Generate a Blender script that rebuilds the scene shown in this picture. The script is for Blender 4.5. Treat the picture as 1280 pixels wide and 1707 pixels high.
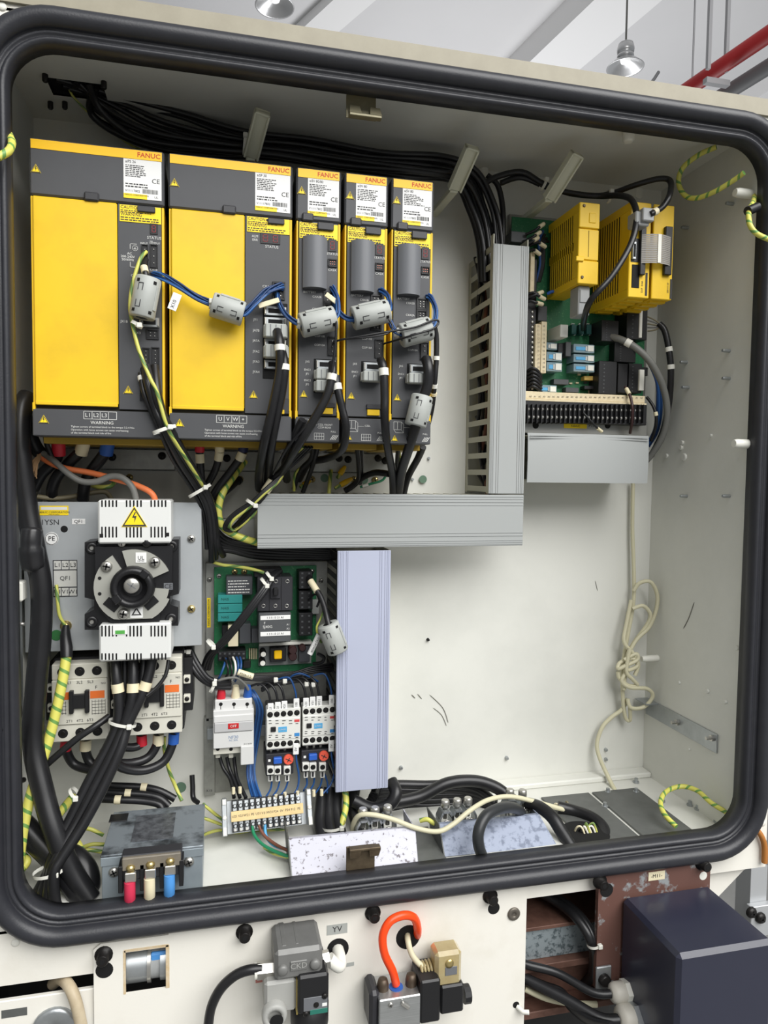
import bpy, math, random
from mathutils import Vector, Matrix
for o in list(bpy.data.objects): bpy.data.objects.remove(o, do_unlink=True)
S = bpy.context.scene
COL = S.collection
random.seed(7)
# ------------------------------------------------------------------ camera (all lengths below are millimetres, 1 unit = 1 m)
MM = 0.001
Z0 = 1750.0                                   # height of the amplifier tops above the shop floor
FPX = 1180.0
YAW, PITCH, ROLL = 0.230867, 0.0538927, 0.0123441
CAM = Vector((206.558, -886.346, -372.806))
_fw = Vector((math.sin(YAW)*math.cos(PITCH), math.cos(YAW)*math.cos(PITCH), -math.sin(PITCH)))
_r = Vector((math.cos(YAW), -math.sin(YAW), 0)); _u = _r.cross(_fw)
CR = _r*math.cos(ROLL) + _u*math.sin(ROLL); CU = -_r*math.sin(ROLL) + _u*math.cos(ROLL)
def wp(v): return Vector((v[0]*MM, v[1]*MM, (v[2]+Z0)*MM))
cd = bpy.data.cameras.new('camera'); cam = bpy.data.objects.new('camera', cd); COL.objects.link(cam)
cam.matrix_world = Matrix(((CR.x, CU.x, -_fw.x, 0), (CR.y, CU.y, -_fw.y, 0), (CR.z, CU.z, -_fw.z, 0), (0, 0, 0, 1)))
cam.location = wp(CAM)
cd.sensor_fit = 'HORIZONTAL'; cd.sensor_width = 36.0; cd.lens = FPX/1280*36.0; cd.clip_start = 0.02; cd.clip_end = 200
S.camera = cam
# ------------------------------------------------------------------ light
w = bpy.data.worlds.new('daylight'); S.world = w; w.use_nodes = True
bg = w.node_tree.nodes['Background']; bg.inputs[0].default_value = (0.90, 0.95, 1.0, 1); bg.inputs[1].default_value = 0.33
def area(name, loc, target, sx, sy, power, col=(1, 1, 1)):
    l = bpy.data.lights.new(name, 'AREA'); l.shape = 'RECTANGLE'; l.size = sx; l.size_y = sy; l.energy = power; l.color = col
    o = bpy.data.objects.new(name, l); COL.objects.link(o); o.location = loc
    o.rotation_euler = (Vector(target)-Vector(loc)).to_track_quat('-Z', 'Y').to_euler(); return o
area('assumed_overhead_light', (2.4, -3.9, 5.2), (0.45, 0, 1.2), 6.4, 4.6, 640, (1.0, 0.99, 0.97))  # assumed area light added high behind the camera, no roof window is modelled
area('ceiling_fill_light', (5.0, 12.0, 0.6), (4.0, 10.5, 8.6), 6.0, 4.0, 620, (0.97, 0.98, 1.0))  # added upward fill that brightens the hall ceiling, no real window
S.view_settings.view_transform = 'Standard'; S.view_settings.look = 'None'
S.view_settings.exposure = 0.14; S.view_settings.gamma = 1.0; S.view_settings.use_curve_mapping = False
# ------------------------------------------------------------------ pixel <-> plane helpers
def W(px, py, Y):
    d = _fw + CR*((px-640)/FPX) - CU*((py-853.5)/FPX)
    t = (Y-CAM.y)/d.y
    return CAM.x+t*d.x, CAM.z+t*d.z
def P(px, py, Y):
    x, z = W(px, py, Y); return Vector((x, Y, z))
def PR(v):
    d = Vector(v)-CAM; z = d.dot(_fw)
    return 640+FPX*d.dot(CR)/z, 853.5-FPX*d.dot(CU)/z
def Rc(a, b, c, d, Y):
    xm, ym = (a+c)/2, (b+d)/2
    return W(a, ym, Y)[0], W(c, ym, Y)[0], W(xm, d, Y)[1], W(xm, b, Y)[1]      # x0,x1,z0,z1
def Yat(X, Z, px):                              # depth at which a line parallel to Y through X,Z meets image column px
    lo, hi = -500.0, 600.0
    f = lambda y: PR((X, y, Z))[0]-px
    s = f(lo) > 0
    for _ in range(50):
        m = (lo+hi)/2
        if (f(m) > 0) == s: lo = m
        else: hi = m
    return lo
def PZ(px, py, Z):                              # point on a horizontal plane
    d = _fw + CR*((px-640)/FPX) - CU*((py-853.5)/FPX); t = (Z-CAM.z)/d.z; return CAM+d*t
def PX(px, py, X):
    d = _fw + CR*((px-640)/FPX) - CU*((py-853.5)/FPX); t = (X-CAM.x)/d.x; return CAM+d*t
# ------------------------------------------------------------------ materials
def lin(c): c /= 255.0; return c/12.92 if c <= 0.04045 else ((c+0.055)/1.055)**2.4
MATS = {}
def mat(name, rgb, rough=0.5, metal=0.0, noise=0.0, ns=40.0, rgb2=None, bump=0.0, bs=300.0, lo=0.35, hi=0.7, coat=0.0, stretch=None, trans=0.0, emit=0.0, ior=1.45):
    m = bpy.data.materials.new(name); m.use_nodes = True; nt = m.node_tree; b = nt.nodes['Principled BSDF']
    col = (lin(rgb[0]), lin(rgb[1]), lin(rgb[2]), 1)
    b.inputs['Base Color'].default_value = col; b.inputs['Roughness'].default_value = rough; b.inputs['Metallic'].default_value = metal
    b.inputs['IOR'].default_value = ior
    if coat: b.inputs['Coat Weight'].default_value = coat; b.inputs['Coat Roughness'].default_value = 0.15
    if trans: b.inputs['Transmission Weight'].default_value = trans
    if emit: b.inputs['Emission Color'].default_value = col; b.inputs['Emission Strength'].default_value = emit
    if noise or bump:
        g = nt.nodes.new('ShaderNodeNewGeometry'); mp = nt.nodes.new('ShaderNodeMapping'); nt.links.new(g.outputs['Position'], mp.inputs['Vector'])
        if stretch: mp.inputs['Scale'].default_value = stretch
    if noise:
        n = nt.nodes.new('ShaderNodeTexNoise'); n.inputs['Scale'].default_value = ns; n.inputs['Detail'].default_value = 5; n.inputs['Roughness'].default_value = 0.62
        nt.links.new(mp.outputs[0], n.inputs['Vector'])
        mr = nt.nodes.new('ShaderNodeMapRange'); mr.inputs['From Min'].default_value = lo; mr.inputs['From Max'].default_value = hi
        mr.inputs['To Max'].default_value = noise; nt.links.new(n.outputs['Fac'], mr.inputs['Value'])
        mx = nt.nodes.new('ShaderNodeMix'); mx.data_type = 'RGBA'; c2 = rgb2 or tuple(c*0.6 for c in rgb)
        mx.inputs['A'].default_value = col; mx.inputs['B'].default_value = (lin(c2[0]), lin(c2[1]), lin(c2[2]), 1)
        nt.links.new(mr.outputs[0], mx.inputs['Factor']); nt.links.new(mx.outputs['Result'], b.inputs['Base Color'])
    if bump:
        n2 = nt.nodes.new('ShaderNodeTexNoise'); n2.inputs['Scale'].default_value = bs; n2.inputs['Detail'].default_value = 3
        nt.links.new(mp.outputs[0], n2.inputs['Vector']); bp = nt.nodes.new('ShaderNodeBump'); bp.inputs['Strength'].default_value = bump; bp.inputs['Distance'].default_value = 0.001
        nt.links.new(n2.outputs['Fac'], bp.inputs['Height']); nt.links.new(bp.outputs[0], b.inputs['Normal'])
    MATS[name] = m; return m
def stripe_mat(name, c1, c2, pitch, frac, rough=0.45):
    m = bpy.data.materials.new(name); m.use_nodes = True; nt = m.node_tree; b = nt.nodes['Principled BSDF']; b.inputs['Roughness'].default_value = rough
    uv = nt.nodes.new('ShaderNodeUVMap'); sp = nt.nodes.new('ShaderNodeSeparateXYZ'); nt.links.new(uv.outputs[0], sp.inputs[0])
    dv = nt.nodes.new('ShaderNodeMath'); dv.operation = 'DIVIDE'; dv.inputs[1].default_value = pitch; nt.links.new(sp.outputs[0], dv.inputs[0])
    ad = nt.nodes.new('ShaderNodeMath'); ad.operation = 'ADD'; nt.links.new(dv.outputs[0], ad.inputs[0]); nt.links.new(sp.outputs[1], ad.inputs[1])
    fr = nt.nodes.new('ShaderNodeMath'); fr.operation = 'FRACT'; nt.links.new(ad.outputs[0], fr.inputs[0])
    lt = nt.nodes.new('ShaderNodeMath'); lt.operation = 'LESS_THAN'; lt.inputs[1].default_value = frac; nt.links.new(fr.outputs[0], lt.inputs[0])
    mx = nt.nodes.new('ShaderNodeMix'); mx.data_type = 'RGBA'; mx.inputs['A'].default_value = (*[lin(c) for c in c1], 1); mx.inputs['B'].default_value = (*[lin(c) for c in c2], 1)
    nt.links.new(lt.outputs[0], mx.inputs['Factor']); nt.links.new(mx.outputs['Result'], b.inputs['Base Color']); MATS[name] = m; return m
CREAM = mat('cream_paint', (228, 225, 216), 0.42, 0, 0.3, 22, (204, 198, 182), 0.05, 400, 0.5, 0.8)
INNER = mat('inner_paint', (216, 216, 209), 0.45, 0, 0.35, 9, (188, 189, 182), 0.05, 500, 0.45, 0.8)
ROOF = mat('roof_edge_paint', (150, 144, 126), 0.5, 0, 0.4, 30, (126, 119, 102))
RUBBER = mat('gasket_rubber', (40, 41, 46), 0.4, 0, 0.3, 60, (54, 54, 58), 0.15, 500)
YEL = mat('amp_yellow', (230, 190, 34), 0.42, 0, 0.5, 11, (192, 156, 40), 0, 0, 0.45, 0.75)
YBAND = mat('yellow_band', (250, 196, 10), 0.4)
YMOD = mat('module_yellow', (226, 186, 30), 0.45, 0, 0.3, 18, (190, 150, 24), 0, 0, 0.5, 0.8)
DGREY = mat('amp_grey', (69, 70, 73), 0.5, 0, 0.2, 30, (80, 81, 83))
BATT = mat('battery_cover_grey', (104, 106, 110), 0.42)
BLK = mat('black_plastic', (26, 26, 28), 0.42)
CABLE = mat('black_cable', (25, 25, 27), 0.36, 0, 0.4, 30, (40, 40, 42))
CABLEG = mat('grey_cable', (112, 112, 108), 0.5)
DARK = mat('dark_hole', (9, 9, 10), 0.8)
WHITE = mat('white_plastic', (224, 223, 214), 0.45)
IVORY = mat('ivory_sleeve', (222, 212, 180), 0.5)
PAPER = mat('label_paper', (228, 228, 226), 0.5)
INK = mat('label_ink', (52, 52, 54), 0.7)
WINK = mat('white_print', (214, 214, 210), 0.6)
REDINK = mat('red_print', (200, 62, 20), 0.5)
YSTK = mat('yellow_sticker', (246, 214, 30), 0.45)
FERR = mat('ferrite_grey', (166, 169, 165), 0.5, 0, 0.3, 60, (148, 151, 147))
DUCT = mat('duct_grey', (158, 161, 160), 0.5)
DUCTB = mat('duct_lilac', (172, 177, 196), 0.5)
DUCTS = mat('duct_side', (176, 175, 160), 0.55)
STEEL = mat('zinc_steel', (176, 180, 182), 0.38, 0.75, 0.4, 50, (140, 144, 146))
PLATE = mat('grey_plate', (184, 188, 190), 0.4, 0.35, 0.3, 25, (160, 164, 166))
MPLATE = mat('mounting_steel', (168, 168, 162), 0.4, 0.5, 0.5, 60, (126, 126, 120))
BOLT = mat('bolt_steel', (188, 186, 180), 0.3, 0.85)
BRASS = mat('brass_zinc', (196, 176, 120), 0.3, 0.85)
DBOLT = mat('black_oxide', (34, 32, 31), 0.4, 0.4)
PCB = mat('pcb_green', (32, 106, 66), 0.45, 0, 0.9, 320, (96, 150, 100), 0, 0, 0.58, 0.72)
RED = mat('red_sleeve', (198, 38, 54), 0.45)
BLUES = mat('blue_sleeve', (40, 88, 168), 0.45)
BLUEW = mat('blue_wire', (28, 70, 124), 0.4)
LBLUE = mat('light_blue', (82, 160, 206), 0.45)
REDL = mat('display_red', (150, 40, 44), 0.5)
ORANGE = mat('orange_tube', (246, 74, 24), 0.35)
SALMON = mat('orange_cable', (222, 120, 70), 0.5)
YG = stripe_mat('green_yellow_wire', (208, 204, 96), (104, 148, 74), 15.0, 0.27)
YGS = stripe_mat('green_yellow_thin', (194, 194, 96), (100, 132, 70), 42.0, 0.30)
# ------------------------------------------------------------------ mesh builder
class MB:
    def __init__(s, M=None): s.v = []; s.f = []; s.sm = []; s.uv = []; s.M = M
    def add(s, vs, fs, smooth=False, uvs=None):
        k = len(s.v); s.v += [s.M @ Vector(p) for p in vs] if s.M else [Vector(p) for p in vs]
        for i, f in enumerate(fs):
            s.f.append([k+j for j in f]); s.sm.append(smooth); s.uv.append(uvs[i] if uvs else None)
        return s
    def box(s, x0, x1, y0, y1, z0, z1, b=0.0):
        if x0 > x1: x0, x1 = x1, x0
        if y0 > y1: y0, y1 = y1, y0
        if z0 > z1: z0, z1 = z1, z0
        b = min(b, (x1-x0)*.45, (y1-y0)*.45, (z1-z0)*.45)
        if b <= 0:
            return s.add([(x0,y0,z0),(x1,y0,z0),(x1,y1,z0),(x0,y1,z0),(x0,y0,z1),(x1,y0,z1),(x1,y1,z1),(x0,y1,z1)],
                         [(3,2,1,0),(4,5,6,7),(0,1,5,4),(1,2,6,5),(2,3,7,6),(3,0,4,7)])
        lo = (x0,y0,z0); hi = (x1,y1,z1); vs = []; idx = {}
        for sx in (0,1):
            for sy in (0,1):
                for sz in (0,1):
                    for a in range(3):
                        sg = (sx,sy,sz); p = []
                        for k in range(3):
                            base = hi[k] if sg[k] else lo[k]
                            if k != a: base += -b if sg[k] else b
                            p.append(base)
                        idx[(sx,sy,sz,a)] = len(vs); vs.append(p)
        fs = []
        def key(a, i, u, w_, b2):
            c = [0,0,0]; c[a] = i; c[(a+1)%3] = u; c[(a+2)%3] = w_; return idx[(c[0],c[1],c[2],b2)]
        for a in range(3):
            for i in (0,1):
                q = [key(a,i,0,0,a), key(a,i,1,0,a), key(a,i,1,1,a), key(a,i,0,1,a)]
                fs.append(q if i else q[::-1])
            e = (a+1)%3; g = (a+2)%3                      # edges running along axis a, between faces e and g
            for u in (0,1):
                for w_ in (0,1):
                    q = [key(a,0,u,w_,e), key(a,1,u,w_,e), key(a,1,u,w_,g), key(a,0,u,w_,g)]
                    fs.append(q if u == w_ else q[::-1])
        for sx in (0,1):
            for sy in (0,1):
                for sz in (0,1):
                    q = [idx[(sx,sy,sz,0)], idx[(sx,sy,sz,1)], idx[(sx,sy,sz,2)]]
                    fs.append(q if (sx+sy+sz) % 2 else q[::-1])
        return s.add(vs, fs)
    def lathe(s, p, d, prof, n=16, smooth=True, cap=True):
        p = Vector(p); d = Vector(d).normalized(); a = d.orthogonal().normalized(); b = d.cross(a)
        vs = []; fs = []
        for r, h in prof:
            for i in range(n):
                t = 2*math.pi*i/n; vs.append(p+d*h+(a*math.cos(t)+b*math.sin(t))*r)
        for k in range(len(prof)-1):
            for i in range(n):
                j = (i+1) % n; fs.append((k*n+i, k*n+j, (k+1)*n+j, (k+1)*n+i))
        s.add(vs, fs, smooth)
        if cap:
            m = len(prof)-1; s.add(vs[:n], [tuple(range(n))[::-1]]); s.add(vs[m*n:], [tuple(range(n))])
        return s
    def cyl(s, p, d, r, h, n=16, r2=None, smooth=True): return s.lathe(p, d, [(r, 0), (r if r2 is None else r2, h)], n, smooth)
    def tube(s, pts, r, n=8, closed=False, cap=True):
        pts = [Vector(q) for q in pts]; N = len(pts); vs = []; fs = []; uv = []; ref = None; L = 0.0; Ls = []
        for i, q in enumerate(pts):
            if closed: t = pts[(i+1) % N]-pts[i-1]
            else: t = pts[min(i+1, N-1)]-pts[max(i-1, 0)]
            t.normalize()
            if ref is None: ref = t.orthogonal().normalized()
            ref = ref-t*ref.dot(t)
            ref = t.orthogonal().normalized() if ref.length < 1e-5 else ref.normalized()
            b = t.cross(ref); rr = r[i] if isinstance(r, (list, tuple)) else r
            if i: L += (q-pts[i-1]).length
            Ls.append(L)
            for k in range(n):
                a = 2*math.pi*k/n; vs.append(q+(ref*math.cos(a)+b*math.sin(a))*rr)
        for i in range(N if closed else N-1):
            i2 = (i+1) % N; l2 = Ls[i2] if i2 else L+(pts[0]-pts[-1]).length
            for k in range(n):
                k2 = (k+1) % n; fs.append((i*n+k, i*n+k2, i2*n+k2, i2*n+k))
                uv.append([(Ls[i], k/n), (Ls[i], (k+1)/n), (l2, (k+1)/n), (l2, k/n)])
        s.add(vs, fs, True, uv)
        if cap and not closed: s.add(vs[:n], [tuple(range(n))[::-1]]); s.add(vs[-n:], [tuple(range(n))])
        return s
    def prism(s, poly, y0, y1):                    # poly: (x,z) outline, extruded along Y
        n = len(poly); ar = sum(poly[i][0]*poly[(i+1) % n][1]-poly[(i+1) % n][0]*poly[i][1] for i in range(n))
        if ar < 0: poly = poly[::-1]
        vs = [(x, y0, z) for x, z in poly]+[(x, y1, z) for x, z in poly]
        fs = [tuple(range(n)), tuple(range(2*n-1, n-1, -1))]+[((i+1) % n, i, n+i, n+(i+1) % n) for i in range(n)]
        return s.add(vs, fs)
    def quad(s, a, b, c, d): return s.add([a, b, c, d], [(0, 1, 2, 3)])
    def sph(s, p, r, n=10, m=6, sc=(1, 1, 1)):
        vs = []; fs = []; p = Vector(p)
        for i in range(m+1):
            t = math.pi*i/m
            for k in range(n):
                a = 2*math.pi*k/n; vs.append(p+Vector((math.sin(t)*math.cos(a)*sc[0], math.sin(t)*math.sin(a)*sc[1], math.cos(t)*sc[2]))*r)
        for i in range(m):
            for k in range(n): fs.append((i*n+k, (i+1)*n+k, (i+1)*n+(k+1) % n, i*n+(k+1) % n))
        return s.add(vs, fs, True)
    def text(s, st, x, z, y, size, align='CENTER', rot=0.0, sx=1.0, bold=0.0):
        me = font_mesh(st, align, bold); c, q = math.cos(rot), math.sin(rot); vs = []
        for v in me[0]:
            a, b = v[0]*size*sx, v[1]*size; vs.append((x+a*c-b*q, y, z+a*q+b*c))
        return s.add(vs, me[1])
    def build(s, name, m, parent=None, label=None, cat=None, group=None, kind=None, origin=None):
        if not s.v: return None
        me = bpy.data.meshes.new(name); root = None
        if parent is not None: org = ORG[parent.name]
        elif origin is not None: org = Vector(origin)
        else:
            xs = [v.x for v in s.v]; ys = [v.y for v in s.v]; zs = [v.z for v in s.v]
            org = Vector(((min(xs)+max(xs))/2, (min(ys)+max(ys))/2, min(zs)))
        me.from_pydata([(v-org)*MM for v in s.v], [], s.f)
        me.polygons.foreach_set('use_smooth', s.sm)
        if any(u is not None for u in s.uv):
            lay = me.uv_layers.new(name='UVMap'); k = 0; flat = []
            for f, u in zip(s.f, s.uv): flat += [c for t in (u or [(0, 0)]*len(f)) for c in t]
            lay.data.foreach_set('uv', flat)
        me.materials.append(m); o = bpy.data.objects.new(name, me); COL.objects.link(o); ORG[o.name] = org
        if parent is not None: o.parent = parent
        else: o.location = wp(org)
        tag(o, label, cat, group, kind); return o
ORG = {}
_FC = {}
def font_mesh(st, align, bold=0.0):
    k = (st, align, bold)
    if k not in _FC:
        c = bpy.data.curves.new('t', 'FONT'); c.body = st; c.align_x = align; c.align_y = 'CENTER'; c.resolution_u = 2; c.fill_mode = 'FRONT'; c.offset = bold
        o = bpy.data.objects.new('t', c); COL.objects.link(o); bpy.context.view_layer.update()
        dg = bpy.context.evaluated_depsgraph_get(); me = bpy.data.meshes.new_from_object(o.evaluated_get(dg))
        _FC[k] = ([tuple(v.co) for v in me.vertices], [tuple(p.vertices) for p in me.polygons])
        bpy.data.objects.remove(o); bpy.data.meshes.remove(me); bpy.data.curves.remove(c)
    return _FC[k]
def tag(o, label=None, cat=None, group=None, kind=None):
    for k, v in (('label', label), ('category', cat), ('group', group), ('kind', kind)):
        if v: o[k] = v
def thing(name, label, cat, loc, group=None, kind=None):
    o = bpy.data.objects.new(name, None); COL.objects.link(o); o.empty_display_size = 0.02
    o.location = wp(loc); ORG[o.name] = Vector(loc); tag(o, label, cat, group, kind); return o
def spline(pts, k=8, closed=False):
    pts = [Vector(p) for p in pts]; n = len(pts)
    if n < 3 and not closed: return [pts[0].lerp(pts[-1], i/k) for i in range(k+1)]
    out = []
    for i in range(n if closed else n-1):
        if closed: p0, p1, p2, p3 = pts[i-1], pts[i], pts[(i+1) % n], pts[(i+2) % n]
        else: p0, p1, p2, p3 = pts[max(i-1, 0)], pts[i], pts[i+1], pts[min(i+2, n-1)]
        for j in range(k):
            t = j/k; out.append(0.5*((2*p1)+(p2-p0)*t+(2*p0-5*p1+4*p2-p3)*t*t+(3*p1-p0-3*p2+p3)*t**3))
    if not closed: out.append(pts[-1])
    return out
def pix(pts): return [P(*q) for q in pts]
def cable(name, label, pts, r, m, group=None, cat='cable', parent=None, k=7, n=8, raw=False, sleeves=(), smat=None):
    q = spline(pts if raw else pix(pts), k)
    o = MB().tube(q, r, n).build(name, m, parent, label, cat if parent is None else None, group)
    for a, ln, *mm in sleeves:                     # sleeve: fraction along the cable, length
        tot = sum((q[i+1]-q[i]).length for i in range(len(q)-1)); acc = 0; seg = []
        for i in range(len(q)-1):
            d = (q[i+1]-q[i]).length
            if a*tot-ln/2 <= acc+d/2 <= a*tot+ln/2 or (acc <= a*tot <= acc+d): seg += [q[i], q[i+1]]
            acc += d
        c = sum(seg, Vector())/len(seg); dr = (seg[-1]-seg[0]).normalized()
        MB().tube([c-dr*ln/2, c+dr*ln/2], r+0.9, 10).build('sleeve', mm[0] if mm else smat or WHITE, o)
    return o
def bx(parent, name, m, a, b, c, d, Yf, Yb, bev=0.6, **kw):
    x0, x1, z0, z1 = Rc(a, b, c, d, Yf); return MB().box(x0, x1, Yf, Yb, z0, z1, bev).build(name, m, parent, **kw)
def screw(parent, px, py, Y, r, m=None, name='screw', h=None, cross=True):
    x, z = W(px, py, Y); h = h or r*0.7; b = MB()
    b.lathe((x, Y, z), (0, -1, 0), [(r, 0), (r, h*.45), (r*.75, h*.85), (r*.3, h)], 12)
    o = b.build(name, m or BOLT, parent)
    if cross:
        c = MB(); a = random.random()*1.5; 
        for t in (a, a+math.pi/2):
            cx, cz = math.cos(t), math.sin(t); L = r*.62; t_ = r*.14
            c.add([(x+cx*L-cz*t_, Y-h*1.03, z+cz*L+cx*t_), (x-cx*L-cz*t_, Y-h*1.03, z-cz*L+cx*t_), (x-cx*L+cz*t_, Y-h*1.03, z-cz*L-cx*t_), (x+cx*L+cz*t_, Y-h*1.03, z+cz*L-cx*t_)], [(0, 1, 2, 3)])
        c.build('cross_recess', DARK, o)
    return o
def lettering(parent, m, items, name='lettering', **kw):     # items: (string, px, py, Y, size, align, rot)
    for it in items:
        st, px, py, Y, sz = it[:5]; al = it[5] if len(it) > 5 else 'CENTER'; rot = it[6] if len(it) > 6 else 0
        x, z = W(px, py, Y); MB().text(st, x, z, Y-0.35, sz, al, rot).build(name, m, parent, **kw)
def dashes(b, x0, x1, z0, z1, Y, rows, fill=0.7, th=0.45):     # unreadable fine print
    for i in range(rows):
        z = z1-(z1-z0)*(i+.5)/rows; x = x0; h = (z1-z0)/rows*th/2; end = x0+(x1-x0)*random.uniform(fill, 1)
        while x < end-1:
            l = random.uniform(1.2, 4.5); x2 = min(x+l, end)
            b.add([(x, Y, z-h), (x2, Y, z-h), (x2, Y, z+h), (x, Y, z+h)], [(0, 1, 2, 3)]); x = x2+random.uniform(.5, 1.1)
def triangle_sign(parent, px, py, Y, s, bolt=True):
    x, z = W(px, py, Y)
    o = MB().prism([(x-s/2, z-s*.42), (x+s/2, z-s*.42), (x, z+s*.45)], Y-0.3, Y).build('warning_sign', YSTK, parent)
    b = MB(); t = 0.86
    def tri(k): return [(x-s/2*k, Y-.5, z-.04*s-s*.40*k), (x+s/2*k, Y-.5, z-.04*s-s*.40*k), (x, Y-.5, z-.04*s+s*.46*k)]
    o1 = tri(.93); o2 = tri(.74)
    b.add(o1+o2, [(0, 1, 4, 3), (1, 2, 5, 4), (2, 0, 3, 5)])
    b.add([(x-.03*s, Y-.5, z+.2*s), (x+.07*s, Y-.5, z+.2*s), (x+.0*s, Y-.5, z+.02*s), (x+.09*s, Y-.5, z+.04*s), (x-.02*s, Y-.5, z-.28*s), (x+.0*s, Y-.5, z-.04*s), (x-.09*s, Y-.5, z-.04*s)], [(0, 6, 5, 2, 1), (5, 4, 3, 2)])
    b.build('print', INK, o); return o
def tie(px, py, Y, w, ang, label, r=None, depth=9):            # cable tie ring seen across a bundle: half width w (mm), angle of the strap
    c = P(px, py, Y); u = Vector((math.cos(ang), 0, math.sin(ang))); v = Vector((0, 1, 0)); n = 20
    up = u.cross(v)
    b = MB(); vs = []; fs = []
    for i in range(n):
        t = 2*math.pi*i/n; q = c+u*(math.cos(t)*w)+v*(math.sin(t)*depth)
        vs += [q-up*2.0, q+up*2.0]
    for i in range(n): j = (i+1) % n; fs.append((2*i, 2*j, 2*j+1, 2*i+1))
    b.add(vs, fs, True)
    t = thing('cable_tie', label, 'cable tie', c, 'white cable ties')
    b.build('strap', WHITE, t)
    h = c+u*(w*.55)-v*(depth*.85); MB().box(h.x-3, h.x+3, h.y-3.5, h.y+2, h.z-3, h.z+3, .8).build('ratchet_head', WHITE, t); return t
# ================================================================== the hall
HALLC = mat('hall_ceiling_paint', (205, 204, 204), 0.85, 0, 0.2, 0.6, (190, 189, 190))
BEAMC = mat('hall_beam_paint', (222, 221, 220), 0.85)
FLOORM = mat('hall_floor', (128, 128, 126), 0.55, 0, 0.5, 2.5, (104, 104, 102))
CEIL = 6900.0
MB().box(-9000, 14000, -9000, 20000, -Z0-60, -Z0).build('floor', FLOORM, kind='structure', label='smooth grey concrete shop floor')
MB().box(-9000, 14000, 500, 20000, CEIL, CEIL+150).build('ceiling', HALLC, kind='structure', label='pale grey painted hall ceiling')
def beam(name, a, b, drop, wid):
    A = PZ(a[0], a[1], CEIL); B = PZ(b[0], b[1], CEIL); d = (B-A).normalized(); A = A-d*3000; B = B+d*5000
    s = Vector((0, 0, 1)).cross(d).normalized()*wid/2; dn = Vector((0, 0, -drop))
    vs = [A-s, A+s, B+s, B-s]; vs = [v+Vector((0, 0, 10)) for v in vs]+[v+dn for v in vs]
    MB().add(vs, [(0, 1, 2, 3), (7, 6, 5, 4), (0, 4, 5, 1), (1, 5, 6, 2), (2, 6, 7, 3), (3, 7, 4, 0)]).build(name, BEAMC, kind='structure', label='pale painted beam under the hall ceiling')
MB().box(-2700, -2600, -7000, 9000, -Z0, 2400).build('wall_left_blocker', mat('hall_wall_paint', (150, 150, 148), 0.85), kind='structure', label='unseen grey hall wall added beside the machine to block light')  # out of view, put in to hold back ambient light from the left
MB().box(-9000, 14000, 20000, 20200, -Z0, CEIL).build('wall_back', MATS['hall_wall_paint'], kind='structure', label='grey painted end wall of the hall')
beam('beam_1', (985, 10), (880, 110), 420, 900)
beam('beam_2', (560, 10), (505, 60), 160, 500)
beam('beam_3', (1290, 140), (1215, 190), 300, 700)
LAMPM = mat('lamp_aluminium', (196, 196, 196), 0.3, 0.6)
LAMPG = mat('lamp_glass', (238, 238, 236), 0.3, 0, emit=0.5)
def highbay(px, py, Y, label, R=240):
    c = P(px, py, Y); t = thing('high_bay_lamp', label, 'lamp', c)
    prof = [(70, 235), (78, 120), (100, 108), (175, 62), (R, 0), (R+12, -8), (R+6, -14), (R-12, -4), (165, 50), (70, 96)]
    MB().lathe(c, (0, 0, 1), prof, 28, True, False).build('reflector', LAMPM, t)
    h = MB(); h.lathe(c+Vector((0, 0, 120)), (0, 0, 1), [(78, 0), (112, 10), (112, 42), (80, 60), (112, 75), (118, 120), (100, 190), (40, 205), (18, 240)], 20); h.build('driver_housing', LAMPM, t)
    MB().lathe(c+Vector((0, 0, 60)), (0, 0, 1), [(0.1, 0), (60, 4), (70, 40)], 20, True, False).build('bulb_cover', LAMPG, t)
    MB().cyl(c+Vector((0, 0, 350)), (0, 0, 1), 14, CEIL-c.z-352, 8).build('drop_rod', CABLEG, t)
highbay(1042, 112, 8200, 'silver high bay lamp hanging on a long rod beside the red pipe')
highbay(458, 10, 8600, 'silver high bay lamp cut off by the top of the picture')
REDP = mat('red_pipe_paint', (176, 38, 40), 0.45)
GREYP = mat('grey_duct_paint', (120, 120, 122), 0.55)
a = PZ(1280, 58, CAM.z+3250); b = PZ(1130, 160, CAM.z+3250); d = (b-a)
MB().tube([a-d*1.2, a, b, b+d*1.5], 62, 16).build('sprinkler_pipe', REDP, None, 'red painted fire pipe slung under the hall ceiling', 'pipe')
a2 = PZ(1280, 112, CAM.z+3150); b2 = PZ(1195, 165, CAM.z+3150); d2 = (b2-a2)
MB().tube([a2-d2*2, a2, b2, b2+d2*2.5], 60, 12).build('service_pipe', GREYP, None, 'dark grey pipe running beside the red pipe', 'pipe')
hg = PZ(1194, 118, CAM.z+3190); t = thing('pipe_hanger', 'grey steel trapeze hanger carrying the red pipe', 'pipe hanger', hg)
for sx in (-75, 85):
    MB().box(hg.x+sx-14, hg.x+sx+14, hg.y-14, hg.y+14, hg.z, CEIL-1).build('hanger_rod', mat('hanger_steel', (168, 168, 170), 0.5, 0.3), t)
MB().box(hg.x-100, hg.x+110, hg.y-25, hg.y+25, hg.z-110, hg.z-68).build('cross_bar', MATS['hanger_steel'], t)
rp = PZ(1154, 130, CAM.z+3400)
MB().cyl(rp-Vector((0, 0, 250)), (0, 0, 1), 8, CEIL-rp.z+245, 8).build('threaded_rod', MATS['hanger_steel'], None, 'thin steel rod hanging beside the red pipe', 'rod')
hk = PZ(1086, 135, CAM.z+3600)
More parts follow.
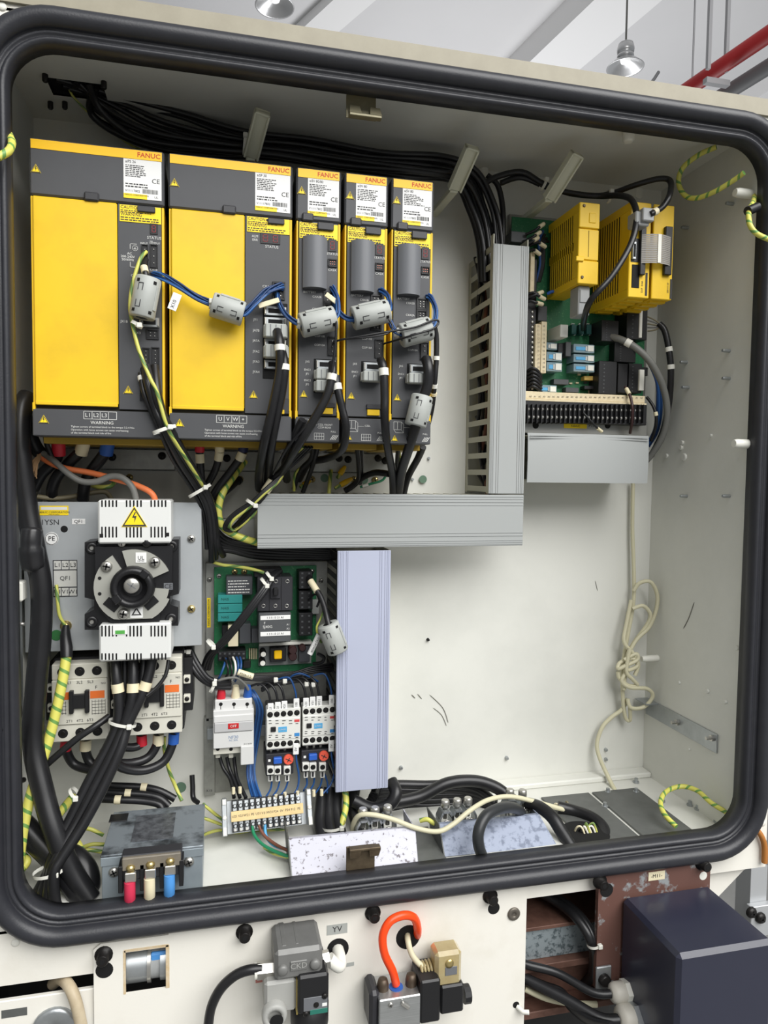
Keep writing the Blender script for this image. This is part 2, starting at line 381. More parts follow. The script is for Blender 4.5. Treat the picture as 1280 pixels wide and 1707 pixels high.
MB().tube([Vector((hk.x, hk.y, -Z0+1)), hk+Vector((0, 0, -120)), hk+Vector((5, 0, -60)), hk+Vector((-10, 0, -20)), hk+Vector((25, 0, 20)), hk+Vector((70, 0, 90))], 14, 6).build('hook_pole', GREYP, None, 'thin grey crane hook pole rising behind the cabinet roof below the lamp', 'hook')
# ================================================================== the cabinet shell
XL, XR, ZB, ZT, YF, YB = -34.0, 918.0, -879.0, 98.0, -62.0, 172.0
CAB = thing('control_cabinet', 'open cream machine control cabinet with thick black rubber door gasket', 'cabinet', (440, 60, -1100))
MB().box(XL, XR, YB, YB+3, ZB, ZT).build('back_wall', INNER, CAB)
MB().box(XL-3, XL, YF, YB+3, ZB, ZT).build('left_wall', INNER, CAB)
MB().box(XR, XR+3, YF, YB+3, ZB, ZT).build('right_wall', INNER, CAB)
hx0, hx1, hy0, hy1 = 5.0, 70.0, 62.0, 104.0
m = MB(); m.box(XL, hx0, YF, YB+3, ZT, ZT+3); m.box(hx1, XR, YF, YB+3, ZT, ZT+3); m.box(hx0, hx1, YF, hy0, ZT, ZT+3); m.box(hx0, hx1, hy1, YB+3, ZT, ZT+3)
m.build('top_wall', INNER, CAB)
m = MB(); m.box(hx0-2, hx1+2, hy0-2, hy1+2, ZT+6.5, ZT+8.5); m.box(hx0-2, hx0, hy0-2, hy1+2, ZT+.5, ZT+6.5); m.box(hx1, hx1+2, hy0-2, hy1+2, ZT+.5, ZT+6.5); m.box(hx0, hx1, hy0-2, hy0, ZT+.5, ZT+6.5); m.box(hx0, hx1, hy1, hy1+2, ZT+.5, ZT+6.5)
m.build('cable_port', DARK, CAB)
MB().box(XL, XR, YF, YB+3, ZB-3, ZB).build('bottom_wall', INNER, CAB)
# opening outline (rounded rectangle) and the front frame around it
def rrect(x0, x1, z0, z1, r, n=8):
    o = []
    for cx, cz, a0 in ((x1-r, z1-r, 0), (x0+r, z1-r, 90), (x0+r, z0+r, 180), (x1-r, z0+r, 270)):
        for i in range(n+1):
            a = math.radians(a0+90*i/n); o.append((cx+r*math.cos(a), cz+r*math.sin(a), math.cos(a), math.sin(a)))
    return o
OX0, OX1, OZ0, OZ1 = -4.0, 914.0, -862.0, 67.0
path = rrect(OX0, OX1, OZ0, OZ1, 48, 10)
FX0, FX1, FZ0, FZ1 = -82.0, 962.0, -922.0, 105.0
inn = [(x, z) for x, z, _, _ in path]; out = []
for x, z, nx, nz in path:                                       # push each point outwards on to the outer rectangle
    out.append((FX1 if nx > .3 else FX0 if nx < -.3 else x, FZ1 if nz > .3 else FZ0 if nz < -.3 else z))
N = len(inn); vs = []; fs = []
for (a, b), (c, d) in zip(inn, out): vs += [(a, YF, b), (c, YF, d), (a, YF+12, b), (c, YF+12, d)]
for i in range(N):
    j = (i+1) % N
    fs += [(4*i, 4*i+1, 4*j+1, 4*j), (4*i+2, 4*j+2, 4*j+3, 4*i+3), (4*i, 4*j, 4*j+2, 4*i+2), (4*i+1, 4*i+3, 4*j+3, 4*j+1)]
MB().add(vs, [f[::-1] for f in fs]).build('front_frame', CREAM, CAB)
# gasket: a ribbed lip and a round bulb swept round the opening
prof = [(0, -50), (-1.5, -64), (0.5, -71), (3, -73.5), (6, -73), (7.3, -70.5), (8.6, -73), (11, -74), (12.6, -71)]
for i in range(11):
    a = math.radians(170-i*17); prof.append((23.2+10.8*math.cos(a), -73-11.5*math.sin(a)))
prof += [(34, -62.2), (20, -62.2)]
vs = []; fs = []; n = len(prof)
for k, (x, z, nx, nz) in enumerate(path):
    wob = 0.8*math.sin(x*.021+z*.013)
    for o_, y in prof: vs.append((x+nx*(o_+(wob if o_ > 12 else 0)), y, z+nz*(o_+(wob if o_ > 12 else 0))))
for k in range(N):
    k2 = (k+1) % N
    for i in range(n): j = (i+1) % n; fs.append((k*n+i, k*n+j, k2*n+j, k2*n+i))
# subdivide the long straight runs so that the bulb can sag a little
MB().add(vs, fs, True).build('door_gasket', RUBBER, CAB, label='thick black rubber door gasket')
# outer body
MB().prism([(FX0-10, FZ1), (FX1+4, FZ1), (FX1+4, FZ1+21), (FX0-10, FZ1+21)], YF-4, YF+14).build('roof_lip', ROOF, CAB)
MB().box(FX0-8, FX1+2, YF+14, YB+40, FZ1+2, FZ1+18).build('roof_panel', ROOF, CAB)
MB().box(FX1-3, FX1, YF+12, YB+40, FZ0, FZ1).build('side_panel', CREAM, CAB)
MB().box(FX0, FX0+3, YF+12, YB+40, FZ0, FZ1).build('side_panel', CREAM, CAB)
MB().box(FX0, FX1, YB+37, YB+40, FZ0, FZ1).build('rear_panel', CREAM, CAB)
for px, py in ((4, 11), (1258, 198), (1270, 212), (26, 1571), (1271, 1372), (1250, 1396), (576, 95), (641, 105), (1000, 166)):
    screw(CAB, px, py, YF, 4.5, WHITE, 'rivet', 2, False)
# studs, inserts and stand-offs on the walls
def wall_stud(px, py, r, L, m, X=XR, nm='stud'):
    q = PX(px, py, X); MB().lathe(q, (-1, 0, 0), [(r, 0), (r, L*.8), (r*.8, L)], 10).build(nm, m, CAB)
for px, py in ((1147, 380), (1222, 340), (1216, 585), (1216, 631), (1145, 604), (1148, 646), (1145, 827), (1216, 827)): wall_stud(px, py, 2.6, 12, STEEL)
for px, py, r in ((1186, 726, 2.5), (1230, 1080, 3.5), (1133, 1138, 2.5), (1180, 1152, 3.5), (1210, 1170, 3), (1150, 1249, 2), (1138, 738, 3.5), (1136, 746, 4), (1141, 762, 6), (1112, 760, 3.5)): wall_stud(px, py, r, 3, INNER, nm='insert')
for px, py in ((1252, 324), (1250, 740)): wall_stud(px, py, 6.5, 26, WHITE, nm='stand_off')
wall_stud(1096, 1097, 5.5, 30, WHITE, nm='stand_off')
def ceil_stud(px, py, r, L, m, nm='stud'):
    q = PZ(px, py, ZT); MB().lathe(q, (0, 0, -1), [(r, 0), (r, L*.85), (r*.7, L)], 10).build(nm, m, CAB)
for px, py in ((75, 124), (173, 136), (84, 170), (108, 170), (106, 212)): ceil_stud(px, py, 3.4, 9, DBOLT)
for px, py in ((1048, 217), (1063, 316), (805, 282)): ceil_stud(px, py, 8, 16, WHITE, 'stand_off')
for px, py, r in ((713, 1066, 2.6), (714, 764, 2.5), (687, 799, 2.5), (668, 1279, 3.2), (844, 1263, 3.4), (1009, 1249, 3), (1009, 1265, 3), (763, 1378, 2)):
    x, z = W(px, py, YB); MB().lathe((x, YB, z), (0, -1, 0), [(r, 0), (r*.7, 5)], 8).build('stud', STEEL if px != 713 else DARK, CAB)
# dirt scratches on the painted walls (thin relief marks)
SCR = mat('scuff_mark', (120, 118, 110), 0.6)
def scratch(pts, wd, X=None):
    q = [PX(a, b, XR-.4) if X else P(a, b, YB-.4) for a, b in pts]; q = spline(q, 5); MB().tube(q, [wd*.3]+[wd]*(len(q)-2)+[wd*.3], 5).build('scratch', SCR, CAB)
scratch([(716, 1158), (738, 1180), (747, 1205)], .7); scratch([(722, 1180), (736, 1192), (744, 1210)], .6); scratch([(686, 1158), (692, 1164)], .8); scratch([(696, 1157), (703, 1165)], .7)
scratch([(1139, 1048), (1148, 1030), (1157, 1004)], .8, 1); scratch([(992, 968), (996, 985)], .6)
# floor ledge at the foot of the back wall, floor plates on the right
MB().box(470, XR, YB-26, YB, ZB, ZB+9, 2).build('floor_ledge', INNER, CAB)
GLANDP = mat('dark_gland_plate', (104, 106, 104), 0.5, 0.3, 0.5, 40, (80, 82, 80))
m = MB(); m.box(700, 782, -58, 112, ZB, ZB+3, .5); m.build('gland_plate', GLANDP, CAB)
m = MB(); m.box(788, 868, -58, 112, ZB, ZB+3, .5); m.build('gland_plate', GLANDP, CAB)
for px, py in ((1013, 1322), (1060, 1322), (1103, 1337), (1150, 1343), (1163, 1350), (1178, 1356), (1195, 1371), (1008, 1346), (1060, 1305), (1010, 1302)):
    q = PZ(px, py, ZB); MB().lathe(q, (0, 0, 1), [(5, 0), (5, 3), (3, 3.2), (3, 8)], 8, False).build('floor_bolt', STEEL if px not in (1010,) else WHITE, CAB)
# steel strip with two screws on the right wall
a = PX(1078, 1182, XR); b = PX(1197, 1233, XR)
STR = thing('steel_strip', 'thin bright steel strip bolted low on the side wall', 'bracket', (XR-2, (a.y+b.y)/2, b.z))
MB().box(XR-2.5, XR-.2, b.y, a.y, (a.z+b.z)/2-14, (a.z+b.z)/2+14, .3).build('strip', STEEL, STR)
MB().box(XR-24, XR-2.5, a.y-34, a.y, (a.z+b.z)/2+12, (a.z+b.z)/2+14, .3).build('bent_tab', STEEL, STR)
for px, py in ((1130, 1204), (1188, 1230)):
    q = PX(px, py, XR-2.5); MB().lathe(q, (-1, 0, 0), [(5, 0), (5, 4), (2.6, 4.2), (2.6, 12)], 6, False).build('nut', BOLT, STR)
# left wall details
q0 = PX(14, 800, XL)
LW = thing('hinge_plate', 'grey steel side plate with screws on the inside of the left wall', 'bracket', (XL+4, 40, -760))
MB().box(XL+.2, XL+3.5, -20, 66, -700, -395, .6).build('plate', PLATE, LW)
for z in (-405, -560, -690): MB().lathe((XL+3.5, 40, z), (1, 0, 0), [(4.5, 0), (4.5, 3), (2.2, 3.2), (2.2, 9)], 8).build('screw', BOLT, LW)
MB().box(XL+3.5, XL+15, 22, 44, -530, -506, 2).build('plastic_clip', WHITE, LW)
# latch catches on the opening, cable clamp bars on the ceiling
CATCH = mat('olive_zinc', (138, 132, 108), 0.4, 0.4, 0.5, 60, (104, 98, 76))
def catch(px, py, Y, w, h, up, label):
    x, z = W(px, py, Y); t = thing('latch_catch', label, 'latch', (x, Y, z))
    s = 1 if up else -1
    MB().box(x-w/2, x+w/2, Y, Y+2, z-h/2, z+h/2, .4).build('tab', CATCH if not up else MATS['rusty_catch'], t)
    mm = CATCH if not up else MATS['rusty_catch']; zz = z+s*h/2; zb_ = zz-s*3
    MB().box(x-w*.42, x+w*.66, Y-8, Y+1, min(zz, zb_), max(zz, zb_), .5).build('shelf', mm, t)
    for sx in (-.22, .46): MB().add([(x+w*sx-w*.2, Y-8, zb_), (x+w*sx+w*.2, Y-8, zb_), (x+w*sx+w*.14, Y-6, zb_-s*9), (x+w*sx-w*.18, Y-6, zb_-s*9), (x+w*sx-w*.2, Y-6, zb_), (x+w*sx+w*.2, Y-6, zb_), (x+w*sx+w*.14, Y-4, zb_-s*9), (x+w*sx-w*.18, Y-4, zb_-s*9)], [(0, 1, 2, 3), (7, 6, 5, 4), (0, 3, 7, 4), (1, 5, 6, 2), (2, 6, 7, 3), (0, 4, 5, 1)]).build('hook_tooth', mm, t)
    return t
mat('rusty_catch', (104, 92, 74), 0.5, 0.6, 0.6, 80, (70, 58, 46))
catch(602, 174, -38, 36, 34, False, 'olive zinc latch catch hanging from the top of the opening')
catch(601, 1432, -52, 36, 34, True, 'rusty steel latch catch standing on the bottom of the opening')
CLAMP = mat('clamp_bar_white', (206, 206, 186), 0.45)
for (p0, y0), (p1, y1), lab in (((438, 186), (418, 262), 'cream plastic cable bar above the second amplifier'), ((788, 245), (757, 316), 'cream plastic cable bar where the cable bundle turns down'), ((963, 256), (915, 332), 'cream plastic cable bar above the yellow module')):
    # a bar fixed to the back wall and leaning up towards the opening
    A = P(p0, y0, 30); B = P(p1, y1, 76); d = (A-B).normalized()
    t = thing('cable_bar', lab, 'cable holder', B, 'cream cable bars under the cabinet roof')
    up = Vector((1, 0, 0)); up = (up-d*up.dot(d)).normalized(); s = d.cross(up)
    L = (A-B).length; M = Matrix(((up.x, s.x, d.x, B.x), (up.y, s.y, d.y, B.y), (up.z, s.z, d.z, B.z), (0, 0, 0, 1)))
    m = MB(M); m.box(-8.5, 8.5, -2, 2, 0, L, .6); m.build('web', CLAMP, t)
    for sx in (-1, 1): m = MB(M); m.box(sx*8.5-1.3, sx*8.5+1.3, -6, 6, 0, L, .4); m.build('flange', CLAMP, t)
    m = MB(M); m.box(-9.8, 9.8, -6, 6, L-2.5, L, .4); m.build('end_cap', CLAMP, t)
    m = MB(); m.box(B.x-6, B.x+6, B.y, YB, B.z-4, B.z+4, 1); m.build('foot', CLAMP, t)
# ================================================================== servo amplifiers
def spec_label(t, x0, x1, z0, z1, model, Y=-.2):
    o = MB().box(x0, x1, Y-.4, Y+.2, z0, z1).build('specification_label', PAPER, t)
    w_ = x1-x0; h = z1-z0; y = Y-.6
    MB().box(x0, x0+w_*.62, Y-.6, Y-.35, z0, z0+h*.12).build('yellow_strip', YSTK, o)
    m = MB(); m.text(model, x0+w_*.05, z1-h*.07, y, h*.10, 'LEFT', 0, .9); m.text('CE', x1-w_*.15, z0+h*.48, y, h*.17)
    m.text('V11117802', x0+w_*.04, z0+h*.19, y, h*.08, 'LEFT'); m.text('FANUC CORPORATION', x0+w_*.03, z0+h*.085, y-.2, h*.055, 'LEFT')
    m.text('UL', x1-w_*.14, z0+h*.07, y, h*.08)
    dashes(m, x0+w_*.05, x1-w_*.25, z0+h*.54, z1-h*.14, y, 7, .6); dashes(m, x0+w_*.05, x1-w_*.3, z0+h*.27, z0+h*.40, y, 2, .8)
    x = x0+w_*.5
    while x < x1-w_*.1:
        l = random.uniform(.3, .8); m.add([(x, y, z0+h*.15), (x+l, y, z0+h*.15), (x+l, y, z0+h*.26), (x, y, z0+h*.26)], [(0, 1, 2, 3)]); x += l+random.uniform(.3, .7)
    m.build('print', INK, o)
def caution_sticker(t, x0, x1, z0, z1):
    o = MB().box(x0, x1, -.7, .2, z0, z1).build('caution_sticker', YSTK, t); h = z1-z0; w_ = min(x1-x0, 52); m = MB(); y = -.95
    m.text('CAUTION', x0+1, z1-h*.14, y, h*.27, 'LEFT', 0, .95); m.text('WARNING', x0+1, z1-h*.56, y, h*.27, 'LEFT', 0, .95)
    m.lathe((x0+w_*.47, y, z1-h*.14), (0, -1, 0), [(1.4, 0), (1.2, .1)], 8)
    dashes(m, x0+1, x0+w_*.8, z0+h*.52, z0+h*.72, y, 2, .8); dashes(m, x0+1, x1-2, z0+h*.04, z0+h*.32, y, 2, .9)
    m.build('print', INK, o)
def seg7(t, px0, py0, px1, py1, digits, Y=0):
    x0, x1, z0, z1 = Rc(px0, py0, px1, py1, Y); o = MB().box(x0, x1, Y-1, Y+1, z0, z1, .3).build('status_display', BLK, t)
    m = MB(); w_ = (x1-x0)/digits
    for k in range(digits):
        a = x0+w_*(k+.28); b = x0+w_*(k+.72); c = z0+(z1-z0)*.2; d = z1-(z1-z0)*.2; e = (c+d)/2; s = .55
        for p, q in (((a, c), (b, c)), ((a, d), (b, d)), ((a, e), (b, e)), ((a, c), (a, e)), ((b, e), (b, d)), ((a, e), (a, d)), ((b, c), (b, e))):
            m.box(min(p[0], q[0])-s/2, max(p[0], q[0])+s/2, Y-1.3, Y-.9, min(p[1], q[1])-s/2, max(p[1], q[1])+s/2)
    m.build('segments', REDL, o)
def jack(t, a, b, c, d, Y=0, pins=4, col=None, cols=1, nm='connector', proud=2.0):
    """black rectangular header: raised rim, recess and pins"""
    x0, x1, z0, z1 = Rc(a, b, c, d, Y); e = min(x1-x0, z1-z0)*.14; m = MB()
    m.box(x0, x1, Y-proud, Y+1, z1-e, z1, .2); m.box(x0, x1, Y-proud, Y+1, z0, z0+e, .2); m.box(x0, x0+e, Y-proud, Y+1, z0+e, z1-e, .2); m.box(x1-e, x1, Y-proud, Y+1, z0+e, z1-e, .2)
    m.box(x0+e, x1-e, Y-.3, Y+1, z0+e, z1-e); o = m.build(nm, BLK, t); p = MB()
    for k in range(pins):
        for j in range(cols):
            z = z0+e*1.4+(z1-z0-2.8*e)*(k+.5)/pins; x = x0+e*1.4+(x1-x0-2.8*e)*(j+.5)/cols
            p.box(x-.45, x+.45, Y-proud*.8, Y, z-.45, z+.45)
    p.build('pins', col or BOLT, o); return o
def dsub(t, a, b, c, d, Y=0, plug=False):
    """metal shelled ribbon connector with latch ears"""
    x0, x1, z0, z1 = Rc(a, b, c, d, Y); o = MB().box(x0, x1, Y-4, Y+1, z0, z1, .5).build('ribbon_connector', STEEL, t)
    w_ = x1-x0; h = z1-z0
    MB().box(x0+w_*.18, x1-w_*.18, Y-4.4, Y-3.5, z0+h*.25, z1-h*.25, .2).build('socket', DARK, o)
    for s in (x0+w_*.06, x1-w_*.06): MB().box(s-w_*.04, s+w_*.04, Y-6.5, Y-3.8, z0+h*.1, z1-h*.1, .3).build('latch_ear', BOLT, o)
    return o
def plug_hood(t, a, b, c, d, Y=-4, dep=15):
    x0, x1, z0, z1 = Rc(a, b, c, d, Y-dep); m = MB(); m.box(x0, x1, Y-dep, Y, z0, z1, 1.2); m.box(x0-1.5, x0+4, Y-dep*.6, Y, z0+1, z1-1, .6); m.box(x1-4, x1+1.5, Y-dep*.6, Y, z0+1, z1-1, .6)
    o = m.build('plug_hood', FERR, t); m = MB()
    for k in range(3):
        x = x0+(x1-x0)*(.25+.25*k); m.box(x-.4, x+.4, Y-dep-.5, Y-dep+1, z0+1.2, z1-1.2)
    m.build('ribs', BATT, o); return o
def amp(i, X0, wd, label, model):
    X1 = X0+wd; t = thing('servo_amplifier', label, 'servo drive', (X0+wd/2, 80, -334), 'row of yellow and grey servo drives')
    BODY = MATS['amp_side']
    MB().box(X0+1, X1-1, 6, 160, -330, -1, 1).build('chassis', BODY, t)
    MB().box(X0, X1, 0, 30, -63, 0, 2).build('top_cover', DGREY, t)
    MB().box(X0+2, X1-2.5, -.5, 1, -12, -1.8).build('brand_band', YBAND, t)
    m = MB(); m.text('FANUC', X1-3.5-13.5, -7.0, -.75, 7.4, 'CENTER', 0, 1.05, .012); m.build('brand_lettering', REDINK, t)
    MB().box(X0+.6, X0+2.8, 1.5, 60, -303, -64, .4).build('yellow_rim', YMOD, t)
    MB().box(X1-3.2, X1-.4, 1.5, 60, -303, -64, .4).build('yellow_rim', YMOD, t)
    MB().box(X0, X1, -1, 40, -334, -303, 1).build('terminal_cover', DGREY, t)
    MB().box(X0+2, X1-2, 42, 150, -341, -331, .5).build('terminal_base', MATS['base_ochre'], t)
    for xx in (X0+1.5, X1-1.5): MB().box(xx-1.6, xx+1.6, -.6, 3, -306, -296, .4).build('hinge_clip', YMOD, t)
    return t
mat('amp_side', (58, 52, 34), 0.6); mat('base_ochre', (172, 140, 44), 0.55); mat('latch_dark', (52, 52, 55), 0.45)
LT = MATS['latch_dark']
Ws = {}
# ---- two wide units
def wide(i, X0, label, model, door_r, box_letters):
    t = amp(i, X0, 145.5, label, model); X1 = X0+145.5
    spec_label(t, X1-45, X1-3, -57, -12.5, model)
    dx = X0+door_r
    m = MB(); m.box(X0+3, dx, -.8, 5, -296, -64, 1.2); m.build('door', YEL, t)
    MB().box(X0+3.5, dx-.5, -1.6, 2, -298.5, -294, .6).build('door_lip', YEL, t)
    MB().box(dx+.6, X1-3.4, 0, 8, -301, -64, .6).build('front_cover', DGREY, t)
    MB().box(X0+(66 if i == 0 else 70)-8, X0+(66 if i == 0 else 70)+8, -4, 2, -65, -55, 1.5).build('door_latch', LT, t)
    caution_sticker(t, dx+3, X1-3.6, -84 if i == 0 else -83, -65)
    MB().box(X1-30, X1-10, -3.5, 1, -72, -65.5, .8).build('cover_latch', LT, t)
    x, z = W(57+5, 282, 0)
    px = PR((X0+7, 0, -34)); triangle_sign(t, px[0], px[1], 0, 11)
    px = PR((dx+11, 0, -278)); triangle_sign(t, px[0], px[1], 0, 11)
    px = PR((X0+12, -1, -315)); triangle_sign(t, px[0], px[1], -1, 11)
    cx = X0+73; z0, z1 = -312, -305.5; wbox = 32
    fr = MB(); c0 = cx-wbox/2-2
    for k in range(5): fr.box(c0+k*9-.25, c0+k*9+.25, -1.4, -1, z0-1.5, z1+1.2)
    fr.box(c0, c0+36, -1.4, -1, z1+.8, z1+1.3); fr.box(c0, c0+36, -1.4, -1, z0-1.6, z0-1.1)
    for k, s in enumerate(box_letters): fr.text(s, c0+4.5+9*k, (z0+z1)/2-.2, -1.5, 6.4)
    fr.text('WARNING', cx+2, -317.5, -1.5, 5.2)
    for k, s in enumerate(('Tighten screws of terminal block to the torque 3.2-4 Nm', 'Operation with loose screws can cause overheating', 'of the terminal block and risk of fire')):
        fr.text(s, cx-32, -322.5-3.6*k, -1.5, 3.0, 'LEFT')
    fr.build('terminal_print', WINK, t)
    if box_letters[-1] == '':
        pass
    return t, dx
t1, d1 = wide(0, 0.0, 'widest drive with L1 L2 L3 terminals beside the cabinet side wall', 'aiPS 26', 93, ('L1', 'L2', 'L3', ''))
seg7(t1, 250, 373, 263, 391, 1)
jack(t1, 236, 408, 247, 448, pins=3); jack(t1, 250, 408, 263, 447, pins=3)
jack(t1, 249, 455, 262, 468, pins=2); dsub(t1, 233, 530, 266, 546); jack(t1, 244, 549, 265, 566, pins=2, cols=2)
jack(t1, 237, 580, 250, 618, pins=5, cols=1); jack(t1, 252, 579, 266, 617, pins=5, cols=1); jack(t1, 233, 650, 246, 668, pins=2)
lettering(t1, WINK, [('STATUS', 257, 397, 0, 4.6), ('AC', 216, 423, 0, 4), ('200-240V', 213, 428, 0, 4), ('50/60Hz', 213, 433, 0, 4), ('CXA2A', 228, 460, 0, 4), ('JX1B', 207, 536, 0, 4), ('CX3', 229, 555, 0, 4), ('CX4', 258, 624, 0, 4), ('ESP', 258, 629, 0, 4), ('1A', 252, 403, 0, 3.4), ('OUTPUT', 258, 406, 0, 3), ('INPUT', 240, 406, 0, 3), ('CX1B', 256, 450, 0, 3.4)])
m = MB(); x, z = W(225, 414, 0)
m.box(x-5.5, x-5, -.4, 0, z-1, z+5); m.box(x-5.5, x+2, -.4, 0, z+4.5, z+5); m.box(x-5.5, x-5, -.4, 0, z-22, z-16); m.box(x-5.5, x+1, -.4, 0, z-22, z-21.5)
m.tube([(x+3.0*math.cos(a*.523), -.3, z+3.0*math.sin(a*.523)) for a in range(12)], .28, 4, True); m.box(x-.25, x+.25, -.4, 0, z-1.5, z+2); m.box(x-1.5, x+1.5, -.4, 0, z-.9, z-.4); m.build('earth_symbol', WINK, t1)
t2, d2_ = wide(1, 150.0, 'wide drive with U V W terminals in the middle of the row', 'aiSP 30', 88, ('U', 'V', 'W', '+'))
seg7(t2, 434, 389, 467, 407, 2)
lettering(t2, WINK, [('STATUS', 453, 412, 0, 4.6), ('ALM', 425, 394, 0, 4), ('ERR', 425, 400, 0, 4), ('CXA2B', 446, 478, 0, 4), ('JY1', 426, 533, 0, 4), ('JA7B', 427, 551, 0, 4), ('JA7A', 427, 568, 0, 4), ('JYA2', 427, 586, 0, 4), ('JYA3', 427, 603, 0, 4), ('JYA4', 427, 620, 0, 4)])
jack(t2, 454, 470, 475, 500, pins=4, cols=2)
bx(t2, 'connector_recess', DARK, 438, 505, 479, 632, -.6, 2, .5)
for y0 in (512, 530, 566, 601): dsub(t2, 440, y0, 477, y0+15, -.6)
plug_hood(t2, 442, 539, 478, 562); plug_hood(t2, 442, 574, 480, 596)
bx(t2, 'side_latch', LT, 455, 664, 482, 690, -2.5, 1, .8)
bx(t2, 'latch_tab', YMOD, 455, 683, 474, 690, -3, 1, .5)
# ---- three narrow units
def narrow(i, X0, label, model, two):
    t = amp(i, X0, 55.5, label, model); X1 = X0+55.5
    spec_label(t, X0+14, X1-3, -57, -12.5, model)
    px = PR((X0+6.5, 0, -28)); triangle_sign(t, px[0], px[1], 0, 11)
    MB().box(X0+3.4, X1-3.6, 0, 8, -301, -64, .6).build('front_cover', DGREY, t)
    MB().box(X0+7, X0+21, -4, 1, -65, -55, 1.5).build('cover_latch', LT, t)
    MB().box(X0+26, X0+46, -4.5, 1, -74, -65, .8).build('cover_latch', LT, t)
    caution_sticker(t, X0+4, X1-4, -85, -66)
    # curved battery cover
    m = MB(); prof = []; a, b = X0+8, X0+37.5; n = 10
    for k in range(n+1):
        u = k/n; prof.append((a+(b-a)*u, -13*math.sin(math.pi*min(1, .06+u*.88))**.55))
    vs = [(x, y, -84) for x, y in prof]+[(x, y, -146) for x, y in prof]; fs = [(k, n+1+k, n+2+k, k+1) for k in range(n)]
    m.add(vs, fs, True); m.add([(x, y, z) for z in (-84,) for x, y in prof]+[(b, 1, -84), (a, 1, -84)], [tuple(range(n+3))]); m.add([(x, y, -146) for x, y in prof]+[(b, 1, -146), (a, 1, -146)], [tuple(range(n+3))[::-1]])
    m.add([(a, prof[0][1], -84), (a, 1, -84), (a, 1, -146), (a, prof[0][1], -146)], [(0, 1, 2, 3)]); m.add([(b, prof[-1][1], -84), (b, 1, -84), (b, 1, -146), (b, prof[-1][1], -146)], [(3, 2, 1, 0)])
    m.build('battery_cover', BATT, t)
    q = lambda x, z: PR((X0+x, 0, z))
    p0, p1 = q(39.5, -84), q(50, -98); seg7(t, p0[0], p0[1], p1[0], p1[1], 1)
    p0, p1 = q(39.5, -108), q(51, -117); jack(t, p0[0], p0[1], p1[0], p1[1], pins=2, cols=3, col=MATS['pin_salmon'])
    for z in (-148, -163, -178): p0, p1 = q(34, z), q(48.5, z-14); jack(t, p0[0], p0[1], p1[0], p1[1], pins=3, cols=2)
    p0, p1 = q(40, -203), q(51.5, -226); jack(t, p0[0], p0[1], p1[0], p1[1], pins=3, cols=1)
    zz = -273 if two else -256
    MB().box(X0+23, X1-4.2, -.7, 2, zz, -231, .4).build('connector_recess', DARK, t)
    p0, p1 = q(25, -233), q(50, -243); dsub(t, p0[0], p0[1], p1[0], p1[1], -.7)
    plug_hood(t, *q(26, -243), *q(52, -255)); 
    if two: plug_hood(t, *q(26, -257), *q(52, -270))
    MB().box(X0+30, X0+50, -3.5, 1, -291, -285, .6).build('side_latch', LT, t); MB().box(X0+31, X0+47, -2.5, 1, -299, -291.5, .4).build('latch_tab', YMOD, t)
    px = q(10.5, -275); triangle_sign(t, px[0], px[1], 0, 10)
    m = MB()
    for s, x, z, h in (('STATUS', 45, -101.5, 4), ('CX5X', 45, -121, 4), ('BATTERY', 17, -150, 3.8), ('CXA2B', 26, -155, 3.6), ('CXA2A', 26, -170, 3.6), ('COP10B', 30, -203, 3.6), ('COP10A', 30, -214, 3.6), ('JX5', 15, -235, 3.6), ('ENC1', 15, -245, 3.4), ('JF1', 15, -250, 3.4)) + ((('ENC2', 15, -258, 3.4), ('JF2', 15, -263, 3.4)) if two else ()):
        MB().text(s, X0+x, z, -.4, h).build('lettering', WINK, t)
    # drawings on the terminal cover: a small stack of drives and a terminal block
    def ln(x0, z0, x1, z1, wd=.35):
        d = Vector((x1-x0, 0, z1-z0)); n_ = Vector((-d.z, 0, d.x)).normalized()*wd/2; a = Vector((X0+x0, -1.4, z0)); b_ = Vector((X0+x1, -1.4, z1)); m.add([a-n_, b_-n_, b_+n_, a+n_], [(0, 1, 2, 3)])
    for x0, z0, x1, z1 in ((6, -306, 16, -306), (6, -316, 16, -316), (6, -306, 6, -316), (16, -306, 16, -316), (16, -306, 19, -309), (16, -316, 19, -320), (6, -316, 9, -320), (9, -320, 19, -320), (19, -309, 19, -320), (11, -306.5, 11, -315.5), (19, -313, 27, -313)): ln(x0, z0, x1, z1)
    m.build('drive_diagram', WINK, t); m = MB()
    for k in range(5): ln(24+k*3, -323, 24+k*3, -331)
    for k in range(3): ln(24, -323-4*k, 36, -323-4*k)
    m.build('terminal_diagram', WINK, t)
    for st, z in (('CZ2L FRONT', -312.5), ('CZ2M REAR', -316))if two else (('CZ2L', -312.5),): MB().text(st, X0+28, z, -1.4, 3.2, 'LEFT').build('lettering', WINK, t)
    m = MB()
    for k in range(4): ln(44+k*2, -331, 48+k*2, -325, .7)
    m.build('pull_arrows', WINK, t); MB().text('PULL', X0+48, -321, -1.4, 3).build('lettering', WINK, t)
    if i > 2: px = PR((X0+7.5, -1, -327)); triangle_sign(t, px[0], px[1], -1, 9)
    return t
mat('pin_salmon', (214, 140, 120), 0.5)
t3 = narrow(2, 300.0, 'narrow drive next to the wide U V W drive', 'aiSV 80/80', True)
t4 = narrow(3, 360.0, 'narrow drive in the middle of the three narrow ones', 'aiSV 80', False)
t5 = narrow(4, 420.0, 'narrow drive at the end of the row, nearest the slotted duct', 'aiSV 80', False)
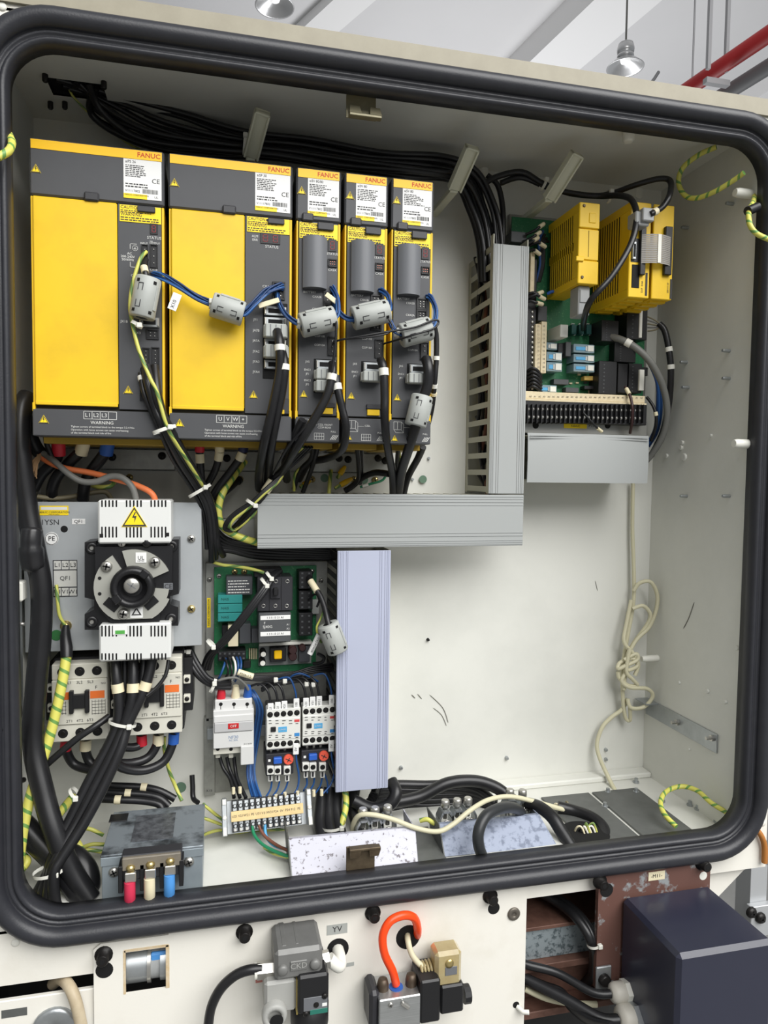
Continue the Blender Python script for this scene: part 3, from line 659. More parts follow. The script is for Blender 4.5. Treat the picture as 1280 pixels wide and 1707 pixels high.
# flange strip with its screws below the drives, mounting plate behind
FS = thing('mounting_plate', 'bare steel mounting plate with screws under the row of drives', 'plate', (240, YB-2, -480))
x0, x1 = -30, W(648, 760, YB-14)[0]
for a, b in ((x0, 147), (149, 297), (299, x1)): MB().box(a, b, YB-14, YB-1, -371, -343, .6).build('flange', MPLATE, FS)
MB().box(x0, W(655, 800, YB-4)[0], YB-4, YB-.5, -440, -372, .5).build('panel', mat('panel_grey', (178, 177, 168), .45, .1, .3, 30, (156, 154, 144)), FS)
for px, py in ((187, 762), (270, 760), (378, 764), (450, 762), (565, 764), (580, 766), (630, 764), (642, 768)): screw(FS, px, py, YB-14, 5.5, DBOLT)
for px, py in ((132, 781), (165, 794), (216, 796), (400, 799), (520, 799), (590, 799), (625, 800)): screw(FS, px, py, YB-4, 5, BRASS if px > 200 else DBOLT)
lettering(FS, INK, [('A90', 127, 797, YB-4, 7)])
EARTH = mat('earth_green', (96, 124, 104), 0.6)
for px, py in ((541, 797), (607, 800), (705, 799)):
    x, z = W(px, py, YB-4); MB().lathe((x, YB-4, z), (0, -1, 0), [(6.2, 0), (6, .5)], 18).build('earth_sticker', EARTH, FS)
# ================================================================== wiring ducts
YD = 70.0
def ridges(t, m, x0, x1, z0, z1, horizontal, Y, pos):
    b = MB()
    for u in pos:
        if horizontal: z = z0+(z1-z0)*u; b.box(x0+.3, x1-.3, Y-.7, Y+.5, z-.5, z+.5)
        else: x = x0+(x1-x0)*u; b.box(x-.5, x+.5, Y-.7, Y+.5, z0+.3, z1-.3)
    b.build('ridges', m, t, kind='stuff')
RG = (.035, .07, .11, .2, .26, .8, .86, .92, .965)
# slotted vertical duct
xa, xb = W(819, 615, YD)[0], W(877, 615, YD)[0]; za, zb = W(845, 823, YD)[1], W(850, 408, YD)[1]
VD = thing('slotted_duct', 'tall grey slotted wiring duct standing between the drives and the circuit board', 'wiring duct', ((xa+xb)/2, 120, za))
MB().box(xa-.5, xb+.5, YD, YD+2, za, zb, .5).build('cover', DUCT, VD); ridges(VD, DUCT, xa, xb, za, zb, False, YD, RG)
MB().box(xa, xb, YB-3, YB-.3, za, zb).build('base', DUCTS, VD)
MB().box(xa, xa+1.6, YD+2, YD+12, za, zb+14).build('front_rail', DUCTS, VD); MB().box(xa, xa+1.6, YB-10, YB-3, za, zb).build('back_rail', DUCTS, VD)
MB().box(xb-1.6, xb, YD+2, YB-3, za, zb+10).build('side_wall', DUCTS, VD)
n = 15
for k in range(n):
    z = za+(zb-za)*(k+.25)/(n-.6); MB().box(xa, xa+1.6, YD+12, YB-10, z-4, z+4).build('finger', DUCTS, VD)
# horizontal duct
x0, x1 = W(429, 866, YD)[0], W(872, 868, YD)[0]; z0, z1 = W(650, 912, YD)[1], W(650, 824, YD)[1]
HD = thing('cable_duct', 'long grey horizontal duct cover below the row of drives', 'wiring duct', ((x0+x1)/2, 120, z0))
MB().box(x0, x1, YD, YD+2, z0, z1, .5).build('cover', DUCT, HD); ridges(HD, DUCT, x0, x1, z0, z1, True, YD, RG)
MB().box(x0+1, x1-1, YB-3, YB-.3, z0+2, z1-2).build('base', DUCTS, HD)
for zz in (z0+1, z1-2.6):
    MB().box(x0+1, x1-1, YD+2, YD+12, zz, zz+1.6).build('front_rail', DUCTS, HD)
for k in range(24):
    x = x0+8+(x1-x0-16)*k/23; MB().box(x-4, x+4, YD+12, YB-3, z1-2.6, z1-1).build('finger', DUCTS, HD)
# right hand cover (slightly curled)
x0, x1 = W(879, 765, YD+6)[0], W(1080, 765, YD+6)[0]; z0, z1 = W(978, 805, YD+6)[1], W(978, 724, YD+6)[1]
RD = thing('cable_duct', 'short grey duct cover under the black terminal strip', 'wiring duct', ((x0+x1)/2, 120, z0))
m = MB(); nn = 10; vs = []; fs = []
for i in range(nn+1):
    u = i/nn; bow = -3.5*(1-(2*u-1)**2)
    for v in (0, .08, .5, .92, 1):
        e = -1.5*(1-(2*v-1)**2); vs.append((x0+(x1-x0)*u, YD+6+bow+e, z0+(z1-z0)*v))
for i in range(nn):
    for j in range(4): fs.append((i*5+j, (i+1)*5+j, (i+1)*5+j+1, i*5+j+1))
m.add(vs, fs, True); m.add([(x, y+2, z) for x, y, z in vs], [f[::-1] for f in fs], True); m.build('cover', DUCT, RD); ridges(RD, DUCT, x0+2, x1-2, z0, z1, True, YD+3, (.9, .95))
MB().box(x0+2, x1-4, YB-3, YB-.3, z0+2, z1-2).build('base', DUCTS, RD); MB().box(x0+2, x1-4, YD+8, YB-3, z0+3, z0+4.5).build('side_wall', DUCTS, RD); MB().box(x0+2, x1-4, YD+8, YB-3, z1-4.5, z1-3).build('side_wall', DUCTS, RD)
# lower vertical duct with lilac film
x0, x1 = W(561, 1120, YD)[0], W(649, 1115, YD)[0]; z0, z1 = W(605, 1317, YD)[1], W(605, 918, YD)[1]
LD = thing('film_covered_duct', 'wide lilac grey vertical duct cover beside the green power board', 'wiring duct', ((x0+x1)/2, 120, z0))
MB().box(x0, x1, YD, YD+2, z0, z1, .5).build('cover', DUCTB, LD); ridges(LD, DUCTB, x0, x1, z0, z1, False, YD, (.03, .06, .09, .12, .17, .2, .8, .84, .9, .94, .97))
MB().box(x0, x1, YB-3, YB-.3, z0, z1).build('base', DUCTS, LD)
MB().box(x0, x0+1.6, YD+2, YD+10, z0, z1).build('front_rail', BLK, LD); MB().box(x1-1.6, x1, YD+2, YB-3, z0, z1).build('side_wall', DUCTS, LD)
for k in range(22):
    z = z0+8+(z1-z0-16)*k/21; MB().box(x0, x0+1.6, YD+10, YB-3, z-3.5, z+3.5).build('finger', BLK, LD)
# ================================================================== interface board with the two yellow modules
YP = 142.0
BEIGE = mat('beige_terminal', (214, 200, 168), 0.5, 0, 0.4, 200, (180, 160, 120))
LBX = mat('relay_clear', (150, 176, 186), 0.2, 0, trans=0.35); CHIP = mat('chip_grey', (74, 76, 78), 0.5); ALU = mat('aluminium_plate', (160, 160, 156), 0.35, 0.7)
PT = W(970, 600, YP)
IO = thing('interface_board', 'green circuit board with relays and a long black terminal strip', 'circuit board', (PT[0], YB-4, W(970, 718, YB-6)[1]))
bx(IO, 'backing_plate', ALU, 845, 368, 1079, 722, YB-8, YB-1, .5)
bx(IO, 'board', PCB, 850, 372, 1076, 660, YP, YP+2, .2)
bx(IO, 'lower_bracket', ALU, 860, 700, 1079, 724, 110, YB-2, .8)
x0, x1, z0, z1 = Rc(940, 707, 978, 714, 109.5); MB().box(x0, x1, 109.2, 110, z0, z1).build('yellow_label', YSTK, IO)
m = MB(); m.text('A16B-2204', (x0+x1)/2, z1+3, 109.6, 4.5); m.text('FANUC', (x0+x1)/2, (z0+z1)/2, 109, 4.5); m.text('P17', W(986, 710, 110)[0], W(986, 710, 110)[1], 109.6, 7); m.build('lettering', INK, IO)
for px in (893, 1013):
    x, z = W(px, 709, 109.5); MB().lathe((x, 110, z), (0, -1, 0), [(5.2, 0), (5, .4)], 14).build('screw_hole', DARK, IO)
# terminal strip: two rows of beige markers, two rows of screws
bx(IO, 'terminal_strip', BLK, 870, 671, 1078, 706, 92, YP, .6)
for r, (ya, yb) in enumerate(((656, 668), (667, 679))):
    bx(IO, 'marker_strip', BEIGE, 872, ya+r, 1075+3*r, yb+r, 96-3*r, YP-8, .5)
tx = MB()
for k in range(25):
    for r in range(2):
        x, z = W(884+k*7.7, 661+r*11.5+k*.1, 95.5-3*r); tx.text('%02d' % (k+1) if r else 'A%d' % (k % 10), x, z, 95.3-3*r, 3.4)
tx.build('marker_print', INK, IO)
for k in range(25):
    for yy, Y in ((682, 91), (695, 88)):
        x, z = W(882+k*7.7, yy+k*.1, Y); m = MB(); m.lathe((x, Y+3, z), (0, -1, 0), [(2.6, 0), (2.6, 2), (1, 3)], 8); m.build('terminal_screw', BOLT, IO)
for k in range(26):
    x, z = W(878+k*7.7, 690, 90); MB().box(x-.6, x+.6, 86, 100, z-14, z+14).build('divider', BLK, IO)
# parts on the board
bx(IO, 'marker_block', BEIGE, 892, 540, 902, 623, 112, YP, .5); bx(IO, 'marker_block', BEIGE, 902, 536, 911, 622, 110, YP, .5); bx(IO, 'marker_block', BEIGE, 884, 420, 891, 492, 112, YP, .5)
tx = MB()
for k in range(12):
    for c in (897, 906):
        x, z = W(c, 544+k*6.8, 110); tx.text('%d' % (k+10), x, z, 109.7, 4)
tx.build('marker_print', INK, IO)
bx(IO, 'terminal_column', BLK, 862, 430, 893, 660, 118, YP, .6)
for k in range(16): screw(IO, 887, 520+k*8.5, 118, 2.4, BOLT, 'terminal_screw', 2, False)
bx(IO, 'relay_box', mat('relay_white', (206, 206, 198), .5), 934, 541, 947, 562, 98, YP, .8)
for a, b, c, d in ((911, 571, 929, 583), (911, 587, 937, 602), (911, 604, 937, 619), (897, 642, 928, 655), (956, 574, 991, 588), (956, 591, 991, 604), (956, 607, 991, 620)):
    o = bx(IO, 'relay', LBX, a, b, c, d, 118, YP, .6)
    bx(o, 'relay_clip', WHITE, c-11, b+2, c-1, d-2, 117, 119, .3); bx(o, 'relay_coil', LBLUE, a+4, b+4, c-13, d-4, 117.2, 120, .3)
    bx(o, 'contact', BOLT, c-15, b+3, c-12, d-3, 116.8, 119, .2)
for a, b, c, d, Y, mm in ((1003, 534, 1031, 569, 104, BLK), (998, 602, 1028, 657, 112, BLK), (1030, 606, 1046, 655, 112, BLK), (1048, 606, 1070, 655, 114, BLK), (1045, 505, 1079, 566, 106, BLK), (943, 570, 952, 594, 122, CHIP), (930, 572, 944, 590, 128, BLK), (923, 632, 948, 641, 130, CHIP), (974, 643, 993, 649, 128, BLK), (943, 646, 965, 654, 130, CHIP), (1024, 570, 1060, 604, 126, BLK), (1066, 616, 1074, 651, 110, WHITE), (1066, 505, 1071, 563, 104, WHITE), (897, 510, 912, 535, 122, CHIP), (1060, 612, 1080, 626, 118, BLK)):
    o = bx(IO, 'component', mm, a, b, c, d, Y, YP, .6)
    if mm is BLK and c-a > 20:
        p = MB(); x0, x1, z0, z1 = Rc(a, b, c, d, Y)
        for k in range(8): p.box(x0+(x1-x0)*.25, x0+(x1-x0)*.32, Y-.3, Y+.5, z0+(z1-z0)*(k+.4)/8.5, z0+(z1-z0)*(k+.7)/8.5)
        p.build('pin_slots', CHIP, o, kind='stuff')
bx(IO, 'resistor', mat('gold_part', (206, 172, 90), .4), 974, 627, 992, 634, 130, YP, .6)
p = MB()
for k in range(4):
    x, z = W(952+k*12.5, 549, YP-2); p.box(x-.6, x, YP-3, YP, z-9, z+9); p.box(x-.6, x+7, YP-3, YP, z-9, z-8.2); p.box(x-.6, x+5, YP-3, YP, z+8.2, z+9)
p.build('header_outlines', WINK, IO)
for k in range(4): bx(IO, 'header', mat('header_teal', (18, 70, 66), .5) if k == 0 else MATS['header_teal'], 953+k*12.5, 541, 961+k*12.5, 557, 128, YP, .4)
for k in range(14):
    a = 950+random.random()*120; b = 566+random.random()*90
    if 995 < a: a -= 60
    bx(IO, 'small_part', BEIGE if k % 3 else CHIP, a, b, a+5, b+2.5, YP-2.5, YP, .2)
# small dark carrier with cream sleeved wires, top left of the board
bx(IO, 'carrier', CHIP, 852, 386, 878, 404, 120, YP, .6)
# single module
YELV = MATS['module_yellow']
def slatted(t, X, ya, yb, zlo, zhi, n, rows):
    MB().box(X+.7, X+2.5, ya, yb, zlo, zhi).build('inner_wall', mat('vent_dark', (30, 23, 6), .8) if 'vent_dark' not in MATS else MATS['vent_dark'], t)
    pit = (yb-ya)/n
    for k in range(n): MB().box(X, X+.9, ya+pit*k, ya+pit*(k+.42), zlo, zhi).build('vent_slat', YELV, t)
    for u in rows: z = zlo+(zhi-zlo)*u; MB().box(X, X+1.4, ya, yb, z-6, z+6).build('side_band', YELV, t)
Xm = W(913, 430, 138)[0]; Zm = W(913, 430, 138)[1]; Yf = Yat(Xm, Zm, 965)
x1 = W(997, 405, Yf)[0]; z0 = W(980, 474, Yf)[1]; z1 = W(980, 338, Yf)[1]
M1 = thing('io_module', 'single yellow slatted module plugged on the circuit board', 'module', ((Xm+x1)/2, 90, z0))
MB().box(Xm+3, x1, Yf+2, 138, z0, z1, 1.5).build('housing', YELV, M1)
slatted(M1, Xm, Yf+16, 132, z0+10, z1-12, 12, (.5,))
for a, b in ((z0, z0+10), (z1-12, z1)): MB().box(Xm, Xm+3.2, Yf+2, 138, a, b, .5).build('side_band', YELV, M1)
MB().box(Xm, Xm+3.2, Yf+2, Yf+16, z0+10, z1-12, .5).build('side_band', YELV, M1)
zc = z0+(z1-z0)
MB().box(Xm-.5, x1+1, Yf, Yf+3, z0+(z1-z0)*.30, z1-(z1-z0)*.32, 1).build('front_door', YELV, M1)
MB().box(Xm-.5, x1+1, Yf-1, Yf+3, z1-(z1-z0)*.31, z1, 1).build('front_cap', YELV, M1); MB().box(Xm-.5, x1+1, Yf-1, Yf+3, z0, z0+(z1-z0)*.29, 1).build('front_cap', YELV, M1)
MB().box((Xm+x1)/2-.3, (Xm+x1)/2+.3, Yf-.4, Yf+1, z0+(z1-z0)*.34, z1-(z1-z0)*.34).build('seam', MATS['vent_dark'], M1)
MB().box(Xm+14, x1-5, Yf-2, Yf, z1-28, z1-14, 1).build('embossed_pad', YELV, M1)
MB().box(Xm-5, Xm+7, Yf-3.5, Yf+2, z0+(z1-z0)*.27, z0+(z1-z0)*.33, .8).build('latch_hook', YELV, M1)
for z in (z0+9, z1-5): MB().lathe((Xm+6, Yf-1, z), (0, -1, 0), [(2.4, 0), (1.8, 1.5)], 10).build('rivet', MATS['rusty_catch'], M1)
PLG = mat('plug_grey', (150, 152, 152), .5)
m = MB(); m.box(Xm+6, x1-6, Yf+8, Yf+34, z0-42, z0, 1.5); o = m.build('plug', PLG, M1); MB().box(Xm+8, x1-8, Yf+6.5, Yf+9, z0-24, z0-6, .6).build('plug_ridge', PLG, o)
# double module
Xm = W(982, 515, 138)[0]; Zm = W(982, 515, 138)[1]; Yf = Yat(Xm, Zm, 1047); YMODF = Yf
x1 = W(1122, 420, Yf)[0]; z0 = W(1085, 498, Yf)[1]; z1 = W(1085, 339, Yf)[1]; xm = W(1087, 420, Yf)[0]
M2 = thing('io_module', 'double yellow module carrying a grey ribbon cable across its front', 'module', ((Xm+x1)/2, 90, z0))
for a, b in ((Xm, xm-3), (xm+1, x1)):
    MB().box(a+3, b, Yf+2, 138, z0, z1, 1.5).build('housing', YELV, M2); MB().box(a, b, Yf, Yf+3, z0, z1, 1).build('front_panel', YELV, M2)
    for k in range(5):
        y = Yf+10+k*20; MB().box(a+5, b-3, y, y+9, z0-2.5, z0+1, .6).build('bottom_rib', YELV, M2)
slatted(M2, Xm, Yf+24, 132, z0+12, z1-12, 12, ())
for a, b in ((z0, z0+12), (z1-12, z1)): MB().box(Xm, Xm+3.2, Yf+2, 138, a, b, .5).build('side_band', YELV, M2)
MB().box(Xm, Xm+3.2, Yf+2, Yf+24, z0+12, z1-12, .5).build('side_band', YELV, M2)
o = bx(M2, 'socket', BLK, 1052, 397, 1067, 437, Yf-.6, Yf+1, .4); bx(o, 'shell', STEEL, 1055, 402, 1061, 432, Yf-4, Yf, .8); bx(o, 'contacts', DARK, 1056.5, 406, 1060, 428, Yf-4.4, Yf-3, .2)
bx(M2, 'socket', DARK, 1053, 441, 1066, 480, Yf-.6, Yf+1, .4)
for a, c in ((1068, 1077), (1109, 1121)):
    bx(M2, 'ribbon_latch', BLK, a, 378 if a < 1100 else 377, c, 458, Yf-6, Yf, .8)
m = MB(); RIB = mat('ribbon_grey', (150, 146, 140), .55)
A = [W(1070, 415, Yf-7)[0], W(1118, 415, Yf-7)[0]]; zr0, zr1 = W(1094, 440, Yf-9)[1], W(1094, 391, Yf-9)[1]
nr = 16
for k in range(nr):
    za_, zb_ = zr0+(zr1-zr0)*k/nr, zr0+(zr1-zr0)*(k+.86)/nr; vs = []; 
    prof = [(A[0]+(A[1]-A[0])*u, Yf-6-7*math.sin(math.pi*u)) for u in (0, .12, .3, .5, .7, .88, 1)]
    vs = [(x, y, za_) for x, y in prof]+[(x, y, zb_) for x, y in prof]; m.add(vs, [(i, i+1, i+8, i+7) for i in range(6)], True)
m.build('ribbon_cable', RIB, M2, kind='stuff'); xs = W(1099, 415, Yf-13)[0]; MB().box(xs-2.6, xs+2.6, Yf-13.8, Yf-12.5, zr0+.5, zr1-.5).build('ribbon_marker', WHITE, M2)
tx = MB(); x, z = W(1070, 478, Yf); tx.text('D1F  D4A', x, z, Yf-.4, 4, 'CENTER', math.pi/2)
tx.build('lettering', INK, M2); x, z = W(1077, 474, Yf); MB().box(x-1.6, x+1.6, Yf-.5, Yf-.1, z-16, z+16).build('black_bar', INK, M2); x, z = W(1118, 482, Yf); MB().box(x-1.6, x+1.6, Yf-.5, Yf-.1, z-14, z+14).build('black_bar', INK, M2); x, z = W(1113, 480, Yf); MB().text('SERVO I/F', x, z, Yf-.4, 3.6, 'CENTER', math.pi/2).build('lettering', INK, M2)
o = bx(M2, 'cable_plug', PLG, 1060, 352, 1083, 376, Yf-22, Yf, 1.5); bx(o, 'plug_nose', PLG, 1072, 346, 1091, 368, Yf-28, Yf-18, 1.2)
# ================================================================== main switch on its plate
YPL = 76.0
MS = thing('switch_plate', 'square grey steel plate carrying the black main switch', 'plate', (130, YPL+40, -640))
x0, x1 = W(40, 960, YPL)[0], W(336, 955, YPL)[0]; z0, z1 = W(190, 1082, YPL)[1], W(190, 837, YPL)[1]
MB().box(x0, x1, YPL, YPL+2.5, z0, z1, .6).build('plate', PLATE, MS); MB().box(x1-2, x1, YPL+2.5, YB-1, z0, z1, .5).build('side_return', PLATE, MS); MB().box(x0, x0+2, YPL+2.5, YB-1, z0, z1, .5).build('side_return', PLATE, MS)
for px, py in ((319, 898), (319, 1015)): screw(MS, px, py, YPL, 5.2, BOLT if py < 950 else BRASS)
x, z = W(107, 882, YPL); MB().lathe((x, YPL, z), (0, -1, 0), [(4.4, 0), (4, .4)], 14).build('hole', DARK, MS)
o = bx(MS, 'yellow_label', YSTK, 66, 843, 114, 859, YPL-.5, YPL+.5, 0); bx(o, 'white_strip', PAPER, 68, 845, 112, 850, YPL-.7, YPL, 0)
lettering(o, INK, [('FANUC CORPORATION', 90, 854, YPL-.5, 3.4), ('MADE IN JAPAN', 90, 857.5, YPL-.5, 1.8)])
o = bx(MS, 'device_tag', PAPER, 120, 865, 142, 874, YPL-.5, YPL+.5, 0); lettering(o, INK, [('QF1', 131, 869.5, YPL-.5, 6)])
lettering(MS, INK, [('11YSN', 80, 871, YPL, 9.5)])
x, z = W(86, 898, YPL); o = MB().lathe((x, YPL, z), (0, -1, 0), [(8.2, 0), (8, .5)], 24).build('earth_tag', PAPER, MS); MB().tube([(x+7.2*math.cos(a*.314), YPL-.6, z+7.2*math.sin(a*.314)) for a in range(20)], .35, 4, True).build('ring', INK, o); lettering(o, INK, [('PE', 86, 898, YPL-.6, 8)])
TAGG = mat('tag_grey', (196, 196, 190), .5)
for k, s in enumerate(('L1', 'L2', 'L3')):
    o = bx(MS, 'terminal_tag', TAGG, 90+13*k, 935, 101.5+13*k, 949, YPL-.5, YPL+.3, 0); lettering(o, INK, [(s, 96+13*k, 942, YPL-.5, 7.5)])
o = bx(MS, 'terminal_tag', TAGG, 90, 951, 127.5, 978, YPL-.5, YPL+.3, 0); lettering(o, INK, [('QF1', 109, 964, YPL-.5, 7.5)])
for k, s in enumerate(('U1', 'V1', 'W1')):
    o = bx(MS, 'terminal_tag', TAGG, 90+13*k, 980, 101.5+13*k, 993, YPL-.5, YPL+.3, 0); lettering(o, INK, [(s, 96+13*k, 986.5, YPL-.5, 7.5)])
m = MB()
for py in (934, 950, 979, 994): xa_, xb_, za_, zb_ = Rc(89, py-.5, 128.5, py+.5, YPL); m.box(xa_, xb_, YPL-.7, YPL, za_, zb_)
for px in (89, 128.5): xa_, xb_, za_, zb_ = Rc(px-.5, 934, px+.5, 994, YPL); m.box(xa_, xb_, YPL-.7, YPL, za_, zb_)
for px in (102.2, 115.2):
    for q in ((934, 950), (979, 994)): xa_, xb_, za_, zb_ = Rc(px-.4, q[0], px+.4, q[1], YPL); m.box(xa_, xb_, YPL-.7, YPL, za_, zb_)
m.build('tag_grid', INK, MS)
x, z = W(94, 1059, YPL); MB().lathe((x, YPL, z), (0, -1, 0), [(7, 0), (6.8, .5)], 20).build('earth_sticker', mat('green_sticker', (50, 110, 60), .5), MS)
x, z = W(110, 1043, YPL); MB().lathe((x, YPL, z), (0, -1, 0), [(7, 0), (7, 2), (5.5, 2.2), (5.5, 6), (3, 7)], 12).build('earth_screw', BRASS, MS)
# the switch itself
SWB = mat('switch_black', (24, 24, 26), .38); SWW = mat('switch_white', (214, 215, 212), .45); RINGM = mat('ring_steel', (166, 166, 158), .42, .25)
SW = thing('main_switch', 'large black rotary main switch with white vented terminal covers', 'switch', (W(222, 978, YPL)[0], YPL, W(222, 1100, YPL)[1]))
def pp(pts, Y): return [W(a, b, Y) for a, b in pts]
MB().prism(pp([(141, 904), (160, 902), (160, 907), (275, 905), (275, 900), (298, 899), (298, 990), (284, 994), (284, 1008), (297, 1012), (297, 1043), (165, 1046), (165, 1050), (141, 1050), (141, 1024), (157, 1016), (157, 1000), (141, 996)], 34), 34, YPL-.3).build('body', SWB, SW)
MB().prism(pp([(158, 912), (288, 910), (286, 985), (268, 1002), (266, 1036), (185, 1038), (165, 1015), (160, 985)], 24), 24, 36).build('body_step', SWB, SW)
for px, py in ((153, 914), (286, 911), (153, 1037), (285, 1032)):
    x, z = W(px, py, 34); MB().lathe((x, 34, z), (0, -1, 0), [(7.5, 0), (7, 1.5), (3.2, 1.6), (3, .6)], 14).build('corner_boss', SWB, SW); MB().lathe((x, 33, z), (0, -1, 0), [(3, 0), (2, 1.2)], 10).build('corner_screw', BOLT, SW)
def vcover(a, b, c, d, groups, nm, flip):
    x0, x1, z0, z1 = Rc(a, b, c, d, 18); o = MB().box(x0, x1, 18, YPL-.3, z0, z1, 2).build(nm, SWW, SW); m = MB()
    for (py0, py1) in groups:
        for g0 in (170, 211, 252):
            for k in range(5):
                px = g0+k*6.0; A = Rc(px-1.3, py0, px+1.3, py1, 18); m.box(A[0], A[1], 17.6, 19, A[2], A[3], .3)
    m.build('vent_slots', DARK, o, kind='stuff'); return o
o = vcover(163, 834, 285, 906, ((834, 845), (878, 896)), 'terminal_cover', 0)
x, z = W(224, 862, 18); s = 30
MB().prism([(x-s/2, z-s*.4), (x+s/2, z-s*.4), (x, z+s*.46)], 17.5, 18).build('hazard_triangle', YSTK, o)
m = MB()
def tr(k): return [(x-s/2*k, 17.3, z-.03*s-s*.37*k), (x+s/2*k, 17.3, z-.03*s-s*.37*k), (x, 17.3, z-.03*s+s*.46*k)]
m.add(tr(.95)+tr(.76), [(0, 1, 4, 3), (1, 2, 5, 4), (2, 0, 3, 5)])
m.add([(x+.5, 17.3, z+6), (x+2, 17.3, z+6), (x-.5, 17.3, z+1.2), (x+2.6, 17.3, z+1.6), (x, 17.3, z-7), (x+.2, 17.3, z-.8), (x-2.6, 17.3, z-.6)], [(0, 6, 5, 2, 1), (5, 4, 3, 2)]); m.build('hazard_print', INK, o)
for px, py in ((169, 893), (279, 891)): bx(o, 'notch', DARK, px-3, py-3, px+3, py+3, 17.5, 19, 0)
o = vcover(165, 1040, 285, 1101, ((1043, 1061), (1089, 1100)), 'terminal_cover', 1)
A = bx(o, 'round_sticker', PAPER, 188, 1042, 212, 1058, 17.3, 18, .2); bx(A, 'green_mark', mat('mark_green', (80, 160, 70), .5), 192, 1051, 208, 1057, 17, 17.5, 0)
# keyhole plate: two ring sectors
cx, cz = W(222, 978, 20); Ro, Ri = 45.5, 24.0
def sector(a0, a1, nm, Ro=Ro, Ri=Ri, Y=20, th=4, flat=None):
    n = 22; o_ = []; i_ = []
    for k in range(n+1):
        a = math.radians(a0+(a1-a0)*k/n); px_, pz_ = cx+Ro*math.cos(a), cz+Ro*math.sin(a)
        if flat is not None: pz_ = max(pz_, cz+flat)
        o_.append((px_, pz_)); i_.append((cx+Ri*math.cos(a), cz+Ri*math.sin(a)))
    m = MB()
    vs = [(x, Y, z) for x, z in o_]+[(x, Y, z) for x, z in i_]+[(x, Y+th, z) for x, z in o_]+[(x, Y+th, z) for x, z in i_]; q = n+1; fs = []
    for k in range(n): fs += [(k, q+k, q+k+1, k+1), (2*q+k, 2*q+k+1, 3*q+k+1, 3*q+k), (k, k+1, 2*q+k+1, 2*q+k), (q+k, 3*q+k, 3*q+k+1, q+k+1)]
    fs += [(0, 2*q, 3*q, q), (n, q+n, 3*q+n, 2*q+n)]
    return m.add(vs, fs).build(nm, RINGM, SW)
sector(122, 338, 'keyhole_plate', flat=-40); sector(24, 106, 'keyhole_plate')
sector(338, 354, 'keyhole_plate', 42, 24)
for a, b, c, d, rot in ((176, 998, 196, 1018, 0.7), (240, 995, 262, 1014, -.7)):
    x, z = W((a+c)/2, (b+d)/2, 19.5); M = Matrix.Translation((x, 19.5, z)) @ Matrix.Rotation(rot, 4, 'Y'); m = MB(M); m.box(-8.5, 8.5, -.8, .5, -5.5, 5.5, .3); m.build('window', SWB, SW)
m = MB(); m.lathe((cx, 24, cz), (0, -1, 0), [(26, 0), (26, 12), (23.5, 17), (18.5, 17.5), (16.5, 13), (16, 9), (11, 8.5), (11, 8.4)], 32); m.build('rotary_hub', SWB, SW)
x, z = W(219, 977, 8); m = MB(); m.lathe((x, 16, z), (0, -1, 0), [(9.5, 0), (9.5, 6), (8.5, 7), (.1, 7.2)], 20); o = m.build('shaft_screw', BOLT, SW)
m = MB(Matrix.Translation((x, 8.6, z)) @ Matrix.Rotation(.6, 4, 'Y')); m.box(-6, 6, -.2, .5, -.5, .5); m.box(-.5, .5, -.2, .5, -4, 4); m.build('slot', BATT, o)
for rot in (.7, -2.2):
    M = Matrix.Translation((cx, 8, cz)) @ Matrix.Rotation(rot, 4, 'Y'); m = MB(M); m.box(-5, 5, -3, 6, 17, 27, 1.2); m.build('hub_lug', SWB, SW)
for px, py in ((178, 944), (258, 937), (206, 1023)): screw(SW, px, py, 20, 6.8, BOLT)
for px, py in ((166, 964), (166, 990)): x, z = W(px, py, 19.6); MB().lathe((x, 20, z), (0, -1, 0), [(2.2, 0), (2, .4)], 10).build('small_hole', DARK, SW)
o = bx(SW, 'approval_sticker', PAPER, 226, 921, 244, 938, 19.4, 20, 0); lettering(o, INK, [('UL', 235, 930, 19.4, 6.5), ('LISTED', 235, 935, 19.4, 2.6)])
o = bx(SW, 'triangle_sticker', PAPER, 217, 1012, 238, 1030, 19.3, 20, 0); x, z = W(227.5, 1020, 19.2)
MB().add([(x-6, 19, z-4.2), (x+6, 19, z-4.2), (x, 19, z+6), (x-3.4, 19, z-2.8), (x+3.4, 19, z-2.8), (x, 19, z+3)], [(0, 1, 4, 3), (1, 2, 5, 4), (2, 0, 3, 5)]).build('print', INK, o)
o = bx(SW, 'conformity_sticker', BATT, 273, 972, 288, 983, 23.4, 24, 0); lettering(o, INK, [('CE', 280.5, 977.5, 23.4, 8)])
screw(SW, 203, 905, 24, 5, BOLT, cross=True); x, z = W(245, 903, 26); MB().sph((x, 24, z), 7, 10, 6).build('black_boss', SWB, SW)
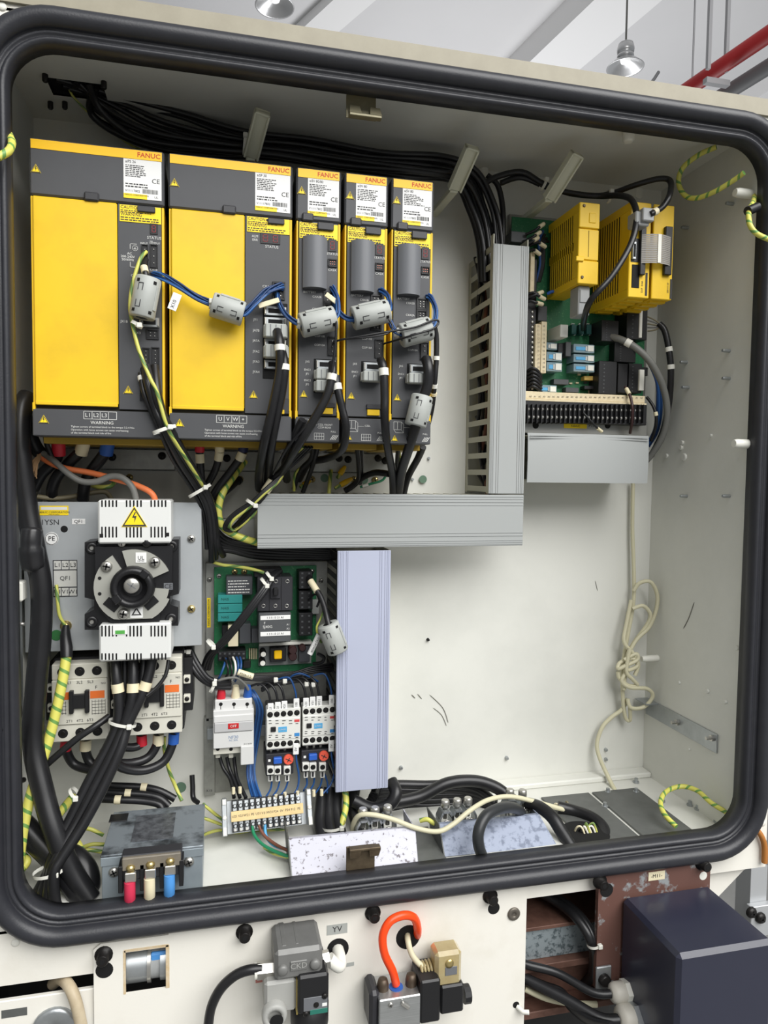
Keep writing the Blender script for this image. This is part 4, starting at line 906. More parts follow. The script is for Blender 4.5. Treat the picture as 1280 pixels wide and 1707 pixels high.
# ================================================================== the two large contactors
CTC = mat('contactor_cream', (208, 206, 194), .45, 0, .3, 60, (186, 182, 166)); ORNG = mat('contactor_orange', (226, 112, 48), .45)
def contactor(a, b, c, d, Y, label, sideL, sideR):
    x0, x1, z0, z1 = Rc(a, b, c, d, Y); t = thing('contactor', label, 'contactor', ((x0+x1)/2, 120, z0), 'pair of large contactors'); w_, h = x1-x0, z1-z0
    MB().box(x0-2, x1+2, Y+22, YB-.5, z0-3, z1+3, 1.5).build('base', BLK, t)
    MB().box(x0, x1, Y+6, Y+24, z0, z1, 1).build('upper_shell', CTC, t); MB().box(x0, x1, Y, Y+7, z0+h*.22, z1-h*.2, 1.2).build('front_face', CTC, t)
    MB().box(x0, x1, Y+2, Y+7, z1-h*.2, z1, 1).build('terminal_shroud', CTC, t); MB().box(x0, x1, Y+2, Y+7, z0, z0+h*.22, 1).build('terminal_shroud', CTC, t)
    for u in (.19, .5, .81):
        for zz in (z1-h*.1, z0+h*.11):
            m = MB(); m.lathe((x0+w_*u, Y+2.2, zz), (0, -1, 0), [(6, 0), (6, .5), (5.2, .6)], 16); m.build('screw_well', DARK, t)
            MB().lathe((x0+w_*u, Y+1.7, zz), (0, -1, 0), [(3.2, 0), (2.6, .3)], 10).build('terminal_screw', DBOLT, t)
    cxx = x0+w_*.5; cz_ = z0+h*.53
    m = MB()
    for s in (-1, 1): m.box(cxx+s*w_*.14-2.6, cxx+s*w_*.14+2.6, Y-6, Y+1, cz_-h*.15, cz_+h*.14, .8)
    m.box(cxx-w_*.14, cxx+w_*.14, Y-5, Y+1, cz_-h*.09, cz_+h*.09, .8); m.build('actuator_bridge', BLK, t)
    for s in (-1, 1):
        xx = cxx+s*w_*.32; MB().box(xx-w_*.13, xx+w_*.13, Y-.5, Y+.3, cz_+h*.02, cz_+h*.115).build('orange_sticker', ORNG, t)
    m = MB()
    for k in range(5): m.box(x1-w_*.28, x1-w_*.04, Y-.35, Y+.1, cz_-h*(.02+.04*k)-.2, cz_-h*(.02+.04*k)+.2)
    for k in range(5): m.box(x1-w_*(.28-.06*k)-.2, x1-w_*(.28-.06*k)+.2, Y-.35, Y+.1, cz_-h*.19, cz_)
    for k in range(4): m.box(x0+w_*.06, x0+w_*.26, Y-.35, Y+.1, cz_-h*(.02+.045*k)-.2, cz_-h*(.02+.045*k)+.2); m.box(x0+w_*(.07+.06*k)-.2, x0+w_*(.07+.06*k)+.2, Y-.35, Y+.1, cz_-h*.17, cz_)
    m.text('1L1    3L2    5L3', cxx, z1-h*.235, Y-.35, 5); m.text('2T1   4T2   6T3', cxx, z0+h*.27, Y-.35, 5); m.text('F', x1-w_*.2, cz_+h*.16, Y-.35, 6); m.text('NO', x1-w_*.07, z1-h*.26, Y-.35, 3.6); m.text('NC', x0+w_*.07, z0+h*.3, Y-.35, 3.6)
    m.build('print', INK, t)
    for s, on in ((-1, sideL), (1, sideR)):
        if not on: continue
        xx = x0 if s < 0 else x1
        MB().box(min(xx, xx+s*13), max(xx, xx+s*13), Y+28, YB-2, z0+h*.2, z1-h*.08, 1).build('side_block', BLK, t)
        for zz in (z0+h*.38, z0+h*.64):
            o = MB().box(min(xx+s*1, xx+s*10), max(xx+s*1, xx+s*10), Y+22, Y+29, zz-5.5, zz+5.5, .8).build('side_terminal', CTC, t); MB().lathe((xx+s*5.5, Y+22, zz), (0, -1, 0), [(3.2, 0), (3, .8), (1, 1)], 10).build('screw', DBOLT, o)
contactor(86, 1107, 179, 1236, 62, 'large cream contactor partly behind the thick green and yellow cable', True, True)
contactor(211, 1098, 303, 1225, 62, 'large cream contactor below the main switch, beside the white breaker', False, True)
# ================================================================== power board
BP = thing('power_board', 'green power circuit board on a bare steel plate left of the lilac duct', 'circuit board', (W(443, 1000, 158)[0], YB-2, W(443, 1190, 158)[1]))
bx(BP, 'steel_plate', MPLATE, 343, 937, 545, 1192, 158, YB-1, .6); bx(BP, 'board', PCB, 357, 944, 527, 1121, 148, 150, .3)
for px, py in ((349, 966), (535, 968), (365, 960), (520, 952)): screw(BP, px, py, 158 if px in (349, 535) else 148, 3.6, BOLT)
for px in (391, 407): screw(BP, px, 953, 148, 4.4, BRASS)
o = bx(BP, 'yellow_label', YSTK, 345, 997, 351, 1046, 157.5, 158.2, 0); lettering(o, INK, [('FANUC CORPORATION', 348, 1021, 157.5, 3.6, 'CENTER', math.pi/2)])
BBK = mat('breaker_black', (46, 46, 50), .45); TEAL = mat('teal_relay', (42, 128, 124), .4); RELG = mat('relay_grey', (66, 68, 72), .45)
o = bx(BP, 'board_breaker', BBK, 429, 962, 488, 1019, 106, 148, 1.2)
bx(o, 'toggle_frame', BBK, 451, 976, 468, 998, 103, 107, .6); bx(o, 'toggle', BLK, 456, 981, 464, 993, 94, 106, 1)
for px in (449, 469): bx(o, 'pole_seam', DARK, px-.4, 963, px+.4, 1018, 105.7, 107, 0)
for px, py in ((440, 969), (460, 969), (479, 969), (439, 1010), (459, 1010), (478, 1010)):
    x, z = W(px, py, 105.6); MB().tube([(x+2.4*math.cos(a*.524), 105.8, z+2.4*math.sin(a*.524)) for a in range(12)], .55, 5, True).build('screw_ring', BOLT, o)
bx(BP, 'breaker_top', BLK, 424, 948, 470, 962, 118, 148, 1)
o = bx(BP, 'board_contactor', CHIP, 431, 1022, 485, 1071, 100, 148, 1.2)
for a, b in ((1026, 1033), (1053, 1060)): q = bx(o, 'marker_strip', PAPER, 434, a, 484, b, 99.4, 100.5, .2); lettering(q, INK, [('1 3 5 13 21 A1', 459, (a+b)/2, 99.3, 4)])
lettering(o, WINK, [('SJ40G', 446, 1045, 100, 5.5), ('F', 441, 1039, 100, 5), ('A1', 480, 1041, 100, 3.6), ('A2', 480, 1048, 100, 3.6)])
o = bx(BP, 'relay', RELG, 377, 961, 421, 992, 124, 148, .8); m = MB(); A = Rc(380, 966, 418, 990, 123.6); dashes(m, A[0], A[1], A[2], A[3], 123.7, 5, .8, .3); m.build('print', WINK, o)
for k in range(3): o = bx(BP, 'relay', TEAL, 363, 992+15*k, 404, 1006+15*k, 122, 148, .7); lettering(o, MATS['header_teal'], [('NAIS', 375, 999+15*k, 122, 5)])
for a, b, c, d, Y, mm in ((380, 1043, 397, 1078, 122, IVORY), (399, 1040, 418, 1073, 124, RELG), (419, 1048, 432, 1072, 126, RELG), (370, 1042, 380, 1064, 132, BLK), (498, 952, 521, 982, 118, BLK), (498, 985, 521, 1016, 118, BLK), (498, 1022, 521, 1060, 118, BLK), (363, 1086, 410, 1101, 118, BLK), (432, 1071, 520, 1076, 134, WHITE), (520, 1000, 532, 1024, 140, FERR), (405, 1102, 418, 1114, 134, BLK)):
    o = bx(BP, 'component', mm, a, b, c, d, Y, 148, .8)
    if mm is BLK and a in (498, 363):
        p = MB(); nx, nz = (2, 4) if a == 498 else (6, 2)
        for i in range(nx):
            for j in range(nz): xx, zz = W(a+(c-a)*(i+.5)/nx, b+(d-b)*(j+.5)/nz, Y); p.box(xx-1.4, xx+1.4, Y-.4, Y+.2, zz-1.2, zz+1.2)
        p.build('pin_holes', CHIP, o, kind='stuff')
bx(BP, 'power_section', mat('section_grey', (146, 150, 148), .5), 431, 1073, 519, 1108, 144, 148, .3)
for px, py in ((439, 1091), (438, 1106)):
    x, z = W(px, py, 122); MB().lathe((x, 148, z), (0, -1, 0), [(4.6, 0), (4.6, 24), (3.8, 25)], 14).build('capacitor', BLK, BP); MB().lathe((x, 123.1, z), (0, -1, 0), [(3.8, 0), (3.6, .6)], 14).build('capacitor_top', WHITE, BP)
o = bx(BP, 'coil_core', BLK, 450, 1080, 477, 1103, 128, 148, .8); bx(o, 'coil_winding', YBAND, 457, 1085, 470, 1099, 124, 130, 1.2)
for px, py, rr in ((489, 1086, 6), (489, 1097, 6), (505, 1082, 5)):
    x, z = W(px, py, 120); MB().lathe((x, 148, z), (0, -1, 0), [(rr, 0), (rr, 22), (rr-1, 23)], 14).build('capacitor', mat('cap_brown', (58, 36, 36), .4) if 'cap_brown' not in MATS else MATS['cap_brown'], BP)
for k in range(5): bx(BP, 'resistor', BEIGE, 415+3*k, 1081, 416.6+3*k, 1099, 143, 148, .3)
bx(BP, 'component', RELG, 498, 1078, 516, 1104, 130, 148, .8)
# rail beside the breakers
RL = thing('mounting_rail', 'grey steel mounting strip standing beside the white breaker', 'rail', (W(352, 1260, 160)[0], YB-2, W(352, 1328, 160)[1]))
bx(RL, 'strip', MPLATE, 340, 1196, 358, 1326, 160, YB-1, .5); bx(RL, 'cross_rail', STEEL, 345, 1208, 562, 1226, 150, YB-1, .6); bx(RL, 'slot', DARK, 344, 1190, 348, 1202, 159.6, 161, 0); lettering(RL, INK, [('K15', 349, 1318, 160, 5)])
bx(RL, 'lower_plate', MPLATE, 358, 1250, 420, 1318, 166, YB-1, .4)
# white breaker
WB = mat('breaker_white', (204, 204, 202), .42)
BR = thing('circuit_breaker', 'white three pole circuit breaker with small red window', 'circuit breaker', (W(389, 1200, 95)[0], 130, W(389, 1257, 95)[1]))
bx(BR, 'body', WB, 355, 1183, 423, 1246, 97, 150, 1.2); o = bx(BR, 'terminal_cap', WB, 358, 1166, 420, 1186, 102, 148, 1)
for px in (368, 390, 412): x, z = W(px, 1174, 101.8); MB().lathe((x, 102, z), (0, -1, 0), [(2.6, 0), (2.4, .4)], 12).build('screw_hole', DARK, o); bx(o, 'slit', DARK, px-.5, 1176, px+.5, 1184, 101.6, 103, 0)
o = bx(BR, 'handle_panel', mat('handle_grey', (178, 178, 178), .4), 357, 1204, 422, 1220, 94, 98, 1); q = bx(o, 'red_window', mat('window_red', (186, 34, 36), .4), 380, 1206, 398, 1215, 93.4, 94.5, .3); lettering(q, WINK, [('OFF', 389, 1210.5, 93.3, 5)])
bx(BR, 'ridge', WB, 356, 1192, 422, 1204, 95, 98, 1)
o = bx(BR, 'label_panel', WB, 356, 1221, 422, 1246, 95.6, 98, .4); lettering(o, mat('blue_print', (120, 140, 170), .6), [('NF30', 389, 1229, 95.6, 6), ('AC 30A', 389, 1234, 95.6, 3.6)]); lettering(o, INK, [('JIS C 8370', 413, 1240, 95.6, 2.6)])
o = bx(BR, 'lower_terminals', CTC, 355, 1245, 402, 1257, 102, 148, .8)
for px in (363, 385): x, z = W(px, 1249, 101.8); MB().lathe((x, 102, z), (0, -1, 0), [(2.6, 0), (2.4, .4)], 12).build('screw_hole', DARK, o); bx(o, 'lug', CTC, px-4, 1256, px+4, 1264, 110, 130, .8)
bx(BR, 'side_tab', WB, 401, 1244, 423, 1275, 92, 130, .8)
# two small contactors with overload relays
SCW = mat('small_contactor_white', (214, 214, 208), .45)
def small_contactor(a, b, c, d, label, lab2, oa, ob):
    Y = 90; t = thing('small_contactor', label, 'contactor', (W((a+c)/2, d, Y)[0], 130, W((a+c)/2, d, Y)[1]), 'pair of small contactors'); w_, h = c-a, d-b
    sl = -.075
    yy = lambda px, py: py+(px-(a+c)/2)*sl
    bx(t, 'base', BLK, a+1, b-2, c-1, d+4, 112, 150, 1); bx(t, 'body', SCW, a, b, c, d, Y+4, 114, 1); bx(t, 'face', SCW, a+.5, b+h*.24, c-.5, d-h*.24, Y, Y+5, .8)
    for r, v in enumerate((.13, .86)):
        bx(t, 'terminal_row', SCW, a+.3, b+h*(v-.12), c-.3, b+h*(v+.12), Y+1, Y+5, .6)
        for k in range(5):
            px, py = a+w_*(k+.55)/5.1, b+h*v; py = yy(px, py)+ (0); x, z = W(px, py, Y+1); MB().lathe((x, Y+1.2, z), (0, -1, 0), [(4.1, 0), (4, .5)], 14).build('screw_well', DARK, t); MB().lathe((x, Y+.8, z), (0, -1, 0), [(2.6, 0), (2, .6)], 8).build('terminal_screw', DBOLT, t)
    bx(t, 'slider', BLK, a+w_*.13, b+h*.46, a+w_*.28, b+h*.58, Y-2, Y+1, .6); q = bx(t, 'blue_label', LBLUE, a+w_*.35, b+h*.45, a+w_*.6, b+h*.58, Y-.4, Y+.3, 0); lettering(q, WINK, [('S-N10', a+w_*.47, b+h*.515, Y-.4, 3.4)])
    bx(t, 'red_mark', mat('mark_red', (200, 70, 70), .5) if 'mark_red' not in MATS else MATS['mark_red'], a+w_*.82, b+h*.27, a+w_*.97, b+h*.33, Y-.4, Y+.3, 0); bx(t, 'blue_mark', MATS['blue_mark'], a+w_*.82, b+h*.6, a+w_*.97, b+h*.68, Y-.4, Y+.3, 0)
    m = MB()
    for k in range(5):
        for v in (.29, .36, .65, .7):
            A = Rc(a+w_*(k+.35)/5.1, b+h*v, a+w_*(k+.35)/5.1+random.uniform(3, 6), b+h*v+1.1, Y); m.box(A[0], A[1], Y-.3, Y+.1, A[2], A[3])
    m.build('print', INK, t)
    for k in range(3): bx(t, 'lower_lug', BOLT, a+w_*(k*.2+.1), d, a+w_*(k*.2+.18), d+6, Y+18, Y+24, .5)
    # overload relay
    Yo = 96; t2 = thing('overload_relay', lab2, 'relay', (W(oa+22, ob+50, Yo)[0], 130, W(oa+22, ob+50, Yo)[1]), 'pair of overload relays')
    bx(t2, 'body', BBK, oa, ob, oa+46, ob+36, Yo+2, 150, 1); bx(t2, 'white_mark', PAPER, oa+4, ob+10, oa+8, ob+14, Yo+1.6, Yo+2.5, 0)
    bx(t2, 'reset_button', mat('button_blue', (42, 92, 184), .4) if 'button_blue' not in MATS else MATS['button_blue'], oa+13, ob+8, oa+27, ob+18, Yo-4, Yo+3, 1)
    x, z = W(oa+38, ob+11, Yo-2); dl = MB().lathe((x, Yo+3, z), (0, -1, 0), [(7.2, 0), (7.2, 4), (6.4, 5)], 20).build('current_dial', mat('dial_red', (226, 92, 70), .45) if 'dial_red' not in MATS else MATS['dial_red'], t2); m = MB(Matrix.Translation((x, Yo-2.2, z)) @ Matrix.Rotation(.5, 4, 'Y')); m.box(-4.5, 4.5, -.3, .3, -.5, .5); m.box(-.5, .5, -.3, .3, -3, 3); m.build('dial_slot', INK, dl)
    for k, dx in enumerate((2, 14, 30)):
        q = bx(t2, 'terminal', SCW, oa+dx, ob+22, oa+dx+11.5, ob+36, Yo-3, Yo+20, .7); x, z = W(oa+dx+5.7, ob+29, Yo-3); MB().lathe((x, Yo-3, z), (0, -1, 0), [(3.7, 0), (3.5, .4)], 14).build('screw_well', DARK, q); bx(q, 'clamp', SCW, oa+dx+2, ob+36, oa+dx+9.5, ob+47, Yo+4, Yo+16, .6); bx(q, 'clamp_slot', BBK, oa+dx+4, ob+37, oa+dx+7, ob+45, Yo+3.6, Yo+5, 0)
mat('blue_mark', (60, 130, 190), .5)
small_contactor(444, 1181, 501, 1249, 'small white contactor beside the white breaker', 'overload relay with red dial beside the breaker', 443, 1256)
small_contactor(504, 1176, 560, 1242, 'small white contactor touching the lilac duct', 'overload relay with red dial beside the lilac duct', 502, 1250)
# terminal block low on its tilted rail
TB = thing('terminal_block', 'black screw terminal block with beige marker strip near the cabinet floor', 'terminal block', (W(443, 1358, 70)[0], 80, W(443, 1385, 70)[1]))
A = P(380, 1362, 66); B = P(508, 1346, 66); d = (B-A); Lt = d.length; d.normalize(); up = Vector((0, .42, 1)).normalized(); up = (up-d*up.dot(d)).normalized(); nf = up.cross(d)
nf = d.cross(up); M = Matrix(((d.x, -nf.x, up.x, A.x), (d.y, -nf.y, up.y, A.y), (d.z, -nf.z, up.z, A.z), (0, 0, 0, 1)))
if (M.to_3x3() @ Vector((0, 1, 0))).y < 0: M = M @ Matrix.Scale(-1, 4, (0, 1, 0))
MB(M).box(-3, Lt+3, 6, 16, -22, 20, .6).build('base_rail', STEEL, TB)
nb = 12; pit = (Lt-10)/nb
for k in range(nb):
    xo = 5+pit*k; b_ = MB(M); b_.box(xo+.3, xo+pit-.3, 0, 10, -20, 20, .5); b_.box(xo+.2, xo+1.4, -6, 2, -20, 20, .2); o = b_.build('terminal', BLK, TB)
    for zz in (-12.5, 12.5):
        b_ = MB(M); b_.lathe((xo+pit/2+.5, 0, zz), (0, -1, 0), [(3, 0), (3, 2), (1.5, 2.6)], 8); b_.box(xo+2, xo+pit-1, -.6, .5, zz-6, zz+6); b_.build('screw', STEEL, o)
    b_ = MB(M); b_.box(xo+2.4, xo+pit-2, -1.2, 2, -19, -15, .2); b_.build('wire_clamp', BOLT, o)
b_ = MB(M); b_.box(4, Lt-3, -8.5, -6, -6.5, 6.5, .3); o = b_.build('marker_strip', mat('marker_beige', (216, 192, 140), .55, 0, .4, 120, (190, 160, 104)), TB)
b_ = MB(M)
for k, s in enumerate(('U21', 'V21', 'W21', 'PE', 'U31', 'V31', 'W31', 'P24', '0V', 'P24', 'F12', 'PE')): b_.text(s, 5+pit*(k+.5), 0, -8.8, 4.3)
b_.build('marker_print', INK, o)
for xo in (-8, Lt+2):
    b_ = MB(M); b_.box(xo, xo+7, -10, 14, -23, 24, 1); o = b_.build('end_bracket', STEEL, TB)
    b_ = MB(M); b_.lathe((xo+3.5, -10, 0), (0, -1, 0), [(3, 0), (2, 1.6)], 8); b_.box(xo+1, xo+6, -12, -8, -22, -12, .5); b_.box(xo+1, xo+6, -12, -8, 16, 23, .5); b_.build('bracket_screw', WHITE, o)
# ================================================================== reactor box on the floor
GAL = mat('galvanised_box', (150, 160, 166), .42, .45, .4, 30, (128, 138, 144))
STAIN = mat('stained_top', (142, 150, 156), .42, .45, 1.0, 22, (58, 62, 66), .1, 200, .45, .62)
Yf = -40.0; Zt = W(253, 1417, Yf)[1]; Yb = PZ(262, 1347, Zt).y; x0, x1 = W(168, 1460, Yf)[0], W(339, 1450, Yf)[0]
TRF = thing('reactor_box', 'grey sheet steel reactor box with stained lid on the cabinet floor', 'transformer', ((x0+x1)/2, (Yf+Yb)/2, ZB))
MB().box(x0+1, x1-1, Yf, Yb-2, ZB+.5, Zt-3, .8).build('case', GAL, TRF)
MB().box(x0, x1, Yf-1.5, Yb, Zt-3, Zt, .8).build('lid', STAIN, TRF); MB().box(x0, x1, Yf-1.5, Yf, Zt-13, Zt-3, .4).build('lid_flange', GAL, TRF)
q = PZ(198, 1364, Zt); MB().box(q.x-11, q.x+11, q.y-10, q.y+10, Zt, Zt+1.2, .4).build('rubber_pad', BLK, TRF)
pl = [PZ(228, 1361, Zt), PZ(291, 1356, Zt), PZ(288, 1398, Zt), PZ(222, 1402, Zt)]
o = MB().box(min(p.x for p in pl), max(p.x for p in pl), min(p.y for p in pl), max(p.y for p in pl), Zt, Zt+.6).build('rating_plate', mat('worn_plate', (130, 134, 140), .35, .6, .9, 90, (70, 72, 78), 0, 0, .4, .65), TRF)
for px, py in ((190, 1453), (315, 1436)): screw(TRF, px, py, Yf, 6, BOLT)
a = Rc(202, 1424, 303, 1482, Yf-20); bt = MB(); bt.box(a[0], a[1], Yf-18, Yf, a[2]+12, a[3], 1.2); tb = bt.build('terminal_housing', BBK, TRF)
MB().box(a[0]+1, a[1]-1, Yf-22, Yf-14, a[3]-16, a[3]-1, 1).build('clear_cover', mat('smoked_cover', (112, 106, 96), .25, 0, .4, 60, (140, 130, 110)), tb)
for k, px in enumerate((201, 237, 270, 302)): x = W(px, 1455, Yf-20)[0]; MB().box(x-2.5, x+2.5, Yf-22, Yf, a[2], a[3]-10, .6).build('barrier', BLK, tb)
SLR = mat('sleeve_crimson', (204, 52, 82), .45); SLB = mat('sleeve_sky', (78, 146, 214), .45)
for px, py, mm, lab in ((218, 1462, SLR, 'cable with crimson sleeve on the reactor box terminals'), (251, 1456, IVORY, 'cable with ivory sleeve on the reactor box terminals'), (284, 1450, SLB, 'cable with sky blue sleeve on the reactor box terminals')):
    x, z = W(px, py, Yf-22); MB().lathe((x, Yf-22, z+6), (0, 0, 1), [(4.4, 0), (4.4, 3), (5, 3.2), (5, 6), (3, 8)], 10).build('terminal_stud', BRASS, tb)
    t = thing('lug_cable', lab, 'cable', (x, Yf-20, ZB+2)); MB().box(x-6, x+6, Yf-27, Yf-21, z-4, z+7, .8).build('lug', BOLT, t); MB().tube(spline([(x-1, Yf-24, z-4), (x-1, Yf-23, z-20), (x-2, Yf-14, z-40), (x-2, Yf-8, ZB+4)], 6), 6.2, 10).build('sleeve', mm, t)
# ================================================================== sheet brackets and clamps on the floor
MOT = mat('mottled_zinc', (178, 178, 188), .5, .15, .9, 150, (92, 86, 90), 0, 0, .575, .63)
MOT2 = mat('mottled_zinc_blue', (140, 148, 166), .5, .15, 1.0, 100, (104, 112, 130), 0, 0, .50, .62)
def sheet(name, label, TL, TR, BR_, BL, Yt, Yb_, mm, lip):
    t = thing(name, label, 'bracket', (0.5*(P(*BL, Yb_).x+P(*BR_, Yb_).x), Yb_, ZB), 'mottled sheet covers on the floor'); q = [P(*BL, Yb_), P(*BR_, Yb_), P(*TR, Yt), P(*TL, Yt)]
    vs = q+[v+Vector((0, 2, 0)) for v in q]; MB().add(vs, [(0, 1, 2, 3), (7, 6, 5, 4), (1, 0, 4, 5), (2, 1, 5, 6), (3, 2, 6, 7), (0, 3, 7, 4)]).build('face', mm, t)
    l = [q[3], q[2], q[2]+Vector((0, 7, -1)), q[3]+Vector((0, 7, -1))]; vs = l+[v-Vector((0, 0, 2)) for v in l]; MB().add(vs, [(0, 1, 2, 3), (7, 6, 5, 4), (1, 0, 4, 5), (2, 1, 5, 6), (3, 2, 6, 7), (0, 3, 7, 4)]).build('top_flange', mm, t)
    for s, a_, b_ in ((0, q[0], q[3]), (1, q[1], q[2])):
        dx = Vector((-1.5 if s == 0 else 1.5, 0, 0)); l = [a_, b_, b_+Vector((0, 58, -3)), Vector((a_.x, a_.y+58, ZB+1))]; vs = l+[v+dx for v in l]; MB().add(vs, [(0, 1, 2, 3), (7, 6, 5, 4), (1, 0, 4, 5), (2, 1, 5, 6), (3, 2, 6, 7), (0, 3, 7, 4)]).build('end_wall', MATS['dark_gland_plate'] if s == 0 else mm, t)
    return t
sheet('sheet_cover', 'bright mottled sheet cover behind the rusty latch catch', (482, 1399), (690, 1379), (695, 1440), (487, 1460), 0, -30, MOT, 0)
sheet('sheet_cover', 'blue grey mottled sheet cover behind the black cable arch', (733, 1374), (897, 1358), (927, 1410), (742, 1428), 14, -20, MOT2, 1)
MB().box(W(692, 1420, -20)[0], W(742, 1420, -20)[0], -44, 60, ZB+.3, ZB+3, .5).build('floor_plate', GLANDP, CAB)
def clamp(px, py, Y, label, s=1.0):
    x, z = W(px, py, Y); t = thing('cable_clamp', label, 'cable clamp', (x, Y, z-34), 'steel cable clamps')
    MB().lathe((x, Y, z-9), (0, 0, 1), [(3, -16), (3, 0), (6.2*s, .5), (6.2*s, 9), (5, 10.5)], 12).build('clamp_bolt', BOLT, t)
    m = MB(); pr = [(-9.5*s, -44), (-9.5*s, -22), (-5*s, -13), (5*s, -13), (9.5*s, -22), (9.5*s, -44)]
    for i in range(5):
        a_, b_ = pr[i], pr[i+1]; dd = Vector((b_[0]-a_[0], 0, b_[1]-a_[1])); nn_ = Vector((-dd.z, 0, dd.x)).normalized()*1.4; A_ = Vector((x+a_[0], Y-9, z+a_[1])); B_ = Vector((x+b_[0], Y-9, z+b_[1])); e = Vector((0, 18, 0))
        vs = [A_-nn_, B_-nn_, B_+nn_, A_+nn_]; vs += [v+e for v in vs]; m.add(vs, [(0, 1, 2, 3), (7, 6, 5, 4), (1, 0, 4, 5), (2, 1, 5, 6), (3, 2, 6, 7), (0, 3, 7, 4)])
    m.build('saddle', STEEL, t)
    MB().tube([(x+6*s*math.cos(a_*.52), Y-10, z-30+6*s*math.sin(a_*.52)) for a_ in range(12)], 1.4, 6, True).build('pressure_ring', BOLT, t)
    return t
for px, py, Y, lab in ((605, 1349, 22, 'steel clamp first of three behind the bright sheet cover'), (625, 1347, 22, 'steel clamp middle of three behind the bright sheet cover'), (646, 1344, 22, 'steel clamp third of three behind the bright sheet cover'),
                       (742, 1335, 40, 'steel clamp first of three beside the black cable coil'), (762, 1333, 40, 'steel clamp middle of three beside the black cable coil'), (780, 1331, 40, 'steel clamp third of three beside the black cable coil'), (850, 1317, 56, 'steel clamp inside the black cable arch'), (871, 1318, 56, 'steel clamp at the end of the black cable arch')): clamp(px, py, Y, lab)
# ================================================================== ferrite cores
def ferrite(p0, p1, Y, r, label, spin=0.0, dY=0.0):
    A, B = P(*p0, Y), P(*p1, Y+dY); d = (B-A); L = d.length; d.normalize(); f = Vector((0, -1, 0)); f = (f-d*f.dot(d)).normalized(); s = d.cross(f)
    M = Matrix(((s.x, f.x, d.x, A.x), (s.y, f.y, d.y, A.y), (s.z, f.z, d.z, A.z), (0, 0, 0, 1))) @ Matrix.Rotation(spin, 4, 'Z')   # local y faces the viewer, z along the axis
    t = thing('ferrite_core', label, 'ferrite core', (A+B)/2, 'grey clip-on ferrite cores'); n = 12; ri = r*.45
    for h, a0 in enumerate((0, math.pi)):
        m = MB(M); vs = []; fs = []; pr = [(ri, 0), (r*.92, 0), (r, 1.5), (r, L-1.5), (r*.92, L), (ri, L)]
        for k in range(n+1):
            a = a0+math.pi*(k/n)*.985+.012
            for rr, z in pr: vs.append((rr*math.cos(a), rr*math.sin(a), z))
        q = len(pr)
        for k in range(n):
            for j in range(q-1): fs.append((k*q+j, (k+1)*q+j, (k+1)*q+j+1, k*q+j+1))
        m.add(vs, fs, True); o = m.build('half_shell', FERR, t)
        if h == 0:
            for a in (.9, 2.25):
                for z in (L*.1, L*.84):
                    mm = MB(M @ Matrix.Rotation(a-math.pi/2, 4, 'Z')); mm.box(-r*.13, r*.13, r-.6, r+.35, z, z+L*.075); mm.build('latch_slot', DARK, o)
            mm = MB(M @ Matrix.Rotation(2.6-math.pi/2, 4, 'Z')); mm.box(-r*.16, r*.16, r-1, r+1.1, L*.2, L*.8, .4); mm.build('latch_bar', FERR, o)
            mm = MB(M @ Matrix.Rotation(1.2-math.pi/2, 4, 'Z'))
            for z0_, z1_ in ((L*.22, L*.38), (L*.62, L*.78)): mm.box(-r*.2, -r*.16, r-.6, r+.3, z0_, z1_); mm.box(r*.16, r*.2, r-.6, r+.3, z0_, z1_)
            mm.box(-r*.2, r*.2, r-.6, r+.3, L*.20, L*.215); mm.box(-r*.2, r*.2, r-.6, r+.3, L*.785, L*.80); mm.build('window_outline', BBK, o)
    return t
ferrite((248, 464), (236, 530), -20, 14.5, 'ferrite core hanging upright beside the L1 L2 L3 drive door')
ferrite((353, 507), (406, 524), -20, 14.5, 'ferrite core lying across the yellow door of the second wide drive')
ferrite((501, 543), (558, 530), -22, 15, 'ferrite core on blue wires in front of the first narrow drive')
ferrite((588, 531), (647, 518), -24, 14.5, 'ferrite core on blue wires in front of the middle narrow drive')
ferrite((668, 560), (717, 547), -24, 15, 'tilted ferrite core on blue wires in front of the last narrow drive')
ferrite((704, 660), (692, 710), -18, 14, 'upright ferrite core low on the last narrow drive, around a thick black cable')
ferrite((546, 1040), (564, 1086), 60, 15, 'ferrite core beside the green power board, overlapping the lilac duct')
# ================================================================== black cables under the roof
TOPP = [(170, 138), (225, 163), (310, 190), (410, 219), (520, 232), (640, 252), (740, 260), (795, 285), (826, 345), (836, 400), (838, 470)]
BOTP = [(112, 140), (150, 192), (222, 238), (330, 258), (450, 262), (560, 278), (680, 294), (752, 302), (782, 350), (798, 405), (802, 470)]
NB = 13
for k in range(NB):
    u = k/(NB-1); pts = []
    for i, (a, b) in enumerate(zip(TOPP, BOTP)):
        v = min(1, max(0, u+random.uniform(-.09, .09)*(1 if 0 < i < 9 else 0))); Y = 85 if i == 0 else 95+38*((k*5) % 7)/7+random.uniform(-5, 5)
        pts.append((a[0]+(b[0]-a[0])*v, a[1]+(b[1]-a[1])*v, Y if i < 8 else 100+30*((k*5) % 7)/7))
    q = pix(pts); q[0] = Vector((hx0+10+(hx1-hx0-20)*u, 83+((k*3) % 5-2)*5, ZT+5)); q[1] = Vector((hx0+14+(hx1-hx0-16)*u, 84+((k*3) % 5-2)*5, ZT-6)) if k < 0 else q[1]
    cable('control_cable', 'black control cable in the bundle running under the roof into the slotted duct', q, random.choice((3.2, 3.6, 4.2, 4.6)), CABLE, 'black cables under the roof', raw=True)
cable('earth_wire', 'thin green and yellow wire hanging from the roof cable port', [(112, 132, 84), (120, 158, 100), (150, 190, 110), (180, 215, 120), (215, 240, 130), (240, 252, 140)], 1.5, YGS)
